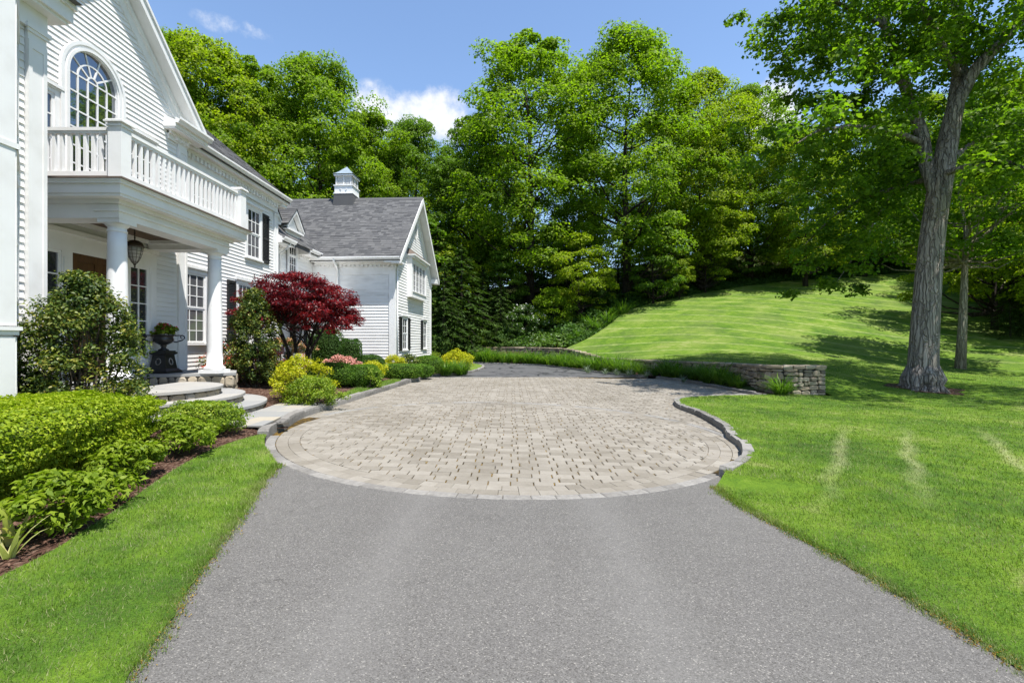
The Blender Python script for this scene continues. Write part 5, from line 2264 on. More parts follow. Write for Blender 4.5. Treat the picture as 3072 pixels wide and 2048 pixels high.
# ------------------------------------------------------------------ lantern, urn
def lantern():
    x, y = -6.98, 8.78
    e = empty('porch_lantern', (x, y, 2.86), 'bronze bell lantern with caged glass hanging under the porch ceiling', 'lantern')
    m = MB()
    m.lathe([(.02, .46), (.06, .455), (.115, .42), (.135, .37), (.15, .355), (.15, .335), (.13, .33)], (x, y, 2.86), 18)
    m.build('lantern_cap', MAT['bronze'], e, True)
    g = MB()
    g.lathe([(.006, .02), (.045, .06), (.085, .14), (.112, .24), (.12, .33)], (x, y, 2.86), 18)
    g.build('glass', MAT['frosted'], e, True)
    c = MB()
    for k in range(10):
        a = 2 * math.pi * k / 10
        c.tube([(x + r * math.cos(a), y + r * math.sin(a), 2.86 + z) for r, z in ((.01, .012), (.05, .058), (.09, .138), (.117, .24), (.126, .335))], .004, 5)
    for r, z in ((.052, .06), (.091, .14), (.109, .2), (.118, .26)):
        c.tube([(x + r * math.cos(a), y + r * math.sin(a), 2.86 + z) for a in np.linspace(0, 2 * math.pi, 17)], .0035, 5)
    c.build('cage', MAT['bronze'], e)
    f = MB()
    f.lathe([(.004, -.05), (.018, -.03), (.010, -.01), (.022, .005), (.012, .02)], (x, y, 2.86), 10)
    f.build('finial', MAT['bronze'], e, True)
    ch = MB()
    ch.tube([(x, y, 3.31), (x, y, 3.562)], .007, 6)
    for k in range(6):
        z = 3.33 + k * .04
        ch.tube([(x + .013 * math.cos(a) * (k % 2), y + .013 * math.cos(a) * (1 - k % 2), z + .022 * math.sin(a)) for a in np.linspace(0, 2 * math.pi, 9)], .004, 4)
    ch.lathe([(.05, .685), (.05, .70)], (x, y, 2.86), 12)
    ch.build('chain', MAT['bronze'], e)


lantern()


def urn():
    x, y, z = -7.40, 10.08, PZ
    e = empty('garden_urn', (x, y, z), 'black cast iron urn with scroll handles on a tall wreath pedestal', 'urn')
    p = MB()

    def fr_(h0, z0, h1, z1):
        V = [(x - h0, y - h0, z + z0), (x + h0, y - h0, z + z0), (x + h0, y + h0, z + z0), (x - h0, y + h0, z + z0), (x - h1, y - h1, z + z1), (x + h1, y - h1, z + z1), (x + h1, y + h1, z + z1), (x - h1, y + h1, z + z1)]
        p.add(V, MB.BOXF)
    for a in ((.235, 0, .235, .05), (.225, .05, .18, .10), (.17, .10, .135, .38), (.135, .38, .175, .41), (.175, .41, .175, .445), (.15, .445, .15, .475)):
        fr_(*a)
    pd = p.build('pedestal', MAT['iron'], e)
    w = MB()
    for n, u in (((0, -1, 0), (1, 0, 0)), ((1, 0, 0), (0, 1, 0))):
        n, u = Vector(n), Vector(u)
        w.tube([Vector((x, y, z + .245)) + n * (.155 - .035 * math.sin(a) * .35) + u * .05 * math.cos(a) + Vector((0, 0, .065 * math.sin(a))) for a in np.linspace(0, 2 * math.pi, 17)], .012, 6)
    w.build('wreath', MAT['granite'], pd, True)
    b = MB()
    b.lathe([(.10, .475), (.095, .50), (.05, .525), (.042, .56), (.065, .575), (.05, .59), (.09, .61), (.15, .645), (.185, .70), (.18, .735), (.165, .76), (.19, .79), (.215, .80), (.215, .815), (.17, .81)], (x, y, z), 28)
    bo = b.build('bowl', MAT['iron'], e, True)
    for s in (-1, 1):
        u = Vector((1, 1, 0)).normalized() * s if False else Vector((.85, .53, 0)) * s
        pts = []
        for r, zz in ((.17, .67), (.22, .655), (.28, .68), (.33, .70), (.365, .735), (.36, .78), (.325, .80), (.295, .785), (.29, .755), (.31, .74), (.33, .75)):
            pts.append(Vector((x, y, z + zz)) + u * r)
        b2 = MB().tube(pts, [.014] * 8 + [.012, .011, .009], 8)
        b2.tube([Vector((x, y, z + .79)) + u * .19, Vector((x, y, z + .80)) + u * .26, Vector((x, y, z + .797)) + u * .33], .011, 8)
        b2.build('handle', MAT['iron'], e, True)
    return x, y, z + .81


URN = urn()

# ------------------------------------------------------------------ foliage tools
def unit(a):
    return a / (np.linalg.norm(a, axis=1, keepdims=True) + 1e-9)


def leaf_quads(C, N, size, asp=.62, fold=.3, T=None):
    n = len(C)
    N = unit(N)
    if T is None:
        T = rng.normal(size=(n, 3))
    T = unit(T - N * (T * N).sum(1, keepdims=True))
    B = np.cross(N, T)
    s = np.broadcast_to(np.asarray(size, float), (n,))[:, None]
    up = N * s * fold * .5
    V = np.empty((n, 4, 3))
    V[:, 0] = C - T * s * .5
    V[:, 1] = C - B * s * asp * .5 + up - T * s * .06
    V[:, 2] = C + T * s * .5
    V[:, 3] = C + B * s * asp * .5 + up - T * s * .06
    F = np.arange(n * 4).reshape(n, 4)
    return V.reshape(-1, 3), F


def join(parts):
    Vs, Fs, b = [], [], 0
    for V, F in parts:
        Vs.append(V)
        Fs.append(F + b)
        b += len(V)
    return np.concatenate(Vs), np.concatenate(Fs)


def clump_leaves(cent, rad, per, flat=.7, lo=-.45, shell=(.62, 1.05)):
    """leaves on the upper shells of foliage clumps -> positions, normals"""
    n = len(cent)
    idx = np.repeat(np.arange(n), per)
    d = unit(rng.normal(size=(len(idx), 3)))
    d[:, 2] = np.where(d[:, 2] < lo, -d[:, 2], d[:, 2])
    r = rng.uniform(shell[0], shell[1], len(idx)) ** .8
    # lumpy edge
    w = 1 + .18 * np.sin(d[:, 0] * 5 + idx) * np.cos(d[:, 1] * 6 + idx * 2.1)
    P = cent[idx] + d * (rad[idx] * r * w)[:, None] * np.array([1, 1, flat])
    N = d * .55 + np.array([0, 0, .55]) + rng.normal(size=d.shape) * .45
    return P, N


def curve(a, b, sag=.0, n=6, wob=.0):
    a, b = np.array(a, float), np.array(b, float)
    out = []
    for i in range(n + 1):
        t = i / n
        p = a + (b - a) * t
        p[2] += sag * 4 * t * (1 - t)
        if 0 < i < n and wob:
            p = p + rng.normal(size=3) * wob
        out.append(tuple(p))
    return out


def tree_mesh(seed, Ht=24.0, cr=6.0, cb=4.5, nc=190, per=190, leafs=.27, mat=None, bark=None, r0=.34, crad=(1.0, 1.7), tip=.13, flat=.75, lean=(0, 0), lowlimb=.6):
    global rng
    keep = rng
    rng = np.random.default_rng(seed)
    t = rng.uniform(0, 1, nc) ** .95
    t[:6] = np.linspace(.9, 1.0, 6)
    prof = np.where(t > .38, cr * np.clip(1 - ((t - .38) / .68) ** 2.6, tip, 1), cr * (.7 + .3 * t / .38))
    az = rng.uniform(0, 2 * np.pi, nc)
    lobes = 1 + .14 * np.sin(az * 3 + seed) + .16 * np.sin(az * 4 + t * 11 + seed * 2)
    rr = prof * lobes * rng.uniform(.18, 1.0, nc) ** .5
    z = cb + (Ht - cb - 1.0) * t
    cx = lean[0] * z / Ht
    cent = np.c_[rr * np.cos(az) + cx, rr * np.sin(az) + lean[1] * z / Ht, z]
    rad = rng.uniform(crad[0], crad[1], nc) * np.where(t > .85, .8, 1.0) * np.where(rng.uniform(size=nc) < .3, .62, 1.0)
    P, N = clump_leaves(cent, rad, per, flat, -.2, (.72, 1.06))
    N = N + np.c_[P[:, 0] - cx.mean(), P[:, 1], np.zeros(len(P))] / cr * .35
    V, F = leaf_quads(P, N, rng.uniform(leafs * .7, leafs * 1.25, len(P)), .75, .35)
    crown = mesh_np('crown', V, F, mat)
    m = MB()
    wob = [(rng.normal() * .22 * k / 5, rng.normal() * .22 * k / 5) for k in range(6)]
    tp = [(wob[k][0] + lean[0] * k / 5 * .85, wob[k][1] + lean[1] * k / 5 * .85, Ht * .85 * k / 5 - (.4 if k == 0 else 0)) for k in range(6)]
    trad = [r0 * 1.25, r0 * .9, r0 * .72, r0 * .5, r0 * .3, r0 * .1]
    m.tube(tp, trad, 10)

    def trunk_at(zz):
        k = min(max(zz / (Ht * .85) * 5, 0), 4.999)
        i = int(k)
        f = k - i
        return [tp[i][j] + (tp[i + 1][j] - tp[i][j]) * f for j in range(2)] + [zz], trad[i] + (trad[i + 1] - trad[i]) * f
    for i in rng.choice(nc, min(nc, 46), replace=False):
        c = cent[i]
        zs = max(cb * lowlimb, c[2] - rng.uniform(.35, .75) * math.hypot(c[0], c[1]) - .5)
        s, r = trunk_at(min(zs, Ht * .8))
        pts = curve(s, c, -.35, 5, .10)
        m.tube(pts, [min(r * .55, .14) * (1 - .16 * k) for k in range(6)], 5, False)
    trunk = mesh_py('trunk', m.V, m.F, bark, True)
    rng = keep
    return trunk, crown


def place_tree(name, label, meshes, x, y, s=1.0, sz=1.0, rot=0.0, group=None, z=None):
    zz = h1(x, y) - .05 if z is None else z
    e = empty(name, (x, y, zz), label, 'tree', group)
    for nm, me in zip(('trunk', 'crown'), meshes):
        o = bpy.data.objects.new(nm, me)
        COL.objects.link(o)
        o.parent = e
    e.scale = (s, s, sz)
    e.rotation_euler = (0, 0, rot)
    return e


# ------------------------------------------------------------------ woods behind
VAR = [tree_mesh(1, 24, 6.8, 2.6, 300, 205, .225, MAT['maple'], MAT['bark_dark']),
       tree_mesh(2, 24, 7.2, 3.0, 300, 205, .23, MAT['maple2'], MAT['bark_dark'], crad=(1.1, 1.9)),
       tree_mesh(3, 24, 6.2, 2.5, 280, 205, .22, MAT['maple3'], MAT['bark_dark']),
       tree_mesh(4, 24, 7.1, 2.5, 300, 205, .225, MAT['maple'], MAT['bark_dark'], tip=.30, crad=(1.1, 1.8))]
YOUNG = [tree_mesh(8, 9, 2.9, 1.0, 80, 130, .20, MAT['maple2'], MAT['bark_dark'], r0=.10, crad=(.6, 1.0), flat=.6),
         tree_mesh(9, 9, 3.2, .8, 80, 130, .20, MAT['maple3'], MAT['bark_dark'], r0=.10, crad=(.6, 1.0), flat=.55)]

# (photo x of the trunk, photo y of the top, distance, variant, width factor)
FRONT = [(1218, 82, 43, 0, 1.08), (1440, 74, 44, 3, 1.02), (1610, 165, 46, 1, .85), (1725, 195, 47, 0, .85),
         (1085, 262, 47, 2, .85), (955, 262, 45, 2, .85), (860, 258, 43, 0, .8), (735, 135, 40, 3, .8), (590, 130, 38, 0, .75), (465, 75, 36, 1, .8), (330, 60, 34, 3, .8),
         (1850, 290, 44, 1, .9), (1985, 260, 46, 3, .9), (2120, 215, 48, 1, .95), (2260, 180, 44, 2, .95), (2400, 150, 38, 1, .95), (2560, 120, 40, 0, 1), (2750, 150, 42, 3, 1)]
RIGHT = [(46, 26, 0), (44, 15, 1), (50, 5, 3), (52, 34, 2), (60, 18, 0), (40, 33, 3), (58, -4, 2)]
BACK = [(200, 150, 50, 0, 1), (420, 180, 54, 2, 1), (640, 215, 56, 1, .95), (800, 300, 58, 2, .95), (930, 330, 62, 3, .95), (1040, 345, 62, 0, .95), (1150, 330, 60, 1, .9), (1330, 280, 60, 2, 1), (1500, 260, 62, 1, 1),
        (1640, 280, 60, 3, 1), (1780, 330, 58, 2, 1), (1920, 340, 62, 0, 1), (2060, 300, 62, 2, 1), (2200, 280, 62, 3, 1), (2340, 260, 58, 0, 1), (2500, 200, 55, 2, 1)]
FLAB = ['tallest maple with pointed crown between the garage gable and the lawn', 'tall twin-topped maple behind the foot of the lawn', 'maple with yellowish crown behind the left part of the lawn top', 'rounded green maple between the yellowish one and the shade tree',
        'slim deep green maple just behind the garage ridge end', 'slim deep green maple rising behind the garage roof slope', 'green maple beside the cupola', 'broad maple between cupola and wing roof', 'green maple above the wing gutter corner', 'yellowish maple next to the gable rake', 'maple half hidden by the main gable',
        'yellowish maple behind the fringe of the shade tree', 'broad maple behind the middle of the shade tree crown', 'yellowish maple directly behind the shade tree trunk', 'deep green maple behind the slim pale tree', 'yellowish maple on the right bank behind the understorey maples', 'green maple far along the right bank', 'broad maple at the end of the right bank']
KINDS = ['tall full-crowned green maple', 'tall maple with yellowish green crown', 'slimmer deep green maple', 'broad tall green maple']
for row, grp, wh in ((FRONT, 'maples along the woodland edge', 'at the woodland edge'), (BACK, 'maples deeper in the wood', 'deeper in the wood behind')):
    for i, (xf, yf, Y, v, wf) in enumerate(row):
        x = (xf - 1176) / FPX * Y
        zb = h1(x, Y)
        top = CAMZ + (784 - yf) / FPX * Y
        sz = max(.5, (top - zb) / 24.0)
        place_tree('maple_tree', FLAB[i] if row is FRONT else KINDS[v] + ' ' + wh, VAR[v], x, Y, sz * wf * (1.0 if wf > .9 else 1.08), sz, rot=i * 2.4 + v, group=grp if row is FRONT else KINDS[v] + 's ' + wh)

for i, (x, y, v) in enumerate(RIGHT):
    place_tree('maple_tree', KINDS[v] + ' on the far right side of the lawn', VAR[v], x, y, .85, .8, rot=i * 1.9, group=KINDS[v] + 's right of the lawn')
# young trees and saplings filling the wood edge
for i, (xf, yf, Y, v, s) in enumerate(((1330, 520, 39, 0, 1.0), (1500, 480, 42, 1, 1.0), (1150, 560, 40, 1, .9), (1620, 470, 45, 0, 1.0), (1560, 560, 43, 0, .8), (1720, 500, 47, 1, 1.1), (1800, 470, 47, 0, 1.0), (1880, 500, 48, 1, 1.1),
                                    (1960, 480, 48, 0, 1.1), (2060, 470, 48, 1, 1.1), (2160, 460, 47, 0, 1.1), (2250, 450, 44, 1, 1.1), (2330, 420, 38, 0, 1.1), (2400, 460, 34, 1, 1.2), (1040, 520, 40, 0, 1.1), (1090, 560, 44, 1, 1.2), (1270, 500, 47, 1, 1.2), (1390, 600, 41, 0, .7), (960, 480, 38, 1, 1.2), (2480, 430, 32, 0, 1.2), (2300, 560, 33, 1, .9)) + tuple((900 + 95 * k, 520 - 8 * (k % 3), 55 + (k % 2) * 3, k % 2, 1.5) for k in range(17))):
    x = (xf - 1176) / FPX * Y
    zb = h1(x, Y)
    sz = max(.35, (CAMZ + (784 - yf) / FPX * Y - zb) / 9.0)
    nm = ('young maple with light yellow-green leaves under the woodland edge', 'young maple with dark green leaves under the woodland edge')[v]
    place_tree('young_maple', nm, YOUNG[v], x, Y, sz * s, sz, rot=i * 1.7, group='young maples light' if v == 0 else 'young maples dark')


def hemlock_mesh(seed, Ht=8.0, r0=3.0):
    global rng
    keep = rng
    rng = np.random.default_rng(seed)
    Ps, Ns, Ts = [], [], []
    m = MB()
    m.tube([(0, 0, -.3), (0, 0, Ht * .5), (0.05, 0, Ht)], [.16, .09, .015], 8)
    nb = 120
    for i in range(nb):
        t = (i + .5) / nb
        z = .25 + (Ht - .35) * t
        L = r0 * (1 - t) ** .8 * rng.uniform(.7, 1.1) + .15
        a = i * 2.399 + rng.normal() * .2
        tipz = z - L * .28
        d = np.array([math.cos(a), math.sin(a), 0])
        if i % 2 == 0:
            m.tube([(0, 0, z), tuple(d * L * .5 + np.array([0, 0, z + .02])), tuple(d * L + np.array([0, 0, tipz]))], [.025, .016, .006], 4, False)
        k = int(90 * L / r0) + 14
        q = rng.uniform(.15, 1.0, k) ** .7
        side = rng.uniform(-1, 1, k) * (1 - q * .65) * L * .32
        sv = np.array([-d[1], d[0], 0])
        p = d[None] * (q * L)[:, None] + sv[None] * side[:, None]
        p[:, 2] = z + (tipz - z) * q ** 1.6 - np.abs(side) * .25 + rng.normal(size=k) * .03
        Ps.append(p)
        Ns.append(np.tile([0, 0, 1.0], (k, 1)) + rng.normal(size=(k, 3)) * .3 + d * .2)
        Ts.append(np.tile(d, (k, 1)) + sv[None] * np.sign(side)[:, None] * .8 + np.array([0, 0, -.3]))
    P, N, T = np.concatenate(Ps), np.concatenate(Ns), np.concatenate(Ts)
    V, F = leaf_quads(P, N, rng.uniform(.16, .34, len(P)), .38, .1, T)
    crown = mesh_np('crown', V, F, MAT['hemlock'])
    trunk = mesh_py('trunk', m.V, m.F, MAT['bark_dark'], True)
    rng = keep
    return trunk, crown


HEM = [hemlock_mesh(21), hemlock_mesh(22, 8, 3.6)]
for i, (xf, yf, Y, s) in enumerate(((1020, 600, 33.5, 1.0), (1060, 560, 36, 1.1), (1110, 610, 38, 1.0), (1150, 640, 37.5, .9), (1005, 520, 38, 1.2), (1190, 600, 44, 1.2), (1300, 590, 45, 1.2), (1360, 610, 43, 1.0), (1480, 600, 45, 1.1), (1530, 590, 46.5, 1.2), (1600, 590, 48, 1.2), (1680, 575, 49, 1.2), (1760, 560, 50, 1.3), (1840, 555, 50, 1.3), (1920, 550, 50, 1.3), (2010, 545, 50, 1.3), (2100, 540, 50, 1.3), (2190, 540, 49, 1.3), (2280, 540, 46, 1.3), (2360, 530, 40, 1.3), (2450, 520, 36, 1.3), (980, 560, 42, 1.2), (1420, 570, 49, 1.3), (1250, 560, 50, 1.3), (1120, 560, 50, 1.3), (2290, 610, 33, 1.0), (2345, 590, 30, 1.0), (2400, 560, 29, 1.1), (2262, 630, 38, 1.0), (2320, 640, 28, .9))):
    x = (xf - 1176) / FPX * Y
    zb = h1(x, Y)
    sz = max(.3, (CAMZ + (784 - yf) / FPX * Y - zb) / 8.0)
    place_tree('hemlock_tree', 'dark drooping hemlock in the shade under the maples', HEM[i % 2], x, Y, sz * s, sz, rot=i * 1.3, group='dark hemlocks under the maples')


# ------------------------------------------------------------------ the big shade tree on the right lawn
def shade_tree():
    Y0 = 15.2
    base = at(2120, 893, Y0)
    e = empty('shade_tree', base, 'big shade maple with leaning grey lichened trunk on the right lawn', 'tree')
    gz = base.z
    m = MB()
    tp = [(2118, 905), (2119, 880), (2120, 840), (2124, 760), (2132, 640), (2143, 530), (2160, 420), (2178, 320), (2196, 235)]
    tr = [.58, .46, .40, .37, .345, .325, .31, .27, .22]
    m.tube([at(x, y, Y0) for x, y in tp], tr, 20, False)
    # root flare
    for k in range(9):
        a = k / 9 * 2 * math.pi + .2
        L = random.uniform(.55, .85)
        d = Vector((math.cos(a), math.sin(a), 0))
        m.tube([base + d * .20 + Vector((0, 0, .70)), base + d * .42 + Vector((0, 0, .26)), base + d * .66 * L + Vector((0, 0, .07)), base + d * 1.05 * L + Vector((0, 0, -.10))], [.22, .19, .13, .05], 8)
    m.build('trunk', MAT['bark'], e, True)
    limbs = []
    # main right-hand limb and left stem
    limbs.append(([at(2192, 250, 15.2), at(2235, 165, 15.0), at(2300, 95, 14.8), at(2370, 20, 14.6), at(2440, -80, 14.4), at(2500, -230, 14.3)], [.20, .18, .16, .13, .10, .05]))
    limbs.append(([at(2150, 440, 15.2), at(2128, 380, 15.4), at(2118, 310, 15.6), at(2085, 215, 15.9), at(2050, 100, 16.1), at(2005, -20, 16.4), at(1960, -160, 16.6), at(1930, -300, 16.8)], [.22, .20, .19, .17, .15, .12, .09, .04]))
    limbs.append(([at(2190, 260, 15.2), at(2205, 150, 15.5), at(2200, 40, 15.8), at(2185, -120, 16), at(2190, -300, 16.2), at(2200, -460, 16.2)], [.20, .18, .15, .12, .08, .04]))
    limbs.append(([at(2205, 180, 15.4), at(2165, 110, 14.6), at(2120, 20, 13.8), at(2080, -90, 13.0), at(2060, -220, 12.6)], [.12, .11, .09, .07, .03]))
    limbs.append(([at(2280, 110, 14.9), at(2330, 60, 16.2), at(2400, -40, 17.5), at(2460, -160, 18.5)], [.12, .10, .08, .03]))
    # low spreading limbs
    limbs.append(([at(2120, 330, 15.6), at(2050, 300, 14.6), at(1960, 290, 13.8), at(1880, 300, 13.2), at(1830, 330, 12.9)], [.10, .085, .065, .04, .02]))
    limbs.append(([at(2135, 410, 15.4), at(2070, 430, 16.6), at(1990, 450, 17.6), at(1910, 500, 18.3), at(1850, 560, 18.6)], [.10, .08, .06, .04, .015]))
    limbs.append(([at(2125, 380, 15.4), at(2085, 400, 16.6), at(2030, 470, 17.4), at(1975, 570, 17.8), at(1920, 650, 18.0)], [.07, .05, .035, .02, .008]))
    limbs.append(([at(2165, 400, 15.1), at(2230, 380, 14.2), at(2310, 370, 13.4), at(2390, 400, 12.8)], [.10, .08, .05, .02]))
    limbs.append(([at(2070, 190, 16), at(1990, 140, 16), at(1900, 110, 15.7), at(1820, 110, 15.5), at(1775, 130, 15.4)], [.10, .085, .06, .035, .012]))
    limbs.append(([at(2030, 60, 16.2), at(1950, 20, 15.6), at(1870, -20, 15.0), at(1800, -30, 14.6)], [.09, .07, .04, .015]))
    limbs.append(([at(2170, 380, 15.3), at(2230, 330, 16.4), at(2300, 300, 17.8), at(2380, 300, 19)], [.11, .08, .06, .02]))
    for P, Rr in limbs:
        MB().tube(P, Rr, 9, False).build('limb', MAT['bark'], e, True)
    # crown: clumps strung along limbs plus a dome above the frame
    cent, rad = [], []
    for P, Rr in limbs:
        n = len(P)
        for i in range(1, n):
            for k in range(6):
                t = rng.uniform(0, 1)
                c = np.array(P[i - 1]) * (1 - t) + np.array(P[i]) * t
                spread = 1.0 if Rr[i] > .06 else .6
                c = c + rng.normal(size=3) * np.array([1.0, 1.2, .7]) * spread
                cent.append(c)
                rad.append(rng.uniform(.35, .75))
    # dome
    for k in range(230):
        d = unit(rng.normal(size=(1, 3)))[0]
        if d[2] < -.3:
            d[2] *= -1
        r = rng.uniform(.55, 1.0)
        c = np.array([14.4, 15.4, 13.6]) + d * np.array([5.6, 5.6, 6.2]) * r
        cent.append(c)
        rad.append(rng.uniform(.5, 1.0))
    for k in range(75):                       # the side of the crown that reaches over the near lawn
        cent.append(np.array([rng.uniform(11.5, 21), rng.uniform(8.6, 13), rng.uniform(10.5, 15)]))
        rad.append(rng.uniform(.6, 1.1))
    # lower left fringe
    for xf, yf, Y in ((1800, 60, 15.2), (1790, 160, 15.3), (1795, 250, 15.2), (1815, 330, 14.8), (1840, 400, 15), (1870, 200, 15.2), (1900, 330, 14.5), (1950, 400, 14.4), (1880, 100, 15), (1980, 180, 15), (2010, 300, 15), (1930, 250, 16), (2060, 360, 15.6), (2000, 430, 16), (1920, 470, 17), (1880, 540, 18), (1960, 560, 17), (2030, 540, 16), (2080, 470, 15.8), (1850, 620, 18.4), (1930, 640, 17.8), (2020, 620, 16.6), (2090, 580, 16.4)):
        for k in range(4):
            cent.append(np.array(at(xf, yf, Y)) + rng.normal(size=3) * np.array([.5, .8, .45]))
            rad.append(rng.uniform(.3, .6))
    for k in range(125):                      # filling body of the visible crown
        xf, yf = rng.uniform(1840, 2420), rng.uniform(-150, 430)
        if yf > 250 and xf < 1900:
            continue
        Y = rng.uniform(12.2, 18.5)
        cent.append(np.array(at(xf, yf, Y)))
        rad.append(rng.uniform(.4, .8))
    cent, rad = np.array(cent), np.array(rad)
    # light gets in round the trunk: no clump hangs in front of it
    ys = 784 - (cent[:, 2] - CAMZ) / cent[:, 1] * FPX
    xs = 1176 + cent[:, 0] / cent[:, 1] * FPX
    tx = np.interp(ys, [170, 235, 320, 420, 530, 640, 900], [2215, 2196, 2178, 2160, 2143, 2132, 2120])
    bad = (cent[:, 1] < 15.9) & (ys > 170) & (np.abs(xs - tx) < 45 + rad / cent[:, 1] * FPX * .9)
    bad |= (ys > 470) & (xs > 2040) & (cent[:, 1] < 17)
    cent, rad = cent[~bad], rad[~bad]
    P, N = clump_leaves(cent, rad, 108, .6, -.5, (.3, 1.1))
    V, F = leaf_quads(P, N, rng.uniform(.09, .175, len(P)), .8, .35)
    put('crown', mesh_np('crown', V, F, MAT['neartree']), e)


shade_tree()
# slimmer tree behind it
st = tree_mesh(31, 13, 4.2, 5.2, 150, 150, .18, MAT['neartree'], MAT['bark_pale'], r0=.19, crad=(.6, 1.1), lean=(.9, 0), lowlimb=1.0)
place_tree('slim_tree', 'slim pale-barked tree standing behind the big shade tree', st, 21.7, 23.0, 1.0, 1.0, rot=.3)
st2 = tree_mesh(32, 12, 5.0, 1.8, 170, 150, .18, MAT['maple2'], MAT['bark_dark'], r0=.16, crad=(.6, 1.1), flat=.5)
place_tree('understorey_tree', 'spreading understorey maple with low branches on the shaded bank', st2, 30.5, 30.0, 1.0, 1.0, rot=2.3)
place_tree('understorey_tree', 'bushy young maple overhanging the lawn beside the slim tree', st2, 30.5, 25.0, .75, .95, rot=.8)


# ------------------------------------------------------------------ shrubs
def lump(d, seed, k=5.0, n=5):
    r = np.random.default_rng(seed)
    out = np.zeros(len(d))
    for _ in range(n):
        out += np.cos(d @ (r.normal(size=3) * k) + r.uniform(0, 6.28))
    return out / n


SEED = [100]


def shrub(name, label, cat, x, y, z, rx, ry, h, mat, n, size, power=2.4, lumpy=.12, rz=0.0, asp=.6, depth=.12, coremat=None, extra=None, group=None, up=.35, fold=.3, taper=0.0, stems=0):
    """clipped or mounded shrub: leaves over a lumpy rounded body with an added solid dark core that blocks light"""
    SEED[0] += 1
    sd = SEED[0]
    e = empty(name, (x, y, z), label, cat, group)
    c, s_ = math.cos(rz), math.sin(rz)

    def body(d, k):
        nrm = (np.abs(d) ** power).sum(1) ** (1 / power)
        q = d / nrm[:, None]
        r = 1 + lumpy * lump(q, sd) + lumpy * .5 * lump(q, sd + 7, 11)
        p = q * (k * r)[:, None]
        tp = 1 - taper * (p[:, 2:3] * .5 + .5)
        p = np.c_[p[:, :1] * rx * tp, p[:, 1:2] * ry * tp, h * (.5 + .5 * p[:, 2:3])]
        p = np.c_[p[:, 0] * c - p[:, 1] * s_, p[:, 0] * s_ + p[:, 1] * c, p[:, 2]]
        return p
    d = unit(rng.normal(size=(n, 3)))
    d[:, 2] = np.where(d[:, 2] < -.75, -d[:, 2], d[:, 2])
    k = 1 + .05 - np.abs(rng.normal(size=n)) * depth
    P = body(d, k)
    ok = P[:, 2] > .01
    P, dd = P[ok], d[ok]
    rd = np.c_[dd[:, 0] * c - dd[:, 1] * s_, dd[:, 0] * s_ + dd[:, 1] * c, dd[:, 2]]
    N = rd * .6 + np.array([0, 0, up]) + rng.normal(size=rd.shape) * .5
    V, F = leaf_quads(P, N, rng.uniform(size * .65, size * 1.25, len(P)), asp, fold)
    put('foliage', mesh_np('foliage', V, F, mat), e, (x, y, z))
    # solid dark body added inside the leaves to block light
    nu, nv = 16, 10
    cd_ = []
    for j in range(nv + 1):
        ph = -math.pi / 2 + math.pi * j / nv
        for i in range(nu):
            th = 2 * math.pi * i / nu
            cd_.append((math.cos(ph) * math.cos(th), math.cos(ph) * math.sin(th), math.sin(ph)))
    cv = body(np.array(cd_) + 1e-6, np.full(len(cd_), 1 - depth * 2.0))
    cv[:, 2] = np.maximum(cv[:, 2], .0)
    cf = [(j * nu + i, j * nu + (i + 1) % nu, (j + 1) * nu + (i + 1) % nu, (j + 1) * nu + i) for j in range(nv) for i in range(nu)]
    put('light_block_core', mesh_py('light_block_core', cv, cf, coremat or MAT['core'], True), e, (x, y, z))
    if stems:
        m = MB()
        for q in range(stems):
            a = q / stems * 6.28
            m.tube([(.05 * math.cos(a), .05 * math.sin(a), -.05), (.3 * rx * math.cos(a), .3 * ry * math.sin(a), h * .4)], [.02, .012], 5)
        put('stem', mesh_py('stem', m.V, m.F, MAT['stem'], True), e, (x, y, z))
    if extra:
        emat, en, es, enm = extra[:4]
        d = unit(rng.normal(size=(en, 3)))
        d[:, 2] = np.where(d[:, 2] < -.3, -d[:, 2], d[:, 2])
        P = body(d, 1.04 + rng.uniform(-.05, .04, en))
        Q = np.repeat(P, 4, axis=0) + rng.normal(size=(en * 4, 3)) * es * .45
        V, F = leaf_quads(Q, rng.normal(size=(en * 4, 3)) + np.array([.2, -.4, .6]), rng.uniform(es * .6, es, en * 4), .9, .3)
        put(enm, mesh_np(enm, V, F, emat), e, (x, y, z))
    return e


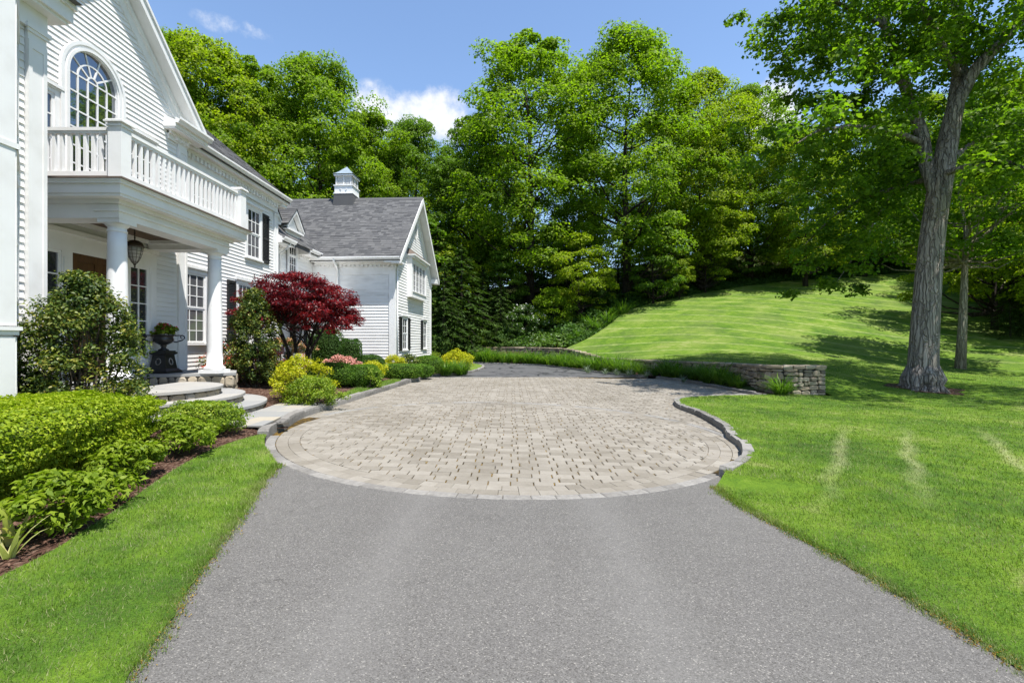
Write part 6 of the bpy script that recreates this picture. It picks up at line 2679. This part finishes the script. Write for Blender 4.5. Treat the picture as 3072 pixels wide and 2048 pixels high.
def loose_shrub(name, label, cat, x, y, z, rx, ry, h, mat, nc, per, size, crad, stem_mat, nst=9, zlo=.12, asp=.55, flat=.8, extra=None, group=None, wide=.45, fold=.3, trunk_r=.03, shell=(.35, 1.1)):
    """open shrub: leaf clumps at the ends of visible stems"""
    e = empty(name, (x, y, z), label, cat, group)
    t = rng.uniform(0, 1, nc)
    zz = h * (zlo + (1 - zlo) * t)
    w = np.sin(np.pi * np.clip(t * (1 - wide * .2) + wide * .25, 0.02, .98)) ** .55
    a = rng.uniform(0, 6.283, nc)
    r = rng.uniform(.25, 1, nc) ** .5 * w * (1 + .14 * np.sin(a * 3 + h))
    cent = np.c_[r * np.cos(a) * rx, r * np.sin(a) * ry, zz]
    rad = rng.uniform(crad * .65, crad * 1.35, nc)
    P, N = clump_leaves(cent, rad, per, flat, -.8, shell)
    P[:, 2] = np.maximum(P[:, 2], .02)
    V, F = leaf_quads(P, N, rng.uniform(size * .65, size * 1.25, len(P)), asp, fold)
    put('foliage', mesh_np('foliage', V, F, mat), e, (x, y, z))
    m = MB()
    for i in range(nst):
        c = cent[rng.integers(nc)]
        m.tube(curve((rng.normal() * .05, rng.normal() * .05, -.08), c, -.05, 5, .03), [trunk_r * (1 - .15 * k) for k in range(6)], 6, False)
    put('stem', mesh_py('stem', m.V, m.F, stem_mat, True), e, (x, y, z))
    if extra:
        emat, en, es, enm = extra
        i = rng.integers(0, nc, en)
        d = unit(rng.normal(size=(en, 3)))
        d[:, 2] = np.abs(d[:, 2]) * .8
        Q = np.repeat(cent[i] + d * (rad[i] * 1.05)[:, None], 4, axis=0) + rng.normal(size=(en * 4, 3)) * es * .4
        V, F = leaf_quads(Q, rng.normal(size=(en * 4, 3)) + np.array([.2, -.5, .5]), rng.uniform(es * .6, es, en * 4), .9, .3)
        put(enm, mesh_np(enm, V, F, emat), e, (x, y, z))
    return e


def bz(x, y):
    return float(bed_h(np.array([x]), np.array([y]))[0]) - .01


# --- left foreground hedge and perennials
shrub('hedge', 'wide lumpy glossy green hedge beside the near bay window', 'hedge', -4.50, 3.55, bz(-4.5, 3.55), .74, 2.38, .72, MAT['hedge'], 92000, .036, 3.0, .13, R(8), .6, .09, up=.5)
shrub('low_shrub', 'loose light green ferny shrub at the foot of the porch steps', 'shrub', -4.30, 6.62, bz(-4.3, 6.6), .50, .40, .46, MAT['lime'], 9000, .038, 2.2, .24, R(20), .5, .22)
for (x, y, r, h, n, lab) in ((-3.95, 5.55, .42, .42, 2600, 'leafy light green perennial where the hedge meets the ferny shrub'),
                             (-3.68, 4.55, .30, .34, 2000, 'leafy perennial at the middle of the hedge front'),
                             (-3.36, 3.78, .24, .26, 1200, 'small isolated leafy perennial in the mulch before the hedge'),
                             (-3.20, 3.28, .26, .40, 1700, 'leafy perennial beside the cream striped plant'),
                             (-3.55, 2.45, .36, .42, 1800, 'leafy perennial at the near end of the hedge')):
    loose_shrub('perennial', lab, 'plant', x, y, bz(x, y), r, r, h, MAT['peony'], 30, int(n / 26), .062, .10, MAT['peony'], 10, .2, .42, .6, trunk_r=.006)


def strap_mesh(seed, n, L, w, mat, arch=1.0, spread=.25, seg=5, upright=.6, lo=.55):
    r = np.random.default_rng(seed)
    V, F = [], []
    for i in range(n):
        a = r.uniform(0, 6.283)
        b0 = np.array([math.cos(a), math.sin(a), 0]) * r.uniform(0, spread) * L * .5
        a2 = a + r.normal() * .5
        d = np.array([math.cos(a2), math.sin(a2), 0])
        s = np.array([-d[1], d[0], 0])
        ln = L * r.uniform(lo, 1.05)
        el = r.uniform(upright, 1.45)
        p = b0.copy()
        k0 = len(V)
        for q in range(seg + 1):
            t = q / seg
            ww = w * r.uniform(.8, 1.2) * (1 - t ** 2.2) * .5 + .0006
            V.append(tuple(p - s * ww))
            V.append(tuple(p + s * ww))
            ang = el - arch * (t ** 1.5) * r.uniform(1.2, 2.1)
            p = p + (d * math.cos(ang) + np.array([0, 0, math.sin(ang)])) * ln / seg
        for q in range(seg):
            F.append((k0 + 2 * q, k0 + 2 * q + 1, k0 + 2 * q + 3, k0 + 2 * q + 2))
    V = np.array(V)
    V[:, 2] = np.maximum(V[:, 2], .005)
    return mesh_np('blades', V, np.array(F), mat)


def strap(name, label, mesh, x, y, z, s, rot, group=None, cat='plant'):
    e = empty(name, (x, y, z), label, cat, group)
    o = bpy.data.objects.new('blades', mesh)
    COL.objects.link(o)
    o.parent = e
    e.scale = (s, s, s)
    e.rotation_euler = (0, 0, rot)
    return e


CREAM = strap_mesh(5, 9, .55, .055, MAT['cream'], .5, .12, 5, .95)
strap('striped_plant', 'cream striped sword-leaved plant in mulch at the hedge end', CREAM, -3.27, 3.10, bz(-3.27, 3.1), .85, .4)
strap('striped_plant', 'short cream striped plant low in the mulch by the perennials', CREAM, -3.10, 2.92, bz(-3.1, 2.92), .6, 2.2)

# --- shrubs by the porch
loose_shrub('holly_shrub', 'large glossy dark evergreen shrub in front of the porch', 'shrub', -5.36, 5.95, bz(-5.34, 5.9) - .02, .72, .60, 2.02, MAT['holly'], 330, 95, .048, .135, MAT['stem'], 34, .06, .5, .8, wide=.9, trunk_r=.02)
loose_shrub('holly_shrub', 'upright glossy evergreen shrub beside the far porch column', 'shrub', -6.25, 11.5, bz(-6.25, 11.5), .52, .5, 2.28, MAT['holly'], 170, 95, .058, .15, MAT['stem'], 22, .08, .5, .8, wide=.8, trunk_r=.018)
# azaleas against the wing
loose_shrub('azalea', 'coral flowering azalea behind the far porch column', 'shrub', -7.35, 12.3, bz(-7.3, 12.3), .75, .55, .85, MAT['azleaf'], 60, 60, .06, .14, MAT['stem'], 10, .1, .5, .8, extra=(MAT['coral'], 420, .05, 'blossoms'))
loose_shrub('azalea', 'coral flowering azalea around the foot of the upright evergreen', 'shrub', -6.45, 12.1, bz(-6.4, 12), .95, .5, .80, MAT['azleaf'], 80, 60, .06, .14, MAT['stem'], 10, .1, .5, .8, extra=(MAT['coral'], 700, .05, 'blossoms'))
loose_shrub('azalea', 'peach flowering azalea behind the red maple stems', 'shrub', -6.9, 14.4, bz(-6.9, 14.4), .85, .6, .95, MAT['azleaf'], 70, 60, .06, .14, MAT['stem'], 10, .1, .5, .8, extra=(MAT['peach'], 800, .05, 'blossoms'))
loose_shrub('azalea', 'azalea mound full of pale pink flowers before the clipped boxwoods', 'shrub', -5.25, 14.6, bz(-5.25, 14.6), .62, .45, .62, MAT['azleaf'], 60, 50, .05, .13, MAT['stem'], 10, .1, .5, .8, extra=(MAT['pink'], 1300, .055, 'blossoms'))
# spirea and boxwood along the kerb
loose_shrub('golden_spirea', 'bright golden spirea behind the lime green mound', 'shrub', -4.50, 10.1, bz(-4.5, 10.1), .62, .55, .92, MAT['gold'], 85, 95, .042, .13, MAT['stem'], 12, .1, .5, .8)
loose_shrub('spirea', 'lime green spirea mound at the end of the flagstone walk', 'shrub', -4.12, 9.75, bz(-4.12, 9.75), .66, .42, .55, MAT['lime'], 90, 95, .040, .12, MAT['stem'], 12, .08, .5, .8)
shrub('boxwood', 'low clipped boxwood behind the golden spirea, nearest of its row', 'shrub', -4.95, 13.1, bz(-4.95, 13.1), .62, .52, .62, MAT['box'], 11000, .034, 2.8, .08, depth=.10)
shrub('boxwood', 'low clipped boxwood mound joined to the light green shrub', 'shrub', -4.35, 13.6, bz(-4.35, 13.6), .55, .52, .62, MAT['box'], 10000, .034, 2.8, .08, depth=.10)
loose_shrub('low_shrub', 'small loose pale green shrub at the end of the clipped boxwoods', 'shrub', -3.98, 13.35, bz(-3.98, 13.3), .33, .33, .52, MAT['lime'], 40, 80, .045, .11, MAT['stem'], 8, .1)
shrub('boxwood', 'long low clipped boxwood hedge along the grass verge', 'hedge', -4.05, 16.9, bz(-4.05, 16.9), .82, .55, .52, MAT['box'], 13000, .040, 3.2, .06, depth=.10)
shrub('boxwood', 'clipped boxwood at the far end of the low hedge', 'shrub', -3.65, 18.1, bz(-3.65, 18.1), .62, .5, .52, MAT['box'], 8000, .042, 3.0, .07, depth=.10)
loose_shrub('golden_spirea', 'golden spirea squeezed between the clipped boxwoods', 'shrub', -4.5, 15.2, bz(-4.5, 15.2), .55, .5, .55, MAT['gold'], 60, 80, .05, .13, MAT['stem'], 8, .1)
shrub('boxwood', 'round boxwood ball in front of the garage wall', 'shrub', -5.15, 17.2, bz(-5.15, 17.2), .50, .5, .64, MAT['boxdark'], 7000, .042, 2.2, .06, depth=.10)
loose_shrub('golden_spirea', 'golden spirea near the corner of the garage', 'shrub', -4.55, 18.2, bz(-4.55, 18.2), .52, .45, .62, MAT['gold'], 60, 80, .05, .13, MAT['stem'], 8, .1)
shrub('boxwood', 'tall square clipped boxwood beside the side entry', 'shrub', -6.15, 15.7, bz(-6.15, 15.7), .48, .48, 1.35, MAT['boxdark'], 12000, .042, 5.0, .05, depth=.08)
shrub('boxwood', 'narrower clipped boxwood next to the tall square one', 'shrub', -5.60, 16.4, bz(-5.6, 16.4), .36, .36, 1.12, MAT['boxdark'], 7500, .042, 4.0, .08, depth=.08)
loose_shrub('variegated_shrub', 'mottled purple and cream leaved shrub at the garage corner', 'shrub', -4.15, 19.1, bz(-4.15, 19.1), .6, .45, .72, MAT['holly'], 55, 50, .08, .15, MAT['stem'], 10, .1)
shrub('boxwood', 'round boxwood beside the clump of strappy daylilies', 'shrub', -3.45, 19.5, bz(-3.45, 19.5), .62, .6, .80, MAT['box'], 9000, .045, 2.4, .06, depth=.10)
loose_shrub('golden_spirea', 'wide orange-gold spirea at the bed tip by the far asphalt', 'shrub', -2.75, 23.6, bz(-2.75, 23.6), .80, .7, .90, MAT['gold'], 80, 90, .06, .17, MAT['stem'], 10, .1)
shrub('boxwood', 'low pale boxwood behind the round one at the garage gable', 'shrub', -3.75, 21.5, bz(-3.75, 21.5), .55, .5, .72, MAT['box'], 6000, .05, 2.4, .08)
loose_shrub('low_shrub', 'small light leafed shrub below the far garage window', 'shrub', -3.9, 24.4, bz(-3.9, 24), .5, .5, .75, MAT['lime'], 40, 60, .06, .14, MAT['stem'], 8, .1)

# --- red Japanese maple
def red_maple():
    x, y = -5.82, 12.7
    z = bz(x, y)
    e = empty('red_maple', (x, y, z), 'dark red Japanese maple with spreading crown in front of the house wing', 'tree')
    stems = [[(0, 0, -.1), (-.10, .02, .5), (-.22, .0, 1.0), (-.42, .05, 1.5), (-.7, .1, 2.1)],
             [(.05, .03, -.1), (.02, .05, .55), (.04, -.02, .95), (-.05, .1, 1.5), (.0, .2, 2.3)],
             [(.1, 0, -.1), (.22, 0, .45), (.45, -.05, .85), (.72, -.1, 1.3), (1.05, -.1, 1.8)],
             [(.08, .1, -.1), (.2, .15, .6), (.3, .25, 1.1), (.5, .3, 1.7), (.65, .35, 2.3)]]
    m = MB()
    for s in stems:
        m.tube(smooth(s, 3), np.linspace(.062, .022, len(smooth(s, 3))), 8)
    for k in range(44):
        s = stems[k % 4]
        a = np.array(s[3 if k % 3 else 2], float)
        th = rng.uniform(0, 6.28)
        r = rng.uniform(.5, 1.45)
        b = np.array([r * math.cos(th) * 1.05 + .05, r * math.sin(th), rng.uniform(1.75, 2.85) - .25 * r])
        m.tube(curve(a, b, .12, 5, .03), [.020, .017, .014, .011, .008, .004], 5, False)
    put('stem', mesh_py('stem', m.V, m.F, MAT['bark_dark'], True), e, (x, y, z))
    n = 330
    t = rng.uniform(0, 1, n)
    th = rng.uniform(0, 6.283, n)
    r = np.sqrt(rng.uniform(.02, 1, n))
    top = 3.0 - .95 * r ** 2.4
    bot = 1.62 - .30 * r + .16 * np.sin(th * 3)
    zz = bot + (top - bot) * t ** .6
    lob = 1 + .10 * np.sin(th * 4 + 1) + .06 * np.sin(th * 7)
    cent = np.c_[r * np.cos(th) * 1.42 * lob + .08, r * np.sin(th) * 1.3 * lob, zz]
    rad = rng.uniform(.14, .30, n)
    P, N = clump_leaves(cent, rad, 115, .38, -.7, (.2, 1.15))
    T = unit(np.c_[P[:, 0], P[:, 1], np.full(len(P), -.8)]) + rng.normal(size=P.shape) * .5
    V, F = leaf_quads(P, N, rng.uniform(.045, .095, len(P)), .42, .25, T)
    put('crown', mesh_np('crown', V, F, MAT['redleaf']), e, (x, y, z))


red_maple()

# --- geraniums in the urn
loose_shrub('geranium', 'pink geranium growing in the black porch urn', 'plant', URN[0], URN[1], URN[2] - .04, .20, .20, .24, MAT['peony'], 22, 26, .07, .07, MAT['stem'], 6, .15, .8, .6, extra=(MAT['geranium'], 26, .045, 'blossoms'), trunk_r=.006)
fl = None


def garden_flag(x, y, z, ztop, w, h, label, rot=.1):
    e = empty('garden_flag', (x, y, z), label, 'flag')
    e.rotation_euler = (0, 0, rot)
    m = MB()
    m.tube([(-w / 2 - .01, 0, -.1), (-w / 2 - .01, 0, ztop - z + .03)], .006, 6)
    m.tube([(-w / 2 - .015, 0, ztop - z), (w / 2 + .01, 0, ztop - z)], .005, 6)
    o = mesh_py('pole', m.V, m.F, MAT['bronze'])
    po = bpy.data.objects.new('pole', o)
    COL.objects.link(po)
    po.parent = e

    def wav(u, v):
        return (u, .014 * math.sin(u * 40 / (w * 4) * 2 + v * 5) + .01 * v / h, ztop - z - v)

    def patch(nm, u0, u1, v0, v1, mat, dy=0, nu=4, nv=8):
        V, F = [], []
        for j in range(nv + 1):
            for i in range(nu + 1):
                p = wav(u0 + (u1 - u0) * i / nu, v0 + (v1 - v0) * j / nv)
                V.append((p[0], p[1] + dy, p[2]))
        for j in range(nv):
            for i in range(nu):
                a = j * (nu + 1) + i
                F.append((a, a + 1, a + nu + 2, a + nu + 1))
        q = bpy.data.objects.new(nm, mesh_py(nm, V, F, mat, True))
        COL.objects.link(q)
        q.parent = e
    sw = w / 13
    for k in range(13):
        u0 = -w / 2 + k * sw
        patch('stripe', u0, u0 + sw, .0 if k > 6 else h * .46, h, MAT['flag_red'] if k % 2 == 0 else MAT['flag_white'], 0, 1, 8)
    patch('canton', -w / 2, -w / 2 + 7 * sw, 0, h * .46, MAT['flag_blue'], 0)
    V, F = [], []
    for r in range(9):
        for c in range(6 if r % 2 == 0 else 5):
            u = -w / 2 + 7 * sw * ((c + .5 + (0 if r % 2 == 0 else .5)) / 6.2)
            v = h * .46 * (r + .5) / 9
            p = wav(u, v)
            s = .0075
            b = len(V)
            pts = []
            for q in range(10):
                rr = s if q % 2 == 0 else s * .42
                a = math.pi / 2 + q * math.pi / 5
                pts.append((p[0] + rr * math.cos(a), p[1] - .004, p[2] + rr * math.sin(a)))
            V += pts
            F.append(tuple(range(b, b + 10)))
    q = bpy.data.objects.new('stars', mesh_py('stars', V, F, MAT['flag_white']))
    COL.objects.link(q)
    q.parent = e


MAT['flag_red'] = surf('red_cloth', [(.42, .02, .03), (.52, .03, .045)], 8, 3, .8, .1)
MAT['flag_white'] = surf('white_cloth', [(.70, .68, .66), (.78, .77, .76)], 8, 3, .8, .1)
MAT['flag_blue'] = surf('blue_cloth', [(.02, .025, .10), (.035, .04, .15)], 8, 3, .8, .1)
garden_flag(-4.82, 10.75, bz(-4.8, 10.7), 1.18, .27, .34, 'small stars and stripes flag hanging above the golden spirea')
garden_flag(-6.65, 13.6, bz(-6.6, 13.6), 1.32, .22, .24, 'small half hidden stars and stripes flag by the peach azalea', .5)

# ------------------------------------------------------------------ strappy grasses below the wall
STR = [strap_mesh(40 + i, 150, .95, .020, MAT['strap'], 1.0, .3, 5, .75) for i in range(4)]
STRF = [strap_mesh(50 + i, 90, 1.0, .026, MAT['strap'], 1.0, .35, 4, .75) for i in range(3)]
GREY = strap_mesh(60, 60, .5, .018, MAT['greystrap'], .9, .3, 4, .5)
kbp = [np.array(p) for p in KB]
wl_pts = np.array([p for p in WALL])
cnt = 0
for i in range(len(kbp) - 1):
    a, b = kbp[i], kbp[i + 1]
    L = np.linalg.norm(b - a)
    d = (b - a) / L
    nrm = np.array([d[1], -d[0]])                         # towards the wall
    q = 0.0
    step = .66 if a[1] < 24 else .85
    while q < L:
        p = a + d * q
        dist = np.min(np.hypot(wl_pts[:, 0] - p[0], wl_pts[:, 1] - p[1]))
        rows = max(1, int((dist - .35) / .55))
        for r in range(min(rows, 3 if p[1] > 17 else 1)):
            pp = p + nrm * (.42 + .55 * r + random.uniform(-.1, .1)) + d * random.uniform(-.2, .2)
            if np.min(np.hypot(wl_pts[:, 0] - pp[0], wl_pts[:, 1] - pp[1])) < .3:
                continue
            far = pp[1] > 24
            me = (STRF if far else STR)[cnt % 3]
            strap('daylily_clump', 'arching green daylily clump in the bed below the stone wall', me, pp[0], pp[1], D(pp[0], pp[1]) + .05, random.uniform(.85, 1.5) * (1.0 if pp[1] > 17 else .72), random.uniform(0, 6), 'daylily clumps below the stone wall')
            cnt += 1
        q += step
for xf, yf in ((1345, 857), (1385, 860), (1440, 864), (1480, 866), (1412, 862), (1565, 878)):
    x, y = gp(xf, yf - 3, .1)
    strap('grey_grass', 'small silvery grass tuft spilling over the granite kerb', GREY, x + .12, y + .1, D(x, y) + .05, random.uniform(.8, 1.1), random.uniform(0, 6), 'silvery grass tufts on the kerb')
for x, y, s, lab in ((-2.75, 19.75, .92, 'tall strappy daylily clump beside the round boxwood'), (-2.15, 20.3, .9, 'strappy daylily clump at the kerb of the bed tip'), (-2.55, 20.9, .85, 'strappy daylily clump behind its two neighbours at the bed tip')):
    strap('daylily_clump', lab, strap_mesh(int(70 + x * 10), 260, .98, .022, MAT['strap'], .95, .5, 5, .85), x, y, bz(x, y), s * 1.05, 1.0)
# grasses and shrubs on the bank
for xf, yf, Y, s in ((1330, 770, 35.0, 1.1), (1362, 748, 36.5, 1.5), (1395, 742, 37.2, 1.7), (1432, 720, 39.0, 1.9), (1345, 752, 37.5, 1.4), (1310, 778, 34.6, 1.0), (1410, 728, 38.6, 1.6), (1375, 762, 36.0, 1.0)):
    x = (xf - 1176) / FPX * Y
    strap('ornamental_grass', 'fountain of ornamental grass on the bank at the lawn edge', STRF[0], x, Y, h1(x, Y) - .05, s, random.uniform(0, 6), 'ornamental grasses on the bank')
bank = [(1270, 690, 38.5, 1.9, 2.5, MAT['maple'], 'tall leafy green shrub on the bank beside the ornamental grasses', None),
        (1205, 715, 38.0, 1.6, 1.8, MAT['rose_leaf'], 'viburnum with white flowers on the shaded bank', (MAT['white_flower'], 160, .12, 'blossoms')),
        (1145, 735, 37.6, 1.3, 1.2, MAT['boxdark'], 'dark low shrub on the bank left of the viburnum', None),
        (1095, 745, 37.0, 1.2, 1.0, MAT['maple3'], 'low green shrub above the far end of the stone wall', None),
        (1040, 760, 36.0, 1.2, 1.0, MAT['boxdark'], 'dark shrub at the end of the far drive behind the garage', None),
        (1370, 700, 40.5, 1.3, 1.6, MAT['boxdark'], 'dark bush under the maples at the lawn edge', None),
        (1000, 770, 33.0, 1.0, 1.1, MAT['rose_leaf'], 'light green shrub behind the garage corner', None)]
for xf, yf, Y, r, h, mt, lab, ex in bank:
    x = (xf - 1176) / FPX * Y
    z = h1(x, Y) - .05
    loose_shrub('bank_shrub', lab, 'shrub', x, Y, z, r, r, h * 1.25, mt, 90, 70, .15, .36, MAT['bark_dark'], 10, .05, .6, .7, extra=ex)


# ------------------------------------------------------------------ ground cover, grass, litter
def cover():
    """low leafy carpet on the bank above the far wall and along the wood edge"""
    n = 42000
    X = rng.uniform(-9, 12, n)
    Y = rng.uniform(33.5, 46, n)
    lawnm = inside(X, Y, lawn_poly)
    wy = np.interp(X, [-7, -3.05, .8, 3.45, 4.35], [36.8, 36.5, 35.4, 33.4, 31])
    ok = ~lawnm & (Y > wy + .3) & (X < 3.4 + (Y - 33) * .9)
    X, Y = X[ok], Y[ok]
    Z = H(X, Y) + rng.uniform(.02, .35, len(X)) * (1 + .8 * np.sin(X * 1.3) * np.cos(Y * 1.7))
    V, F = leaf_quads(np.c_[X, Y, Z], rng.normal(size=(len(X), 3)) * .5 + [0, -.2, 1], rng.uniform(.12, .26, len(X)), .7, .3)
    tag(put('ground_cover', mesh_np('ground_cover', V, F, MAT['rose_leaf'])), 'low leafy ground cover on the bank above the far stone wall', 'ground cover', kind='stuff')
    # wood edge right across the hill top
    n = 30000
    s = rng.uniform(0, 1, n)
    W = np.array(WOODS)
    cum = np.r_[0, np.cumsum(np.hypot(*np.diff(W, axis=0).T))]
    q = s * cum[-1]
    wx, wy = np.interp(q, cum, W[:, 0]), np.interp(q, cum, W[:, 1])
    off = np.abs(rng.normal(size=n)) * 1.6 + .1
    X, Y = wx - off * .3, wy + off
    Z = H(X, Y) + rng.uniform(.0, .9, n) * np.clip(off / 1.5, .15, 1) * (.6 + .4 * np.sin(q * 1.9))
    V, F = leaf_quads(np.c_[X, Y, Z], rng.normal(size=(n, 3)) * .6 + [0, -.3, .8], rng.uniform(.14, .32, n), .7, .3)
    tag(put('undergrowth', mesh_np('undergrowth', V, F, MAT['boxdark'])), 'dark undergrowth along the wood edge at the lawn top', 'undergrowth', kind='stuff')


cover()


def blades(name, label, poly, hf, n_try, dens0, d0, hgt, wid, ymax, mat=None, edge=None):
    """grass blades; density falls with the square of the distance from the drive's near end"""
    xs, ys = [p[0] for p in poly], [p[1] for p in poly]
    x0, x1, y0, y1 = max(min(xs), -6), min(max(xs), 22), max(min(ys), 1.2), min(max(ys), ymax)
    A = (x1 - x0) * (y1 - y0)
    out = []
    # importance: sample by distance shells
    N = n_try
    X = rng.uniform(x0, x1, N)
    Y = y0 * (y1 / y0) ** rng.uniform(0, 1, N)
    d = np.hypot(X, Y)
    pdf = 1 / ((x1 - x0) * Y * math.log(y1 / y0))
    dens = dens0 * np.minimum(1, (d0 / d) ** 2)
    w = dens / (N * pdf)
    ok = (rng.uniform(0, 1, N) < w) & (np.abs(X) < 1.9 * Y + 2.5)
    X, Y = X[ok], Y[ok]
    k = inside(X, Y, poly)
    X, Y = X[k], Y[k]
    if edge is not None:                                  # untidy fringe over the drive edge
        E_ = np.array([p for p in edge if p[1] > 1.0])
        sl_ = np.hypot(*np.diff(E_, axis=0).T)
        j = rng.choice(len(sl_), 9000, p=sl_ / sl_.sum())
        q = E_[j] + (E_[j + 1] - E_[j]) * rng.uniform(size=(9000, 1)) + rng.normal(size=(9000, 2)) * np.array([.035, .02]) * (.4 + np.abs(np.sin(j * 1.7)))[:, None]
        X, Y = np.r_[X, q[:, 0]], np.r_[Y, q[:, 1]]
    Z = hf(X, Y)
    n = len(X)
    d = np.hypot(X, Y)
    sc_ = np.maximum(1, d / d0)
    h = rng.uniform(.5, 1.15, n) * hgt * np.minimum(sc_, 1.5)
    ww = wid * rng.uniform(.7, 1.3, n) * sc_
    a = rng.uniform(0, 6.283, n)
    lean = rng.uniform(.1, .95, n)
    la = rng.normal(0, 1.3, n) + .6 * np.sin(X * 1.3 + Y) + 2.0
    u = np.c_[np.cos(a), np.sin(a), np.zeros(n)] * ww[:, None] * .5
    b = np.c_[X, Y, Z - .004]
    tip = b + np.c_[np.cos(la) * lean * h, np.sin(la) * lean * h, h * np.sqrt(np.maximum(.12, 1 - lean ** 2 * .8))]
    V = np.stack([b - u, b + u, tip], 1).reshape(-1, 3)
    F = np.arange(n * 3).reshape(n, 3)
    tag(put(name, mesh_np(name, V, F, mat or MAT['blade'])), label, 'grass', kind='stuff')
    return n


nb = blades('grass', 'mown grass of the narrow strip between mulch bed and drive', left_lawn_poly, left_h, 620000, 12500, 3.0, .026, .0034, 8, edge=DL)
nb += blades('grass', 'mown grass of the wide right lawn beside the drive', lawn_poly, lawn_h, 1600000, 12000, 3.0, .024, .0034, 24, edge=DRt)
nb += blades('grass', 'mown grass of the verge along the left kerb', verge_poly, lambda x, y: bed_h(x, y) + .03, 60000, 3000, 9, .045, .006, 20)
print('blades', nb, 'daylilies', cnt)


def chips():
    """loose bark on the near mulch bed"""
    n = 9000
    X = rng.uniform(-5.2, -2.8, n * 3)
    Y = 2.0 + 6.5 * rng.uniform(0, 1, n * 3) ** 1.6
    k = inside(X, Y, bed_poly)
    X, Y = X[k][:n], Y[k][:n]
    Z = bed_h(X, Y) + rng.uniform(.0, .016, len(X))
    V, F = leaf_quads(np.c_[X, Y, Z], rng.normal(size=(len(X), 3)) * .35 + [0, 0, 1], rng.uniform(.018, .055, len(X)), .3, .2)
    tag(put('bark_chips', mesh_np('bark_chips', V, F, MAT['chip'])), 'loose brown bark chips on the near planting bed', 'mulch', kind='stuff')
    # moss and dry grass along the asphalt edge and in the paver joints
    pts = []
    for path in (DL, DRt):
        P = np.array(path)
        for _ in range(1100):
            i = rng.integers(0, len(P) - 1)
            p = P[i] + (P[i + 1] - P[i]) * rng.uniform()
            if p[1] > 1.2:
                pts.append(p + rng.normal(size=2) * .035)
    n0 = len(pts)
    J = np.array(JOINTS)
    J = J[rng.permutation(len(J))[:2600]]
    for q in J:
        for k in range(rng.integers(1, 4)):
            pts.append((q[0] + .004 + rng.normal() * .005, q[1] + rng.uniform(-.02, .16)))
    pts = np.array(pts)
    Q = np.repeat(pts, 3, axis=0) + rng.normal(size=(len(pts) * 3, 2)) * .010
    Z = Dn(Q[:, 0], Q[:, 1]) + rng.uniform(.002, .012, len(Q))
    V, F = leaf_quads(np.c_[Q, Z], rng.normal(size=(len(Q), 3)) * .5 + [0, 0, 1], rng.uniform(.006, .018, len(Q)), .5, .3)
    tag(put('moss', mesh_np('moss', V, F, MAT['moss'])), 'brown moss and dry litter in paver joints and along drive edges', 'moss', kind='stuff')


MAT['chip'] = surf('bark_chip', [(.035, .018, .012), (.08, .042, .028), (.15, .09, .062)], 30, 3, .9, .15, island=.7)
MAT['moss'] = surf('dry_moss', [(.075, .05, .015), (.20, .12, .022), (.26, .19, .04)], 20, 3, .95, .05, island=.6)
chips()


# worn soil round the big tree
ring_ = [(13.2 + (1.05 + .25 * math.sin(a * 3 + 1) + .15 * math.sin(a * 5)) * math.cos(a), 15.15 + (.8 + .15 * math.sin(a * 4)) * math.sin(a)) for a in np.linspace(0, 2 * math.pi, 40)[:-1]]
sheet('bare_soil', ring_, lawn_h, .2, MAT['mulch'], .012)
